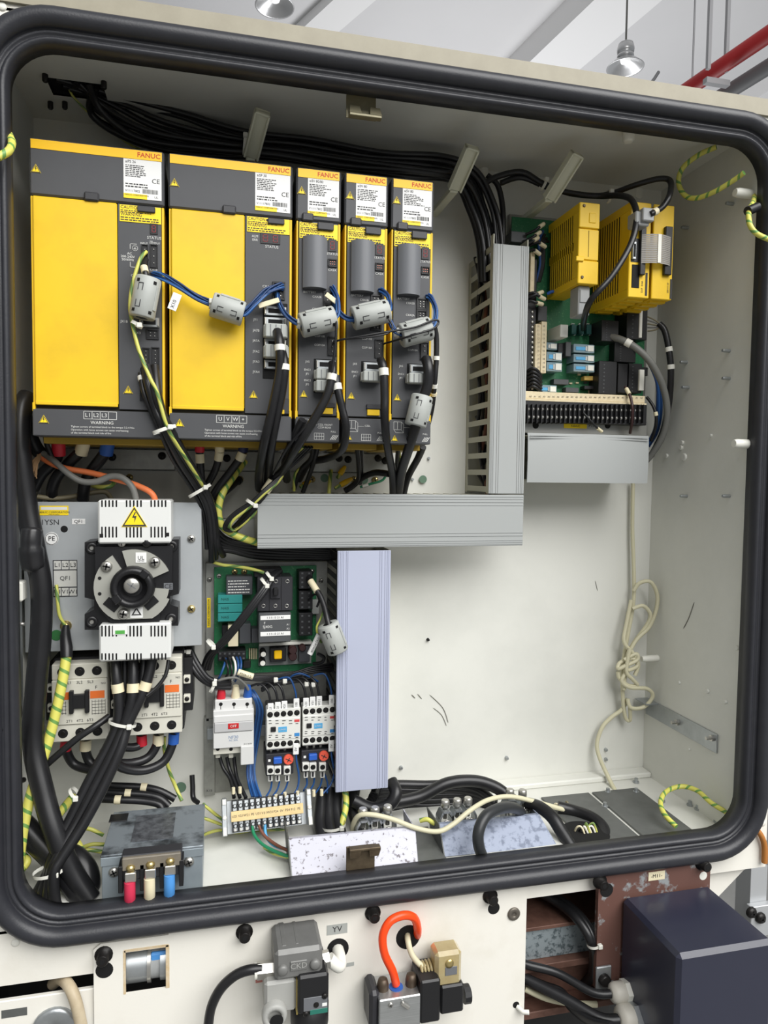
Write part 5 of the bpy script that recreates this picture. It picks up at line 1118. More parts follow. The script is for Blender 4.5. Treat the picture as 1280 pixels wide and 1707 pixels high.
cable('pale_cable', 'thin pale cable at the end of the roof bundle above the narrow drives', [(430, 256, 108), (470, 262, 110), (510, 275, 118), (540, 283, 130), (600, 292, 138), (690, 297, 140), (745, 296, 140)], 1.8, IVORY)
YM = YMODF
cable('signal_cable', 'black cable from the roof looping down across the double yellow module', [(800, 310, 120), (830, 294, 120), (870, 287, 115), (905, 306, 110), (950, 322, 105), (1000, 327, 90), (1030, 326, 60), (1052, 333, 30), (1061, 360, 15), (1052, 405, 5), (1020, 460, 0), (985, 500, 10), (974, 530, 60), (972, 548, 120)], 4.4, CABLE)
cable('signal_cable', 'black cable arching over the double yellow module into its grey plug', [(835, 305, 122), (870, 296, 120), (920, 315, 110), (985, 326, 95), (1020, 322, 80), (1060, 308, 50), (1098, 298, 30), (1117, 302, 20), (1116, 325, 5), (1104, 345, YM-25), (1084, 357, YM-28)], 4.2, CABLE, sleeves=((.97, 7, IVORY),))
cable('signal_cable', 'black cable dropping behind the top of the slotted duct', [(812, 292, 125), (830, 310, 122), (838, 350, 118), (838, 400, 115), (838, 440, 118)], 4.2, CABLE)
tie(905, 308, 104, 9, 1.2, 'white cable tie on the roof cables above the circuit board'); tie(1014, 328, 84, 9, 1.5, 'white cable tie where the roof cables split over the yellow modules'); tie(408, 240, 88, 14, 1.5, 'white cable tie beside the first cream cable bar')
# ================================================================== wires on the drives
def wires(name, label, pts, n, r, spread, m, group=None, k=6):
    q0 = pix(pts); t = thing(name, label, 'wire bundle', min(q0, key=lambda v: v.z), group)
    for i in range(n):
        a = 2*math.pi*i/n; sp = spread*(0 if i == 0 and n > 5 else 1); q = []
        for j, p in enumerate(q0):
            ph = a+j*.5; q.append(p+Vector((math.cos(ph)*sp*.7, -abs(math.sin(ph))*sp, math.sin(ph)*sp)))
        MB().tube(spline(q, k), r, 6).build('wire', m if not isinstance(m, (list, tuple)) else m[i % len(m)], t)
    return t
BW = [BLUEW, mat('blue_wire_dark', (22, 52, 96), .4), mat('blue_wire_light', (48, 92, 148), .4)]
wires('wire_bundle', 'blue wires from the first drive to the ferrite on the yellow door', [(256, 460, -2), (272, 463, -10), (300, 478, -16), (330, 497, -18), (356, 508, -20), (365, 512, -20)], 8, 1.25, 3.6, BW)
wires('wire_bundle', 'blue wires from the yellow door ferrite up to the second drive', [(395, 520, -20), (408, 522, -20), (425, 505, -18), (445, 486, -12), (465, 478, -6), (470, 480, -1)], 8, 1.25, 3.6, BW)
wires('wire_bundle', 'blue wires from the second drive into the first narrow drive ferrite', [(462, 492, -1), (466, 508, -9), (478, 526, -16), (495, 538, -20), (512, 541, -22)], 7, 1.25, 3.2, BW)
wires('wire_bundle', 'blue wires bent between the first two narrow drives', [(550, 532, -22), (562, 524, -20), (562, 500, -12), (556, 484, -4), (553, 480, -1)], 7, 1.25, 3.2, BW)
wires('wire_bundle', 'blue wires running down into the middle narrow drive ferrite', [(556, 494, -2), (560, 512, -10), (568, 524, -16), (582, 532, -20), (598, 530, -24)], 7, 1.25, 3.2, BW)
wires('wire_bundle', 'blue wires bent above the middle narrow drive ferrite', [(638, 520, -24), (649, 516, -20), (647, 496, -12), (638, 486, -4), (633, 484, -1)], 7, 1.25, 3.0, BW)
wires('wire_bundle', 'blue green wires entering the last narrow drive ferrite', [(640, 510, -16), (648, 532, -20), (658, 552, -22), (675, 558, -24)], 5, 1.2, 2.6, BW)
wires('wire_bundle', 'blue wires bent above the last narrow drive ferrite', [(708, 550, -24), (722, 540, -22), (726, 518, -14), (718, 498, -5), (712, 494, -1)], 7, 1.25, 3.2, BW)
for px, py, lab in ((350, 509, 'first'),): pass
x, z = W(291, 503, -20); t = thing('wire_tag', 'white X10 tag hanging from the blue wires on the first drive', 'tag', (x, -20, z-12)); M = Matrix.Translation((x, -20, z)) @ Matrix.Rotation(.35, 4, 'Y')
b = MB(M); b.box(-5, 5, -.6, .6, -10, 10, .2); b.build('paper', PAPER, t); b = MB(M); b.text('X10', 0, -3, -.9, 6, 'CENTER', math.pi/2+.0); b.build('lettering', INK, t)
for px, py, ln_, lab, a in ((552, 497, 16, 'white sleeve on the wires under the first battery cover', -.6), (448, 505, 26, 'ivory strip tag on blue wires of the second wide drive', .35)):
    x, z = W(px, py, -14); t = MB(Matrix.Translation((x, -14, z)) @ Matrix.Rotation(-a, 4, 'Y')); t.box(-ln_/2, ln_/2, -1, 1, -3, 3, .5); t.build('wire_marker', IVORY, None, lab, 'wire marker')
for px, py, lab in ((498, 541, 'white cable tie before the first narrow drive ferrite'), (352, 508, 'white cable tie before the yellow door ferrite'), (662, 556, 'white cable tie before the last narrow drive ferrite')): tie(px, py, -20, 5, 1.4, lab, depth=6)
# thin fibre leads across the narrow drives
cable('fibre_lead', 'thin black lead crossing from the first to the last narrow drive', [(556, 573, -3), (566, 567, -30), (600, 561, -40), (640, 554, -42), (690, 546, -42), (722, 534, -40), (731, 537, -38), (722, 548, -40), (690, 558, -42), (664, 566, -30), (640, 573, -3)], 1.3, CABLE)
cable('fibre_lead', 'thin black lead bowed between the first and middle narrow drives', [(556, 570, -3), (575, 565, -32), (615, 562, -42), (645, 556, -42), (654, 545, -36), (648, 532, -34)], 1.1, CABLE)
cable('fibre_lead', 'thin black lead rising beside the first narrow drive ferrite', [(560, 530, -34), (560, 560, -34), (556, 600, -32), (545, 660, -28), (515, 705, -22), (480, 745, 0), (455, 790, 50)], 1.6, CABLE)
cable('feedback_cable', 'black cable with striped sleeves down the side of the last narrow drive', [(722, 540, -6), (727, 560, -2), (727, 600, 0), (724, 640, 4), (718, 690, 30), (700, 750, 70), (680, 800, 100), (672, 830, 118)], 3.6, CABLE, sleeves=((.17, 5), (.3, 5), (.35, 4, IVORY)))
# cables hanging from the first wide drive
BL = 'black cable hanging from the lower connectors of the L1 L2 L3 drive'
for i, pts in enumerate(([(240, 615, -2), (246, 640, -16), (258, 680, -14), (272, 712, -12), (298, 765, 20), (330, 815, 60), (346, 850, 75), (352, 900, 90), (353, 935, 120)],
            [(246, 610, -2), (256, 650, -18), (270, 690, -16), (279, 712, -14), (305, 762, 20), (336, 812, 60), (352, 850, 76), (358, 900, 92), (359, 930, 122)],
            [(258, 610, -2), (262, 650, -16), (272, 690, -12), (284, 714, -8), (312, 765, 25), (342, 815, 62), (356, 855, 80), (362, 905, 96), (372, 926, 124)],
            [(234, 622, -4), (240, 655, -12), (256, 695, -8), (266, 716, -6), (288, 765, 26), (322, 818, 66), (340, 858, 82), (345, 915, 100)])):
    cable('drive_cable', BL if i < 3 else 'thin black cable with white end sleeve hanging from the L1 L2 L3 drive', pts, 4.6 if i < 3 else 3, CABLE, 'black cables of the first drive', sleeves=((.03, 6),) if i == 3 else ())
cable('earth_wire', 'green and yellow wire curving round the upright ferrite of the first drive', [(244, 420, -3), (234, 432, -12), (222, 470, -16), (217, 510, -18), (222, 545, -18), (232, 585, -20), (250, 630, -26), (262, 655, -26), (280, 715, -20), (310, 765, 12), (332, 800, 44), (345, 822, 70)], 2.2, YGS)
cable('drive_cable', 'short black cable with ivory sleeve entering the upright ferrite', [(243, 432, -3), (240, 445, -14), (243, 462, -20), (240, 500, -20)], 3.4, CABLE, sleeves=((.38, 9, IVORY),))
tie(274, 716, -14, 14, .35, 'white cable tie gathering the cables under the L1 L2 L3 drive'); tie(228, 541, -20, 7, -.5, 'white cable tie at the foot of the upright ferrite', depth=6); tie(333, 818, 58, 16, .55, 'white cable tie above the corner of the switch plate')
# wide drive 2
for i, pts in enumerate(([(462, 552, -18), (466, 575, -30), (466, 620, -28), (452, 690, -20), (440, 740, 0), (432, 790, 60), (432, 815, 90)], [(470, 586, -18), (474, 610, -28), (470, 650, -24), (460, 700, -14), (452, 745, 10), (447, 790, 70), (445, 818, 96)])):
    cable('encoder_cable', 'black cable falling from the %s of the stacked plugs of the U V W drive' % ('upper', 'lower')[i], pts, 5.6, CABLE, 'black plug cables of the second drive', sleeves=((.1, 7),))
cable('encoder_cable', 'thick black cable curving from the first narrow drive to the left', [(553, 606, -18), (554, 622, -26), (545, 660, -26), (520, 705, -20), (495, 745, 0), (470, 785, 60), (440, 812, 85)], 5.4, CABLE, sleeves=((.09, 8),))
cable('encoder_cable', 'black cable bowed out below the first narrow drive', [(561, 628, -18), (562, 645, -24), (570, 680, -24), (577, 715, -20), (570, 750, 10), (545, 764, 60), (515, 772, 100), (498, 800, 130)], 5.0, CABLE, sleeves=((.06, 8),))
cable('encoder_cable', 'black cable slanting behind the thick one towards the long duct', [(505, 700, -10), (488, 735, 10), (476, 770, 60), (478, 800, 110)], 5.6, CABLE)
cable('encoder_cable', 'black cable falling straight from the middle narrow drive', [(634, 600, -18), (639, 615, -26), (641, 660, -26), (641, 700, -22), (646, 745, 10), (654, 790, 60), (655, 830, 90)], 5.4, CABLE, sleeves=((.08, 9),))
cable('encoder_cable', 'thickest black cable through the low ferrite of the last narrow drive', [(710, 598, -16), (714, 615, -24), (712, 645, -22), (703, 670, -18), (694, 705, -18), (682, 745, 10), (668, 790, 60), (662, 830, 96)], 7.0, CABLE)
cable('motor_cable', 'black cable tucked behind the thick one below the last narrow drive', [(705, 745, 60), (696, 765, 80), (680, 795, 100), (672, 826, 118)], 5, CABLE)
# power leads under the drives
def lead(label, pts, r, boot, blen, sl=None, name='power_lead'):
    q = spline(pix(pts), 7); o = MB().tube(q, r, 10).build(name, CABLE, None, label, 'cable', 'power leads under the drives'); d = (q[3]-q[0]).normalized(); MB().tube([q[0], q[0]+d*blen*.5, q[0]+d*blen], r+1.2, 12).build('boot', boot, o)
    if sl: i = int(len(q)*sl); d = (q[i+1]-q[i-1]).normalized(); MB().tube([q[i]-d*6, q[i]+d*6], r+.9, 12).build('sleeve', IVORY, o)
lead('black lead with red boot under the L1 L2 L3 drive', [(97, 733, 70), (97, 755, 75), (90, 770, 80), (70, 790, 85), (56, 815, 90)], 7, RED, 20)
lead('black lead with ivory boot under the L1 L2 L3 drive', [(141, 733, 70), (134, 752, 75), (115, 772, 80), (95, 795, 84), (87, 815, 90), (87, 832, 100)], 7, IVORY, 20)
lead('black lead with blue boot under the L1 L2 L3 drive', [(181, 733, 70), (175, 755, 75), (155, 782, 82), (142, 805, 90), (138, 834, 100)], 7.4, BLUES, 20)
lead('black lead with red boot under the U V W drive', [(333, 738, 70), (333, 760, 75), (335, 790, 80), (337, 815, 95)], 5, RED, 12, .4)
lead('black lead with ivory boot under the U V W drive', [(366, 738, 70), (365, 760, 75), (358, 785, 85), (342, 815, 100), (334, 840, 110)], 5, IVORY, 12, .25)
lead('black lead with dark blue boot under the U V W drive', [(407, 738, 70), (402, 760, 75), (385, 785, 85), (362, 815, 95), (345, 845, 110)], 5.4, mat('navy_sleeve', (34, 38, 76), .5), 12, .25)
lead('black lead ending in an earth screw under the U V W drive', [(399, 800, 150), (385, 812, 130), (370, 825, 120), (352, 840, 115)], 4.6, CABLE, 6)
# lower tangle between drives and duct
cable('earth_cable', 'thick green and yellow earth cable curling left of the long duct', [(408, 768, 120), (392, 790, 110), (372, 820, 96), (364, 850, 92), (370, 876, 92), (392, 892, 94), (420, 902, 98), (436, 906, 110)], 5, YG)
for i, (dx, m_, r) in enumerate(((0, CABLE, 2), (5, CABLE, 2), (10, CABLE, 2.2), (15, YGS, 2.2))):
    cable('looped_wire', 'thin wire in the tied loop beside the long duct' if m_ is CABLE else 'green and yellow wire in the tied loop beside the long duct', [(520-dx, 745, 40), (500-dx, 765, 60), (465, 795+dx*.4, 62), (440, 817+dx*.4, 58), (420, 836+dx*.4, 60), (395-dx*.2, 852+dx*.8, 66), (378+dx*.3, 868+dx*.6, 72), (374+dx*.6, 882-dx*.2, 80), (390, 884, 84), (412, 862+dx*.4, 78), (432, 840+dx*.5, 74)], r, m_, 'tied wire loop')
cable('looped_cable', 'thick black cable inside the tied wire loop', [(455, 800, 70), (435, 830, 72), (410, 862, 84), (385, 888, 104)], 5.5, CABLE, sleeves=((.12, 18, IVORY),))
tie(420, 839, 62, 9, -.6, 'white cable tie closing the wire loop beside the long duct')
for i, pts in enumerate(([(522, 745, 60), (518, 765, 80), (500, 785, 100), (490, 815, 120)], [(530, 745, 64), (520, 780, 90), (505, 820, 120)], [(595, 745, 60), (598, 780, 90), (596, 800, 110), (580, 815, 125)], [(602, 745, 70), (602, 790, 110), (600, 806, 124)], [(664, 745, 60), (662, 770, 90), (660, 800, 115)])):
    cable('motor_lead', 'black motor lead dropping from the narrow drive terminals into the duct', pts, 3.4, CABLE, 'black motor leads')
cable('motor_lead', 'black motor lead bending towards the thick cable of the last drive', [(648, 790, 70), (625, 788, 90), (605, 796, 110), (585, 812, 125), (575, 818, 130)], 4.6, CABLE)
for pts, lab in (([(522, 742, 58), (520, 762, 76), (508, 775, 92), (492, 790, 104), (490, 818, 118)], 'first'), ([(594, 742, 58), (596, 770, 84), (598, 795, 106)], 'second'), ([(664, 742, 58), (666, 765, 84), (662, 790, 108)], 'third')):
    cable('earth_wire', 'green and yellow wire dropping under the %s narrow drive' % lab, pts, 2.2, YGS)
cable('earth_wire', 'short upright green and yellow wire end above the long duct', [(552, 784, 150), (550, 800, 140), (548, 826, 132)], 2.8, YGS)
cable('earth_wire', 'green wire with white crimp curving above the long duct', [(600, 812, 130), (620, 806, 128), (638, 800, 130), (646, 786, 130)], 1.8, mat('green_wire', (40, 130, 90), .4), sleeves=((.15, 9),))
for a, b, lab in (((575, 778), (562, 797), 'upper'), ((586, 798), (558, 814), 'lower'), ((516, 802), (500, 812), 'left')):
    t = MB().tube([P(*a, 146), P((a[0]*2+b[0])/3, (a[1]*2+b[1])/3, 142), P((a[0]+2*b[0])/3, (a[1]+2*b[1])/3, 142)], [2.6, 4.2, 4.2], 10).build('crimp_lug', mat('yellow_crimp', (226, 180, 30), .4) if 'yellow_crimp' not in MATS else MATS['yellow_crimp'], None, 'yellow insulated crimp on an earth screw, the %s one' % lab, 'crimp')
    MB().tube([P((a[0]+2*b[0])/3, (a[1]+2*b[1])/3, 142), P(*b, 140)], 2.6, 8).build('wire_tail', YGS, t)
for i in range(5):
    cable('duct_cable', 'dark cable running behind the long duct above the power board', [(352, 860+i*12, 110), (362, 885+i*8, 118), (385, 902+i*4, 124), (430, 908+i*5, 130), (500, 914+i*4, 140), (560, 918+i*3, 140)], 4.2, CABLE, 'dark cables behind the duct end')
# ================================================================== left side: thick cables
cable('mains_cable', 'thickest black mains cable running down beside the switch plate', [(48, 662, 60), (34, 690, 46), (34, 760, 40), (44, 840, 40), (58, 915, 36), (69, 980, 34), (68, 1060, 34), (60, 1150, 30), (56, 1240, 24), (72, 1320, 10), (92, 1390, -4), (118, 1450, -10), (150, 1500, -16)], 12.5, CABLE, n=12)
cable('mains_cable', 'thin black lead hooked over the top of the mains cable', [(30, 700, 50), (26, 680, 52), (34, 668, 56), (50, 676, 60), (72, 710, 62), (78, 740, 66), (88, 765, 70)], 3.2, CABLE)
cable('mains_cable', 'black cable behind the mains cable below the first drive', [(40, 690, 80), (48, 720, 84), (62, 750, 90), (80, 762, 96)], 9, CABLE)
cable('mains_cable', 'thick black cable crossing low in the cabinet corner', [(30, 1370, 30), (60, 1400, 20), (95, 1435, 6), (125, 1475, -8), (145, 1510, -14)], 15, CABLE, n=12)
cable('mains_cable', 'thick black cable loop in the corner beside the reactor box', [(96, 1420, 30), (125, 1428, 20), (146, 1455, 8), (146, 1490, 0), (130, 1515, -6)], 13, CABLE, n=12)
TAPE = mat('black_tape', (32, 32, 34), .3, 0, .3, 40, (50, 50, 52))
m = MB(); q = pix([(54, 880, 30), (52, 905, 26), (54, 932, 28), (60, 955, 34)]); m.tube(spline(q, 5), [6]+[12]*6+[14]*6+[9]*3, 10); m.build('tape_wrap', TAPE, None, 'lump of black tape on the mains cable beside the switch plate', 'tape')
HEMP = mat('hemp', (150, 118, 84), .8)
t = thing('frayed_filler', 'frayed brown filler fibres at the end of the mains cable', 'fibre tuft', P(56, 795, 62))
for i in range(14): MB().tube(spline(pix([(66+random.uniform(-4, 4), 758, 74), (58+random.uniform(-6, 6), 772, 64), (54+random.uniform(-8, 8), 795+random.uniform(-5, 5), 60)]), 4), .9, 5).build('fibre', HEMP, t)
cable('orange_cable', 'orange cable sweeping across to the top of the main switch', [(66, 760, 78), (85, 772, 72), (110, 781, 70), (150, 788, 68), (190, 798, 60), (230, 810, 50), (255, 825, 44), (260, 850, 48)], 3.8, SALMON)
cable('grey_cable', 'grey cable sweeping across to the top of the main switch', [(72, 756, 76), (90, 768, 66), (112, 788, 60), (135, 802, 58), (160, 803, 56), (185, 794, 54), (205, 797, 50), (222, 815, 46), (229, 845, 48)], 4, CABLEG)
cable('grey_cable', 'olive grey cable bowing above the switch plate', [(62, 828, 90), (90, 831, 94), (120, 828, 100), (150, 822, 108), (175, 820, 112), (186, 832, 116)], 3.2, mat('olive_cable', (120, 112, 88), .5))
cable('earth_wire', 'short green and yellow wire hooked above the switch plate', [(150, 808, 120), (165, 812, 112), (185, 810, 112), (192, 800, 130)], 3, YGS)
cable('earth_cable', 'thick green and yellow cable from the black boot down past the contactors', [(111, 1092, 50), (106, 1125, 44), (97, 1170, 38), (85, 1220, 32), (68, 1275, 24), (50, 1330, 12), (38, 1385, 0), (32, 1430, -12), (28, 1452, -24)], 6.2, YG, n=12)
o = MB().tube(pix([(110, 1043, 68), (109, 1060, 62), (111, 1080, 52), (111, 1096, 48)]), [4, 6.5, 7.4, 7], 12).build('cable_boot', CABLE, None, 'black shrink boot on the earth screw of the switch plate', 'cable boot')
cable('earth_cable', 'green and yellow cable looping behind the cable bundle to the floor', [(122, 1328, 120), (108, 1345, 100), (90, 1370, 80), (100, 1385, 60), (122, 1398, 40), (138, 1425, 30), (150, 1455, 20), (160, 1500, 8)], 5.5, YG)
cable('earth_cable', 'green and yellow cable end curled in the corner below the thick one', [(26, 1452, -10), (36, 1448, 4), (45, 1435, 10), (36, 1425, 20)], 5, YG)
cable('earth_cable', 'green and yellow cable end poking over the gasket in the corner', [(40, 1505, -30), (50, 1496, -20), (60, 1505, -14)], 5, YG)
for i, (a, b) in enumerate((((128, 1380), (172, 1392)), ((132, 1415), (175, 1408)), ((110, 1420), (170, 1420)))):
    cable('earth_wire', 'green and yellow wire beside the reactor box', [(a[0], a[1], 60), ((a[0]+b[0])/2, (a[1]+b[1])/2-4, 60), (b[0], b[1], 62)], 2.6, YGS, 'wires beside the reactor box')
cable('earth_wire', 'thin green wire squeezed behind the mains cable', [(94, 975, 70), (96, 1000, 66), (99, 1025, 66), (108, 1042, 68)], 2.2, YGS)
# bundle falling from the switch
SWL = 'unsleeved black cable at the back of the bundle falling from the main switch'
for i, pts in enumerate(([(192, 1098, 48), (194, 1130, 40), (198, 1165, 36), (196, 1205, 32), (180, 1245, 26), (150, 1300, 16), (118, 1365, 4), (92, 1420, -8), (82, 1455, -14), (62, 1515, -20)],
            [(222, 1098, 48), (222, 1130, 40), (220, 1165, 34), (208, 1205, 30), (190, 1250, 22), (160, 1308, 12), (128, 1370, 0), (98, 1424, -14), (86, 1455, -20), (76, 1518, -24)],
            [(255, 1092, 48), (248, 1125, 42), (236, 1160, 36), (214, 1205, 30), (200, 1250, 20), (172, 1312, 8), (138, 1375, -6), (104, 1428, -18), (90, 1456, -24), (92, 1505, -28), (106, 1522, -30)],
            [(240, 1100, 54), (236, 1140, 46), (226, 1180, 40), (204, 1215, 36), (182, 1260, 30), (146, 1320, 20), (112, 1380, 8), (86, 1430, -2), (76, 1458, -8), (48, 1510, -14)],
            [(208, 1100, 56), (208, 1140, 50), (206, 1180, 46), (196, 1225, 42), (170, 1275, 36), (136, 1330, 26), (104, 1390, 12), (84, 1436, 0), (78, 1460, -4), (70, 1515, -10)])):
    cable('switch_cable', SWL if i > 2 else '%s of three ivory sleeved black cables falling from the main switch' % ('first', 'middle', 'last')[i], pts, 6.6 if i < 3 else 5, CABLE, 'cables falling from the main switch', n=10, sleeves=((.125, 11, IVORY),) if i < 3 else ())
cable('control_wire', 'thin black wire bowing from the switch cover behind the ivory sleeves', [(281, 1100, 46), (276, 1125, 40), (262, 1145, 36), (244, 1160, 32)], 2.4, CABLE)
cable('control_cable', 'black cable slanting across the first contactor', [(182, 1194, 50), (160, 1210, 40), (130, 1230, 36), (100, 1255, 34), (66, 1285, 34)], 4.4, CABLE)
tie(204, 1205, 30, 17, -.25, 'white cable tie between the two large contactors', depth=12); tie(82, 1452, -14, 18, .15, 'white cable tie low on the bundle above the gasket', depth=14); tie(124, 1322, 14, 8, -.9, 'thin cable tie round the bundle above the reactor box')
# leads below the contactors
def boot_lead(label, pts, r, boot): lead(label, pts, r, boot, 14, name='contactor_lead')
boot_lead('black lead with red boot under the first contactor', [(111, 1233, 90), (111, 1252, 90), (125, 1275, 90), (160, 1285, 80)], 6, RED)
boot_lead('black lead with ivory boot under the first contactor', [(143, 1233, 90), (143, 1252, 90), (150, 1270, 88), (168, 1285, 80)], 6, IVORY)
boot_lead('black lead with red boot under the second contactor', [(236, 1225, 88), (235, 1240, 88), (222, 1246, 84), (195, 1246, 74), (170, 1256, 60)], 5.6, RED)
boot_lead('black lead with ivory boot under the second contactor', [(264, 1224, 86), (262, 1240, 86), (248, 1262, 82), (222, 1272, 74), (186, 1272, 60)], 6, IVORY)
boot_lead('black lead with blue boot under the second contactor', [(290, 1222, 84), (287, 1242, 84), (272, 1270, 78), (240, 1284, 70), (205, 1280, 60), (180, 1262, 52)], 6, BLUES)
for k, (y0, Y, sx) in enumerate(((1310, 110, .62), (1322, 100, .45), (1333, 90, .35))):
    cable('reactor_lead', ('upper', 'middle', 'lower')[k]+' black lead running behind the reactor box with an ivory sleeve', [(150, y0-2, Y), (190, y0, Y-6), (235, y0+2, Y-8), (265, y0+8, Y-12), (292-10*k, y0+22, Y-16)], 5, CABLE, sleeves=((sx, 8, IVORY),))
cable('earth_wire', 'thin green and yellow wire running down past the second contactor', [(274, 1228, 110), (274, 1250, 110), (282, 1285, 116), (292, 1310, 120), (303, 1335, 110)], 2.6, YGS)
x, z = W(301, 1313, YB-1); MB().lathe((x, YB-.2, z), (0, -1, 0), [(8, 0), (7.8, .6)], 20).build('earth_sticker', EARTH, CAB)
cable('sensor_lead', 'short dark lead with ring end beside the mounting strip', [(320, 1292, 150), (321, 1310, 146), (322, 1330, 140), (330, 1338, 130)], 3.6, CABLE)
cable('loop_wire', 'thin black loop hooked round the gasket', [(-8, 1218, -78), (12, 1214, -60), (27, 1204, -30), (33, 1190, -24), (30, 1172, -20), (24, 1166, -10)], 3, CABLE)
cable('loop_wire', 'thin black wire lying by the side wall below the loop', [(26, 1210, 0), (26, 1260, 10), (30, 1298, 20), (40, 1300, 30)], 3.2, CABLE)
# ================================================================== power board wiring
for i in range(3):
    cable('board_cable', 'black cable slanting across the power board from its breaker', [(462+i*3, 952, 112), (450+i*3, 962, 96), (435+i*4, 985, 84), (405+i*4, 1025, 80), (370+i*4, 1068, 90), (347+i*4, 1092, 110), (338+i*5, 1115, 130)], 3.4, CABLE, 'black cables across the power board')
tie(449, 960, 96, 7, -.9, 'white cable tie on the power board breaker'); tie(441, 971, 92, 8, -.9, 'white cable tie on the board cables below the breaker top'); tie(352, 1073, 98, 8, -.8, 'white cable tie where the board cables leave the plate')
cable('earth_wire', 'green and yellow wire entering the power board from above', [(352, 936, 130), (372, 942, 126), (400, 945, 120), (425, 950, 114), (440, 955, 112)], 2.4, YGS)
cable('plug_lead', 'black lead with cream boot curving into the board ferrite', [(515, 962, 114), (522, 976, 100), (533, 992, 90), (540, 1010, 80), (546, 1035, 66), (552, 1055, 60)], 4, CABLE, sleeves=((.2, 20, IVORY),))
cable('earth_wire', 'green yellow wire looping beside the board ferrite', [(541, 1012, 84), (535, 1030, 84), (528, 1045, 84), (530, 1060, 84), (536, 1072, 80)], 1.5, YGS)
cable('plug_lead', 'thin black lead looped at the middle board connector', [(514, 1000, 116), (526, 990, 104), (532, 1000, 96), (528, 1012, 96)], 1.6, CABLE)
x, z = W(524, 1074, 76); t = thing('wire_tag', 'white printed sleeve tag beside the board ferrite', 'tag', (x, 76, z-14)); M = Matrix.Translation((x, 76, z)) @ Matrix.Rotation(.45, 4, 'Y'); b = MB(M); b.tube([(0, 0, -15), (0, 0, 15)], 4, 10); b.build('sleeve', PAPER, t); b = MB(M); b.text('CX2 POWER', 0, 0, -4.3, 4, 'CENTER', -math.pi/2); b.build('lettering', INK, t)
cable('plug_lead', 'dark lead ends bunched below the printed tag', [(530, 1090, 84), (540, 1096, 90), (536, 1104, 100), (522, 1106, 110)], 2.4, CABLE)
for i in range(4):
    cable('board_wire', 'black wire running under the power board into the lilac duct', [(400, 1126+i*2, 130), (440, 1128+i*2, 128), (480, 1124+i*2, 124), (520, 1112+i*3, 124), (556, 1106+i*4, 128)], 1.8, CABLE, 'black wires under the power board')
for i in range(3):
    cable('harness_cable', 'black harness cable coming round the switch plate to the breaker', [(306+i*5, 1080, 110), (316+i*6, 1105, 100), (334+i*6, 1130, 96), (358+i*4, 1144-i*4, 100), (384, 1146-i*6, 108)], 4, CABLE, 'harness cables beside the switch plate')
tie(308, 1083, 106, 9, -.2, 'white cable tie at the corner below the switch plate'); tie(355, 1143, 96, 10, 1.2, 'white cable tie left of the red breaker boot')
for i, (a, b, m_) in enumerate((((372, 1096), (392, 1115), CABLE), ((380, 1096), (398, 1118), CABLE), ((388, 1096), (404, 1116), WHITE), ((394, 1096), (408, 1112), BLUEW), ((400, 1096), (412, 1114), BLUEW), ((376, 1098), (380, 1118), BLUEW))):
    cable('connector_wire', 'short wire fanning out of the board connector above the breaker', [(a[0], a[1], 116), ((a[0]+b[0])/2-4, (a[1]+b[1])/2, 100), (b[0]-12, b[1]+6, 96), (b[0]-20, b[1]+22, 110)], 1.6, m_, 'wires of the board connector')
x, z = W(409, 1124, 92); t = thing('wire_tag', 'white printed sleeve tag above the white breaker', 'tag', (x, 92, z-5)); M = Matrix.Translation((x, 92, z)) @ Matrix.Rotation(.36, 4, 'Y'); b = MB(M); b.tube([(-11, 0, 0), (11, 0, 0)], 4.4, 10); b.build('sleeve', IVORY, t); b = MB(M); b.text('P20A-1.2', 0, 0, -4.7, 4.4); b.build('lettering', INK, t)
cable('harness_loop', 'thin grey wire arching over the breaker boots', [(352, 1140, 100), (372, 1132, 96), (394, 1130, 94), (408, 1140, 96), (414, 1150, 100)], 1.8, CABLEG)
for px, mm, lab in ((368, RED, 'red'), (392, IVORY, 'ivory'), (412, BLUES, 'blue')): MB().tube(pix([(px, 1170, 112), (px+1, 1156, 110), (px+1, 1143, 108)]), [6.5, 6, 4], 12).build('cable_boot', mm, None, lab+' cable boot on top of the white breaker', 'cable boot')
for i in range(6):
    cable('blue_wire', 'blue wire in the bunch hanging between breaker and small contactor', [(412+i*2, 1150, 120), (424+i*1.5, 1165, 112), (428+i*2, 1185, 118), (424+i*2, 1215, 126), (418+i*2, 1250, 124), (412+i*2.4, 1280, 114), (414+i*2.6, 1305, 104), (420+i*3, 1328, 84)], 1.5, BW[i % 3], 'bunched blue wires')
for i in range(3):
    cable('black_lead', 'black lead below the white breaker going to the terminal block', [(366+i*12, 1262, 120), (372+i*10, 1280, 116), (384+i*6, 1300, 104), (390+i*10, 1330, 80)], 2.6, CABLE, 'black leads below the breaker')
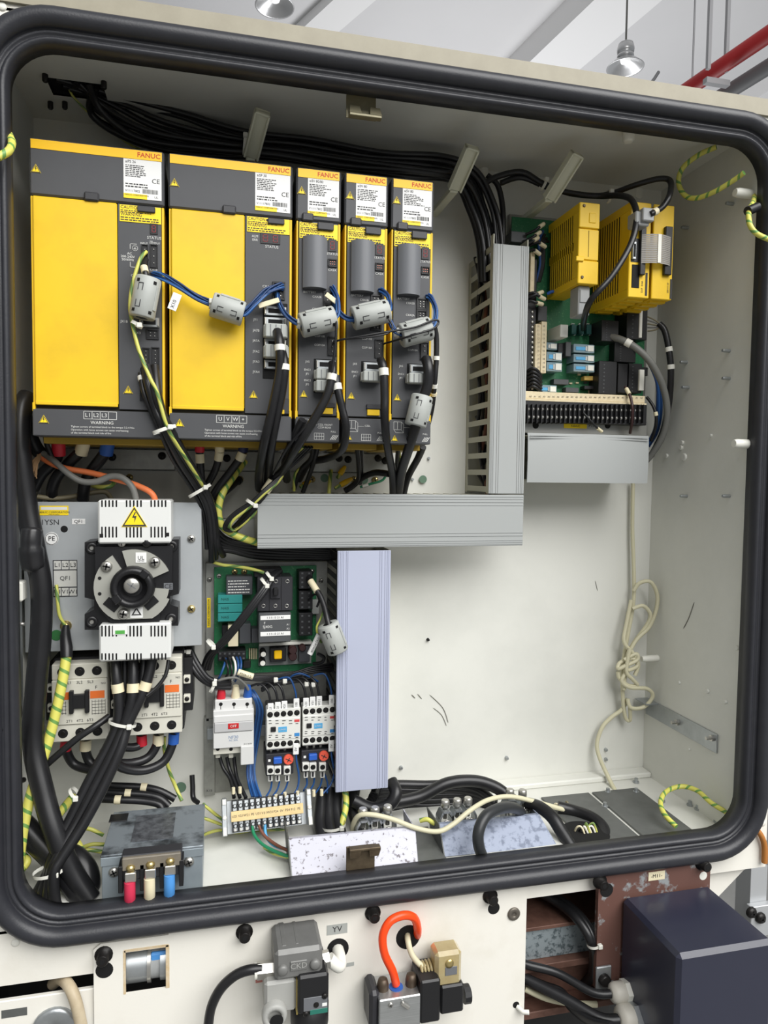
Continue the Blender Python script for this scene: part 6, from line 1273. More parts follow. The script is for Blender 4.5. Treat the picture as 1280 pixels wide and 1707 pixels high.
# wires on top of the small contactors with printed sleeves
for i, (px, py) in enumerate(((451, 1182), (463, 1180), (474, 1178), (494, 1174), (510, 1173), (521, 1171), (532, 1170), (553, 1168))):
    bl = i in (3, 7); m_ = BLUEW if bl else CABLE; o_ = (450 if i < 4 else 505)
    pts = [(px, py-2, 98), (px-1, py-16, 98), (px-6, py-32, 100), (px-18, py-42, 106), (px-34, py-38, 112)] if not bl else [(px, py-2, 98), (px-2, py-22, 96), (px-12, py-44, 98), (px-30, py-42, 104)]
    o = cable('contactor_wire', ('blue' if bl else 'black')+' wire with printed sleeve on top of a small contactor', pts, 1.7 if not bl else 1.3, m_, 'sleeved wires on the small contactors')
    x, z = W(px, py, 93); MB().box(x-4, x+4, 92, 95, z-8, z+8, .6).build('sleeve', PAPER, o); b = MB(); b.text(('U21', 'V21', 'W21', '100', 'U31', 'V31', 'W31', '100')[i], x, z, 91.7, 4.6, 'CENTER', math.pi/2); b.build('sleeve_print', INK, o)
for px, py, i in ((493, 1248, 0), (552, 1243, 1)):
    o = cable('contactor_wire', ('blue wire with printed sleeve under the contactor beside the breaker', 'blue wire with printed sleeve under the contactor at the lilac duct')[i], [(px, py, 94), (px+1, py+20, 92), (px+5, py+45, 90), (px+3-4*i, py+65, 86), (px-6-8*i, py+80, 80)], 1.4, BLUEW)
    x, z = W(px, py, 91); MB().box(x-4, x+4, 89, 92, z-8, z+8, .6).build('sleeve', PAPER, o); b = MB(); b.text('0V', x, z, 88.7, 5, 'CENTER', math.pi/2); b.build('sleeve_print', INK, o)
cable('blue_wire', 'blue wire arching above the small contactors', [(478, 1134, 110), (490, 1125, 104), (502, 1123, 102), (515, 1128, 104), (530, 1136, 108)], 1.4, BLUEW)
for i in range(3): cable('black_wire', 'black wire bundle strand behind the small contactor sleeves', [(436, 1152-i*2, 116), (455, 1142-i*2, 112), (475, 1140-i*2, 112), (500, 1136-i*2, 112), (530, 1140-i*2, 114)], 2, CABLE, 'black strands above the small contactors')
for px, py, k in ((459, 1134, 0), (474, 1136, 1), (510, 1141, 2), (521, 1142, 3)): tie(px, py, 106, 4, 1.5, ('first', 'second', 'third', 'fourth')[k]+' small white tie above the small contactors', depth=5)
for i, (a, b) in enumerate((((453, 1303), (442, 1330)), ((466, 1303), (452, 1330)), ((480, 1302), (464, 1330)), ((511, 1297), (506, 1318)), ((524, 1297), (514, 1320)), ((537, 1294), (526, 1322)), ((541, 1290), (545, 1322)))):
    cable('blue_wire', 'blue wire from an overload relay down to the terminal block', [(a[0], a[1], 108), ((a[0]+b[0])/2+3, (a[1]+b[1])/2, 96), (b[0], b[1], 84)], 1.3, BLUEW, 'blue wires under the overload relays')
for i, (px, py) in enumerate(((389, 1318), (400, 1317), (431, 1338), (439, 1336), (449, 1333), (460, 1330), (475, 1326), (496, 1324), (523, 1322), (536, 1321))):
    MB().tube(pix([(px, py+5, 74), (px, py-5, 74)]), 2.4, 8).build('wire_end_sleeve', IVORY, None, 'ivory sleeve on a wire end above the terminal block', 'wire marker', 'ivory sleeves above the terminal block')
for pts, m_, lab in (([(420, 1374, 62), (424, 1392, 50), (438, 1408, 34), (460, 1420, 16), (482, 1428, 4)], MATS['green_wire'], 'green wire bending from the terminal block to the sheet cover'), ([(430, 1372, 62), (440, 1392, 50), (460, 1408, 34), (480, 1418, 14)], mat('brown_wire', (120, 76, 60), .5), 'brown wire bending from the terminal block to the sheet cover'), ([(442, 1370, 62), (443, 1392, 52), (455, 1408, 40), (478, 1416, 24)], LBLUE, 'light blue wire bending from the terminal block to the sheet cover'), ([(440, 1412, 40), (455, 1422, 26), (484, 1430, 2)], YGS, 'yellow striped wire end behind the sheet cover')):
    cable('terminal_wire', lab, pts, 2.2, m_)
for i in range(3): cable('earth_wire', 'green and yellow wire lying on the floor behind the terminal block', [(338, 1340+i*20+i*i*3, 90), (365, 1362+i*11, 90), (395, 1382+i*3, 96), (430, 1378+i*3, 100), (480, 1386+i*3, 96), (520, 1392+i, 90)], 2.2, YGS, 'green and yellow wires on the floor')
# under the lilac duct
for i, px in enumerate((535, 548, 560, 588)):
    cable('duct_cable', 'thick black cable dropping out of the lilac duct to the floor', [(px+3, 1315, 110), (px, 1345, 92), (px-2+i*3, 1375, 70), (px+4+i*4, 1405, 44)], 8.5, CABLE, 'thick cables under the lilac duct', n=10)
cable('earth_cable', 'green and yellow cable dropping out of the lilac duct', [(575, 1318, 90), (577, 1340, 82), (572, 1365, 70), (566, 1385, 60)], 4.6, YG)
tie(556, 1376, 60, 17, .1, 'white cable tie on the thick cables under the lilac duct', depth=14)
# coil of black cables on the floor
for i in range(9):
    h = i*8.0; a = i*.4; fl = max(-8, 0)
    pts = [(600+i*3, 1352-h*.4, 100), (632, 1368-h*.9, 118), (665, 1372-h*1.0, 128), (710, 1376-h*1.05, 128), (760, 1372-h*1.0, 124), (800, 1366-h*.75, 110), (825, 1372-h*.5, 90)]
    cable('coiled_cable', 'black cable in the coil on the floor behind the clamps', pts, 7 if i > 6 else 5.6, CABLE, 'coil of black cables on the floor', n=10)
cable('coiled_cable', 'thick black cable arching over the coil on the floor', [(655, 1338, 92), (700, 1328, 92), (745, 1306, 92), (790, 1302, 92), (825, 1312, 88), (850, 1330, 80), (870, 1345, 70)], 9, CABLE, n=12)
cable('coiled_cable', 'thick black loop end under the lilac duct', [(590, 1335, 80), (620, 1348, 70), (648, 1342, 66), (660, 1322, 70), (652, 1302, 86)], 9, CABLE, n=12)
cable('arch_cable', 'black cable arch standing in front of the blue grey sheet cover', [(806, 1432, -40), (798, 1410, -42), (798, 1385, -40), (810, 1360, -30), (832, 1348, -14), (852, 1346, 6), (866, 1352, 24), (870, 1362, 40)], 7.5, mat('cable_charcoal', (44, 46, 48), .4), n=12)
cable('floor_cable', 'thick black cable dropping over the end of the blue grey sheet cover', [(880, 1340, 50), (900, 1346, 30), (920, 1362, 10), (935, 1385, -6), (952, 1412, -24)], 9, CABLE, n=12)
cable('floor_cable', 'thick black cable curving round the gland hole', [(930, 1345, 60), (958, 1352, 50), (985, 1362, 30), (1004, 1378, 10), (1012, 1402, -16)], 8.5, CABLE, n=12)
for i in range(8):
    a = i*.8; cable('loose_wire', 'thin loose wire end bunched in the floor gland hole', [(955+3*i, 1398-i, 10), (960+5*math.sin(a)+i*3, 1385-4*math.cos(a), 0), (968+i*3, 1378+6*math.sin(a*2), -4), (975+i*3, 1392, -6)], 1.4, (IVORY, CABLE, WHITE, YGS)[i % 4], 'wire ends in the gland hole')
q = PZ(975, 1388, ZB+3.3); MB().lathe((q.x, q.y, ZB+3.2), (0, 0, 1), [(34, 0), (33, .4)], 28).build('gland_hole', DARK, CAB)
for i in range(4):
    a = i*1.4; cable('loose_wire', 'thin wire end tucked between clamps and gland hole', [(920+6*i, 1350, 80), (926+6*i, 1340+4*math.sin(a), 76), (934+5*i, 1346, 70), (940+4*i, 1354, 66)], 1.6, (IVORY, MATS['olive_cable'])[i % 2], 'wire ends beside the clamps')
MB().tube(spline(pix([(700, 1368, 40), (712, 1366, 36), (722, 1372, 34), (735, 1378, 30)]), 5), 3.4, 8).build('wire_stub', YGS, None, 'yellow green wire stub between the two sheet covers', 'cable')
# white cable
WC = mat('white_cable', (202, 197, 168), .45)
WCT = thing('white_cable', 'long white cable knotted on the wall and trailing over the floor clamps', 'cable', P(1000, 1350, 60))
cable('floor_run', None, [(590, 1400, 40), (588, 1378, 26), (598, 1360, 14), (620, 1358, 8), (655, 1366, 4), (695, 1381, -4), (730, 1386, -10), (755, 1374, -8), (785, 1350, 0), (815, 1333, 20), (850, 1328, 30), (890, 1336, 40), (930, 1347, 50), (970, 1357, 60), (1008, 1356, 60), (1027, 1349, 70), (1030, 1330, 100), (1016, 1300, 135), (1000, 1265, 150), (995, 1240, 156), (1004, 1212, 158), (1020, 1195, 158), (1036, 1183, 156), (1046, 1165, 152)], 3.4, WC, parent=WCT)
for i, pts in enumerate(([(1055, 805, 160), (1054, 880, 160), (1056, 940, 158), (1056, 1000, 156), (1046, 1060, 154), (1038, 1110, 152), (1038, 1160, 152), (1042, 1195, 154), (1050, 1200, 152), (1050, 1180, 146)],
            [(1056, 985, 150), (1066, 972, 146), (1084, 970, 140), (1095, 990, 138), (1094, 1015, 138), (1082, 1045, 140), (1062, 1065, 142), (1048, 1090, 142), (1042, 1120, 142)],
            [(1054, 1015, 146), (1072, 1010, 142), (1084, 1025, 140), (1076, 1045, 144), (1056, 1072, 146), (1044, 1100, 144), (1040, 1150, 144)],
            [(1040, 1100, 140), (1060, 1090, 138), (1062, 1100, 136), (1042, 1110, 138), (1030, 1115, 142), (1034, 1104, 146), (1056, 1098, 140), (1062, 1110, 138), (1046, 1118, 136)],
            [(1046, 1118, 140), (1036, 1135, 140), (1050, 1146, 138), (1078, 1148, 134), (1088, 1160, 134), (1074, 1178, 138), (1052, 1180, 142), (1046, 1165, 146)],
            [(1052, 1000, 150), (1044, 1040, 148), (1040, 1070, 144), (1056, 1090, 140), (1064, 1108, 140), (1058, 1126, 140)],
            [(1050, 1080, 138), (1044, 1118, 136), (1054, 1132, 136), (1062, 1142, 138), (1046, 1142, 142), (1032, 1130, 144), (1030, 1120, 144)])):
    cable('drop_run' if i == 0 else 'knot_loop', None, pts, 3.2, WC, parent=WCT)
# earth straps on the walls
cable('earth_strap', 'green and yellow strap looping from the roof to the side wall in the upper corner', [(1194, 245, -6), (1165, 258, 12), (1138, 280, 26), (1131, 305, 32), (1142, 326, 26), (1162, 330, 10), (1192, 319, -14), (1222, 301, -36), (1240, 288, -50)], 3.6, YG)
cable('earth_strap', 'green and yellow strap arching out of the floor in the lower corner', [(1127, 1378, -30), (1108, 1358, -10), (1101, 1338, 10), (1110, 1320, 24), (1135, 1311, 26), (1162, 1318, 10), (1185, 1338, -14), (1212, 1355, -34)], 3.6, YG)
cable('earth_strap', 'green and yellow strap end over the side gasket', [(1260, 310, -20), (1256, 335, -50), (1248, 352, -74), (1250, 375, -88), (1262, 390, -92), (1284, 400, -92)], 3.4, YG)
cable('earth_strap', 'green and yellow strap end looping over the gasket near the drives', [(8, 205, -20), (14, 222, -50), (20, 238, -74), (14, 252, -88), (-4, 262, -94)], 4, YG)
m = MB(); m.tube(pix([(1262, 345, -72), (1246, 352, -76)]), 6, 10); m.build('strap_clip', CABLE, None, 'black clip holding the strap to the side gasket', 'clip')
# ================================================================== wiring round the interface board
cable('grey_cable', 'thick grey cable curving off the edge of the circuit board', [(1012, 560, 112), (1035, 566, 96), (1060, 580, 84), (1085, 605, 80), (1105, 645, 86), (1112, 690, 96), (1103, 730, 110), (1080, 765, 130), (1060, 780, 140)], 5.2, CABLEG, sleeves=((.13, 9),))
cable('board_lead', 'black cable with two white sleeves at the outer edge of the board', [(1098, 540, 110), (1108, 552, 104), (1115, 585, 100), (1118, 620, 100), (1115, 670, 108), (1105, 720, 120), (1085, 760, 136)], 5, CABLE, sleeves=((.21, 7), (.33, 7)))
for i in range(5): cable('ribbon_wire', 'thin grey wire fanning from the black board connector', [(1079, 528+i*6, 118), (1092, 534+i*4, 112), (1104, 544, 106), (1108, 552, 104)], 1.2, CABLEG if i % 2 else MATS['olive_cable'], 'fanned wires at the board edge')
for i in range(5): cable('blue_wire', 'blue wire curving down behind the grey cable of the board', [(1050, 575, 126), (1070, 590, 118), (1092, 620+i*3, 112), (1103-i*2, 670, 118), (1098-i*2, 715, 130), (1082-i*2, 745, 140)], 1.4, BW[i % 3], 'blue wires at the board edge')
cable('board_lead', 'thin brown lead with cream sleeve crossing the terminal strip', [(1042, 645, 100), (1050, 660, 88), (1054, 680, 82), (1053, 705, 88), (1050, 722, 100)], 2.2, MATS['cap_brown'], sleeves=((.12, 12, IVORY),))
cable('board_lead', 'thin dark lead with cream end lying over the terminal strip', [(972, 688, 84), (985, 702, 82), (996, 714, 84), (1004, 720, 90)], 1.6, CABLE, sleeves=((.82, 12, IVORY),))
cable('board_lead', 'dark lead with ivory tag beside the end of the terminal strip', [(1078, 662, 110), (1090, 680, 100), (1094, 705, 100), (1085, 735, 120)], 2.4, CABLE, sleeves=((.4, 6, IVORY),))
for i, (a, b) in enumerate((((908, 372), (890, 385)), ((902, 386), (884, 398)), ((898, 396), (884, 404)), ((910, 412), (896, 404)), ((900, 424), (888, 416)), ((906, 486), (886, 494)), ((910, 500), (888, 488)), ((906, 508), (884, 502)))):
    o = cable('terminal_lead', 'black terminal lead with cream end sleeve beside the slotted duct', [(a[0], a[1], 112), ((a[0]+b[0])/2, (a[1]+b[1])/2, 106), (b[0], b[1], 108), (b[0]-14, b[1]+6, 116)], 2.2, CABLE, 'sleeved leads beside the slotted duct', sleeves=((.25, 12, IVORY),))
for i in range(4): cable('terminal_lead', 'dark lead bunched beside the single yellow module', [(905+i*3, 385+i*6, 128), (898+i*3, 405, 122), (900+i*2, 440, 124), (893+i*2, 470, 128)], 2.2, CABLE if i else BLUEW, 'dark leads beside the single module')
for i in range(6): cable('terminal_lead', 'black lead entering the lower side terminals from the duct', [(880, 618+i*6, 116), (888, 614+i*6, 108), (896, 618+i*6, 108), (902, 628+i*5, 114)], 2.4, CABLE, 'black leads at the duct edge')
cable('blue_wire', 'short blue wire under the single yellow module', [(912, 490, 120), (922, 486, 116), (932, 492, 122)], 2.4, BLUES)
for i in range(16):
    y = 430+i*24; cable('duct_wire', 'dark wire inside the slotted duct', [(792+(i*7) % 25, y, 150), (800+(i*5) % 20, y+40, 130), (795+(i*3) % 22, y+80, 140)], 3, (CABLE, CABLE, MATS['brown_wire'], CABLE)[i % 4], 'wires inside the slotted duct')
# ================================================================== machine front below the cabinet
YC = -66.0
BASE = thing('machine_base', 'cream machine base with a dark open bay under the cabinet', 'machine', (440, 40, -1700))
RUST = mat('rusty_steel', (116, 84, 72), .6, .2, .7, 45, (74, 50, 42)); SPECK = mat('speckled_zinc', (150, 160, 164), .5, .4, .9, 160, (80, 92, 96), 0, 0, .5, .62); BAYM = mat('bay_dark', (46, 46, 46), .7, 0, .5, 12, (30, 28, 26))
MB().box(-82, 70, YF, YF+12, -941, -922).build('lower_rail', CREAM, BASE)
MB().box(-82, 70, YF, YF+6, -1300, W(70, 1660, YF)[1], 1).build('lower_panel', CREAM, BASE)
MB().box(-82, 960, 150, 156, -1700, -925).build('rear_panel', BAYM, BASE)  # dark panel added behind the bay so that no light leaks in
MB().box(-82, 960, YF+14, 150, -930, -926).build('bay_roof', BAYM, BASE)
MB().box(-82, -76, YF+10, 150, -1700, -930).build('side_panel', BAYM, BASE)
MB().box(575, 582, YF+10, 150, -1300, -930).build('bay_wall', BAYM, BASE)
a = W(940, 1540, -28); b_ = W(940, 1592, -28); MB().box(582, 760, -28, 60, b_[1], a[1], 1).build('channel_web', SPECK, BASE); MB().box(582, 760, -34, 60, a[1], a[1]+5, .6).build('channel_flange', RUST, BASE); MB().box(582, 760, -40, 60, b_[1]-9, b_[1], .6).build('channel_flange', RUST, BASE)
c_ = W(940, 1655, -20)[1]; MB().box(582, 760, -18, 60, c_, b_[1]-9, 1).build('lower_channel', RUST, BASE); MB().box(582, 960, -44, 150, c_-10, c_, 1).build('bay_floor', RUST, BASE)
MB().prism([W(1100, 1464, -48), W(1262, 1440, -48), W(1240, 1450, -48), W(1198, 1494, -48), W(1150, 1540, -48), W(1100, 1540, -48)], -48, -44).build('gusset', CREAM, BASE)
MB().box(590, 700, 60, 64, -1120, c_).build('kick_plate', RUST, BASE)
q = W(24, 1688, YF); MB().box(q[0]-13, q[0]+13, YF-.5, YF+.5, q[1]-4.5, q[1]+4.5).build('name_strip', GLANDP, BASE)
q = W(92, 1712, YF); MB().lathe((q[0], YF, q[1]), (0, -1, 0), [(24, 0), (24, 4), (20, 5.5), (6, 5.5), (5, 4)], 24).build('steel_disc', STEEL, BASE)
cable('hose', 'old beige hose bending down through the gap under the gasket corner', [(88, 1640, -30), (102, 1632, -46), (116, 1645, -66), (127, 1672, -76), (136, 1712, -78)], 6.5, mat('beige_hose', (186, 172, 146), .5, 0, .5, 60, (150, 130, 100)), cat='hose', n=12)
# front cover plate
COV = thing('front_cover', 'cream bolted cover plate carrying the pneumatic valves', 'cover plate', (330, YC, -1250))
CX0, CX1, CZ1 = W(156, 1620, YC)[0], W(876, 1580, YC)[0], -903.0
wx0, wx1, wz0, wz1 = Rc(207, 1580, 281, 1652, YC)
def hol(px, py, r, Y=YC):
    x, z = W(px, py, Y); return MB().lathe((x, Y-.15, z), (0, -1, 0), [(r, 0), (r-.3, .2)], 22).build('hole', DARK, COV)
m = MB(); m.box(CX0, wx0, YC, YC+3, -1250, CZ1-8); m.box(wx1, CX1, YC, YC+3, -1250, CZ1); m.box(wx0, wx1, YC, YC+3, wz1, CZ1-2); m.box(wx0, wx1, YC, YC+3, -1250, wz0); m.prism([(CX0, CZ1-8), (wx0, CZ1-8), (wx0, CZ1-2), (CX0+8, CZ1-2)], YC, YC+3)
m.build('plate', CREAM, COV); m = MB(); m.box(wx0-1, wx0+1.5, YC-.3, YC+3, wz0, wz1); m.box(wx0, wx1, YC-.3, YC+3, wz1-2, wz1+1); m.box(wx1-3, wx1+1, YC-.3, YC+3, wz0, wz1); m.build('torn_edge', mat('torn_card', (196, 170, 126), .7, 0, .6, 60, (226, 222, 210)), COV)
PIPE = thing('window_pipe', 'silver pipe with blue band seen through the cover cut-out', 'pipe', ((wx0+wx1)/2, -30, wz0))
zc = wz0+(wz1-wz0)*.36
for x0_, x1_, r, mm in ((wx0-12, wx0+24, 21, STEEL), (wx0+24, wx0+28, 23, BOLT), (wx0+28, wx1-10, 19, PLG), (wx1-10, wx1+14, 22, STEEL)): MB().cyl((x0_, -40, zc), (1, 0, 0), r, x1_-x0_, 20).build('pipe_section', mm, PIPE)
MB().cyl((wx0+30, -34, zc), (1, 0, 0), 19.6, wx1-wx0-34, 20).build('pipe_sleeve', PLG, PIPE); MB().box(wx0+27, wx1-2, -56, -50, zc+6, zc+18, 2).build('blue_band', SLB, PIPE); MB().box(wx0-14, wx1+14, 0, 4, wz0-20, wz1+20).build('back_plate', GLANDP, PIPE)
def socket_bolt(px, py, parent=COV, Y=YC, r=6.6, L=13):
    x, z = W(px, py, Y-L); o = MB().lathe((x, Y, z), (0, -1, 0), [(r*1.5, 0), (r*1.5, 1.5), (r, 1.6), (r, L-1), (r-.8, L)], 16).build('socket_bolt', DBOLT, parent)
    MB().lathe((x, Y-L-.05, z), (0, -1, 0), [(r*.5, 0), (r*.48, .1)], 6, False).build('hex_recess', DARK, o)
hol(174, 1617, 9.5); hol(823, 1514, 8)
for px, py in ((170, 1604), (408, 1565), (625, 1532), (823, 1503)): socket_bolt(px, py)
x, z = W(856, 1523, YC); o = MB().lathe((x, YC, z), (0, -1, 0), [(8.5, 0), (8.5, 1.5), (7, 2.5), (2.5, 2.6), (2.3, 1.8)], 20).build('round_screw', mat('dull_screw', (112, 106, 98), .45, .6), COV)
hol(563, 1582, 13.5); hol(680, 1562, 15.5); hol(860, 1675, 4.5)
x, z = W(862, 1678, YC); MB().tube([(x, YC, z), (x+5, YC-8, z-2), (x+12, YC-10, z-2)], 3, 8).build('white_stub', WHITE, COV)
o = bx(COV, 'valve_tag', FERR, 545, 1541, 579, 1557, YC-.6, YC, 0); lettering(o, INK, [('YV', 562, 1549, YC-.6, 10)])
q = [W(570, 1613, YC), W(590, 1609, YC), W(590, 1603, YC), W(579, 1605, YC)]; MB().prism(q, YC-.5, YC).build('torn_tag', FERR, COV)
bx(COV, 'pink_tag', mat('pink_tag', (190, 120, 110), .5), 426, 1627, 452, 1637, YC-.5, YC, 0)
# filter regulator
CAST = mat('cast_grey', (124, 124, 122), .5, .3, .4, 60, (104, 104, 102)); LGREY = mat('housing_grey', (160, 160, 156), .45)
RG_ = thing('pneumatic_valve', 'grey cast pneumatic valve with black pilot block on the cover plate', 'valve', (W(495, 1640, -100)[0], -100, W(495, 1700, -100)[1]))
Yv = -120
bx(RG_, 'cast_body', CAST, 458, 1583, 538, 1632, Yv, YC, 4); bx(RG_, 'cast_rib', CAST, 468, 1578, 480, 1586, Yv+8, YC, 2); bx(RG_, 'cast_rib', CAST, 490, 1575, 502, 1584, Yv+8, YC, 3); bx(RG_, 'cast_rib', CAST, 508, 1575, 530, 1585, Yv+8, YC, 2)
o = bx(RG_, 'raised_panel', CAST, 484, 1602, 512, 1618, Yv-1.5, Yv+1, .6); lettering(o, LGREY, [('CKD', 498, 1610, Yv-1.7, 9)])
for px, py in ((471, 1616), (525, 1606)): x, z = W(px, py, Yv); MB().lathe((x, Yv, z), (0, -1, 0), [(6, 0), (6, 3), (4, 4.5), (1, 4.8)], 12).build('cap_screw', CAST, RG_)
bx(RG_, 'grey_block', LGREY, 441, 1636, 494, 1690, Yv+4, YC-10, 3); bx(RG_, 'gasket_line', mat('brass_gasket', (180, 160, 90), .4), 494, 1634, 497, 1692, Yv+3, YC-10, .4)
o = bx(RG_, 'pilot_block', BLK, 497, 1626, 548, 1690, Yv-6, YC-8, 2.5); q = bx(o, 'label_plate', BATT, 506, 1662, 546, 1684, Yv-6.6, Yv-5, .3); bx(q, 'green_strip', mat('green_strip', (40, 110, 96), .4), 517, 1682, 546, 1690, Yv-6.9, Yv-5.5, .2); bx(q, 'white_patch', PAPER, 537, 1672, 545, 1677, Yv-6.9, Yv-6, 0)
for px, py in ((541, 1660), (510, 1690)): screw(o, px, py, Yv-6, 3.4, DBOLT)
x, z = W(527, 1675, Yv-6.6); MB().lathe((x, Yv-6.6, z), (0, -1, 0), [(3.2, 0), (3, .8)], 12).build('button', DBOLT, q)
x, z = W(520, 1712, Yv); MB().lathe((x, Yv+22, z), (0, 0, 1), [(22, -10), (22, 14), (18, 16)], 20).build('knob', BLK, RG_)
x, z = W(458, 1697, Yv-6); MB().lathe((x, Yv+4, z), (0, -1, 0), [(14, 0), (14, 8), (12, 10), (8, 10), (7.5, 4)], 18).build('port', LGREY, RG_); x, z = W(461, 1702, Yv-6); MB().lathe((x, Yv-6.2, z), (0, -1, 0), [(7.6, 0), (7.4, .2)], 16).build('port_hole', DARK, RG_)
bx(RG_, 'port_neck', LGREY, 450, 1672, 472, 1700, Yv+2, Yv+30, 3)
Lf = P(458, 1615, Yv+22); o = MB().lathe(Lf, (-1, 0, .03), [(9.5, 0), (9.5, 20)], 6, False).build('hex_fitting', BOLT, RG_); MB().lathe(Lf+Vector((-20, 0, .6)), (-1, 0, 0), [(8.5, 0), (8.5, 3)], 14).build('white_collar', WHITE, RG_)
cable('air_hose', 'black air hose curving down from the hex fitting of the grey valve', [(436, 1615, -100), (415, 1617, -100), (392, 1626, -98), (368, 1648, -96), (352, 1680, -94), (346, 1720, -92)], 5.6, CABLE, cat='hose', n=12)
Rf = P(538, 1600, Yv+24); MB().lathe(Rf, (1, 0, .12), [(9.5, 0), (9.5, 8)], 6, False).build('hex_nut', BOLT, RG_)
hx_, hz_ = W(563, 1583, YC); MB().tube(spline([Rf+Vector((7, 0, 1)), Rf.lerp(Vector((hx_, Rf.y, hz_)), .6), Vector((hx_-2, Rf.y+4, hz_-2)), Vector((hx_, Rf.y+14, hz_)), Vector((hx_, YC+4, hz_))], 6), 7.2, 12).build('white_elbow', WHITE, RG_)
# solenoid valve
ALV = mat('brushed_aluminium', (186, 188, 188), .35, .75, .6, 8, (130, 132, 132), 0, 0, .3, .8, stretch=(3, 3, 90))
SV = thing('solenoid_valve', 'aluminium solenoid valve with black coil and clear amber plug', 'valve', (W(700, 1660, -100)[0], -100, W(700, 1710, -100)[1]))
Ys = -112
bx(SV, 'aluminium_body', ALV, 632, 1663, 701, 1718, Ys, YC-4, 1.2); bx(SV, 'end_cap', BBK, 616, 1655, 633, 1718, Ys+6, YC-4, 4)
bx(SV, 'coil', BLK, 701, 1635, 734, 1706, Ys-1, YC-6, 2); bx(SV, 'coil_housing', BLK, 735, 1643, 773, 1690, Ys+4, YC-8, 2)
CLR = mat('amber_plug', (196, 180, 134), .2, 0, .3, 90, (160, 130, 80), trans=.35)
o = bx(SV, 'plug_body', CLR, 726, 1588, 770, 1645, Ys+8, YC-12, 4); x, z = W(749, 1606, Ys+8); MB().lathe((x, Ys+8, z), (0, -1, 0), [(5.5, 0), (5, 1.5), (2, 2)], 14).build('plug_screw', BRASS, o); bx(o, 'inner_board', BATT, 742, 1612, 762, 1626, Ys+7.4, Ys+9, .4)
pg = P(727, 1611, Ys+24); m = MB()
for k in range(5): m.lathe(pg+Vector((-2-4*k, 0, -.4*k)), (-1, 0, -.1), [(8.2, 0), (10.5, 1), (10.5, 2.4), (8.2, 3.4)], 14)
m.build('plug_gland', CLR, SV)
x, z = W(780, 1660, Ys+20); MB().lathe((x-5, Ys+24, z), (1, 0, 0), [(11, 0), (11, 8), (9, 9)], 12, False).build('end_knob', BLK, SV)
for px, py in ((638, 1648), (685, 1640)):
    q = P(px, py, Ys+18); MB().lathe(q+Vector((0, 0, -16)), (0, 0, 1), [(9, 0), (9, 6)], 6, False).build('hex_nut', BOLT, SV); MB().lathe(q+Vector((0, 0, -10)), (0, 0, 1), [(7, 0), (7, 16), (5.5, 22), (3, 23)], 12).build('silencer', mat('bronze_dark', (84, 72, 60), .45, .5) if 'bronze_dark' not in MATS else MATS['bronze_dark'], SV)
q = P(660, 1644, Ys+18); MB().lathe(q+Vector((0, 0, -14)), (0, 0, 1), [(10.5, 0), (10.5, 9), (9, 10)], 8, False).build('push_fitting', BATT, SV); MB().lathe(q+Vector((0, 0, -4)), (0, 0, 1), [(8.6, 0), (8.6, 4)], 14).build('blue_release_ring', BLUES, SV)
screw(SV, 651, 1675, Ys, 3, BOLT); x, z = W(675, 1674, Ys); m = MB(Matrix.Translation((x, Ys-2, z)) @ Matrix.Rotation(.7, 4, 'Y')); m.box(-6, 6, -2, 2, -2.4, 2.4, 1); m.build('override_lever', BOLT, SV)
cable('air_tube', 'bright orange air tube looping from the aluminium valve into the cover', [(660, 1640, -94), (654, 1618, -98), (641, 1590, -100), (638, 1560, -100), (650, 1536, -98), (672, 1526, -94), (690, 1530, -88), (696, 1548, -76), (695, 1562, -58)], 5, ORANGE, cat='tube', n=12)
cable('white_lead', 'white lead hanging from the cover hole to the clear plug', [(679, 1552, -56), (680, 1568, -76), (686, 1590, -84), (698, 1606, -88), (708, 1612, -90)], 3.6, WC)
# brown plate with the navy box
YBp = -74.0
BPL = thing('brown_plate', 'rust brown steel mounting plate bolted below the gasket', 'plate', (W(1090, 1500, YBp)[0], YBp, W(1090, 1660, YBp)[1]))
bp0, bp1 = W(998, 1470, YBp)[0], W(1184, 1450, YBp)[0]; bz1 = W(1090, 1449, YBp)[1]; bz0 = W(985, 1650, YBp)[1]
BRN = mat('brown_paint', (104, 74, 66), .5, .1, .9, 26, (150, 156, 158), 0, 0, .56, .62)
m = MB(); m.prism([(bp0, bz0), (bp1, bz0), (bp1, bz1-9), (bp1-3, bz1-2), (bp1-9, bz1), (bp0+9, bz1), (bp0+3, bz1-2), (bp0, bz1-9)], YBp, YBp+7); m.build('plate', BRN, BPL)
for px, py in ((1008, 1478), (1180, 1447)): socket_bolt(px, py, BPL, YBp, 6.6, 13)
x, z = W(1011, 1484, YBp); MB().lathe((x, YBp-.1, z), (0, -1, 0), [(9.5, 0), (9.3, .2)], 18).build('slot_hole', DARK, BPL)
x, z = W(1172, 1460, YBp); MB().lathe((x, YBp-.1, z), (0, -1, 0), [(6, 0), (5.8, .2)], 16).build('bolt_hole', WHITE, BPL)
o = bx(BPL, 'device_tag', IVORY, 1081, 1453, 1108, 1467, YBp-.6, YBp, 0); lettering(o, INK, [('-M11-', 1094.5, 1460, YBp-.6, 7)])
bx(BPL, 'side_bracket', STEEL, 994, 1612, 1019, 1660, YBp-4, YBp, 1); x, z = W(1006, 1632, YBp-4); MB().lathe((x, YBp-4, z), (0, -1, 0), [(8, 0), (8, 6), (6.5, 7)], 14).build('bracket_bolt', DBOLT, BPL)
NAVY = mat('navy_enamel', (40, 42, 58), .33, 0, .25, 10, (48, 50, 66), 0, 0, coat=.2)
nx0, nz1 = W(1036, 1494, YBp); nx1 = W(1180, 1477, YBp)[0]; nf_ = Yat(nx0, nz1, 1131); nf_ = max(nf_, -330)
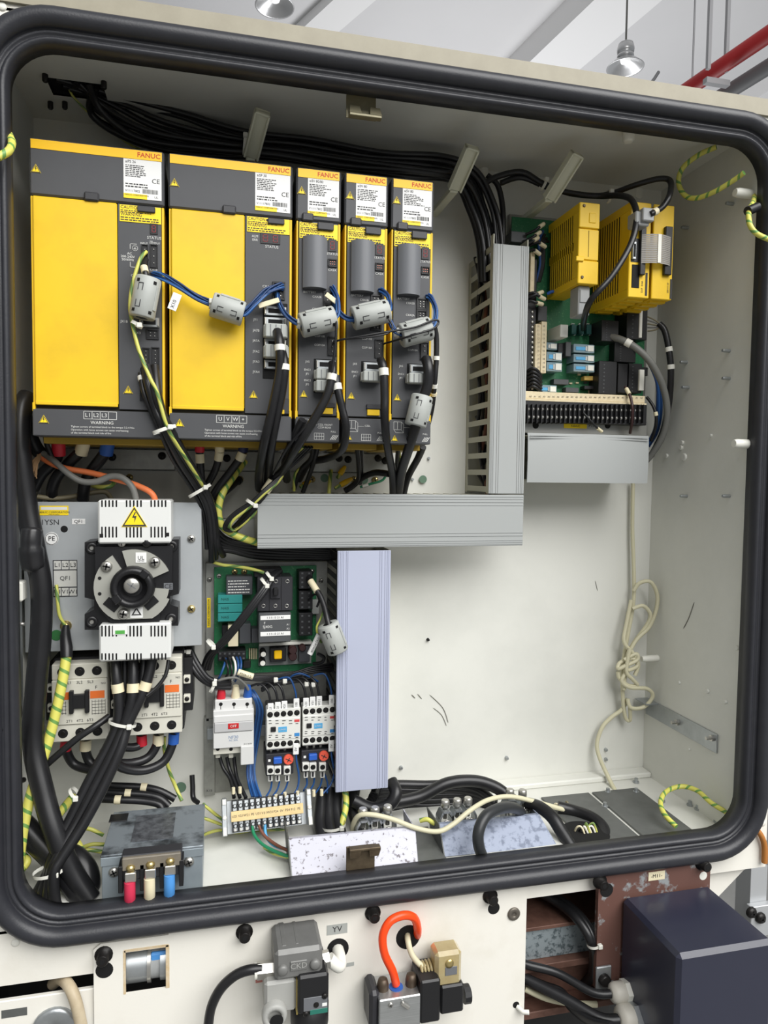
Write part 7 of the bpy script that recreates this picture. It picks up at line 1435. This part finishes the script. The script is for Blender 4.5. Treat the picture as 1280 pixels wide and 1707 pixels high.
NB_ = thing('navy_box', 'dark navy steel motor box projecting from the brown plate', 'motor', ((nx0+nx1)/2, (nf_+YBp)/2, nz1-240))
MB().box(nx0, nx1, nf_, YBp-.3, nz1-200, nz1, 5).build('housing', NAVY, NB_)
for x, z, px, py, r in ((0, 0, 1035, 1654, 13), (0, 0, 1048, 1697, 17)):
    q = PX(px, py, nx0-10); o = MB(); o.lathe(Vector((nx0-.2, q.y, q.z)), (-1, 0, .05), [(r*1.12, 0), (r*1.12, 7)], 6, False); g = o.build('gland_nut', STEEL if r > 15 else WHITE, NB_)
    MB().lathe(Vector((nx0-7, q.y, q.z)), (-1, 0, .05), [(r, 0), (r, 12), (r*.85, 16), (r*.5, 18)], 14).build('gland_cap', mat('gland_ivory', (196, 192, 182), .5) if 'gland_ivory' not in MATS else MATS['gland_ivory'], NB_)
    MB().tube(spline([(nx0-18, q.y, q.z), (nx0-45, q.y+8, q.z-1), (nx0-80, q.y+40, q.z+8), (nx0-120, -40, q.z+16), (nx0-150, -20, q.z+22)], 6), r*.42, 10).build('motor_lead', CABLE, None, 'black lead entering the %s gland of the navy box' % ('upper' if r < 15 else 'lower'), 'cable')
for i in range(2): cable('bay_cable', 'black cable arching behind the brown plate in the open bay', [(905+i*8, 1490, 0), (935+i*10, 1508, -20), (965+i*8, 1535, -50), (986+i*4, 1570, -66), (990+i*3, 1600, -52), (984, 1630, -30), (960, 1645, -10), (925, 1655, 10)], 6.4, CABLE, 'black cables behind the brown plate', n=10)
cable('bay_cable', 'black cable crossing the open bay towards the lower gland', [(876, 1632, -40), (910, 1645, -46), (935, 1655, -60), (955, 1680, -80), (985, 1702, -110), (1020, 1712, -140)], 6.4, CABLE, n=10)
cable('bay_lead', 'thin white lead lying in the open bay', [(874, 1648, -40), (910, 1664, -46), (950, 1672, -52), (995, 1674, -60)], 4, WC)
tie(989, 1573, -68, 9, .2, 'white cable tie on the bay cables beside the brown plate')
cable('rust_strap', 'rust orange cord hanging at the lower frame corner', [(1258, 1380, -64), (1268, 1392, -68), (1274, 1410, -68), (1274, 1438, -68)], 4, mat('rust_orange', (170, 110, 50), .7))
# aluminium stand beside the machine
ALP = mat('stand_aluminium', (186, 188, 190), .4, .4)
px0, px1 = W(1250, 1500, 260)[0], W(1277, 1500, 260)[0]
ST = thing('aluminium_stand', 'pale aluminium profile stand beside the machine', 'stand', ((px0+px1)/2, 260, -Z0))
MB().box(px0, px1, 260, 300, -Z0+.5, W(1262, 1445, 260)[1]).build('post', ALP, ST)
A = W(1243, 1512, 250)[1]; MB().box(px0-8, px1+150, 246, 260, A-62, A, 1).build('cross_profile', ALP, ST)
for k, (px, py) in enumerate(((1251, 1520), (1266, 1529))): screw(ST, px, py, 246, 11, DBOLT, 'profile_bolt', 9, True)
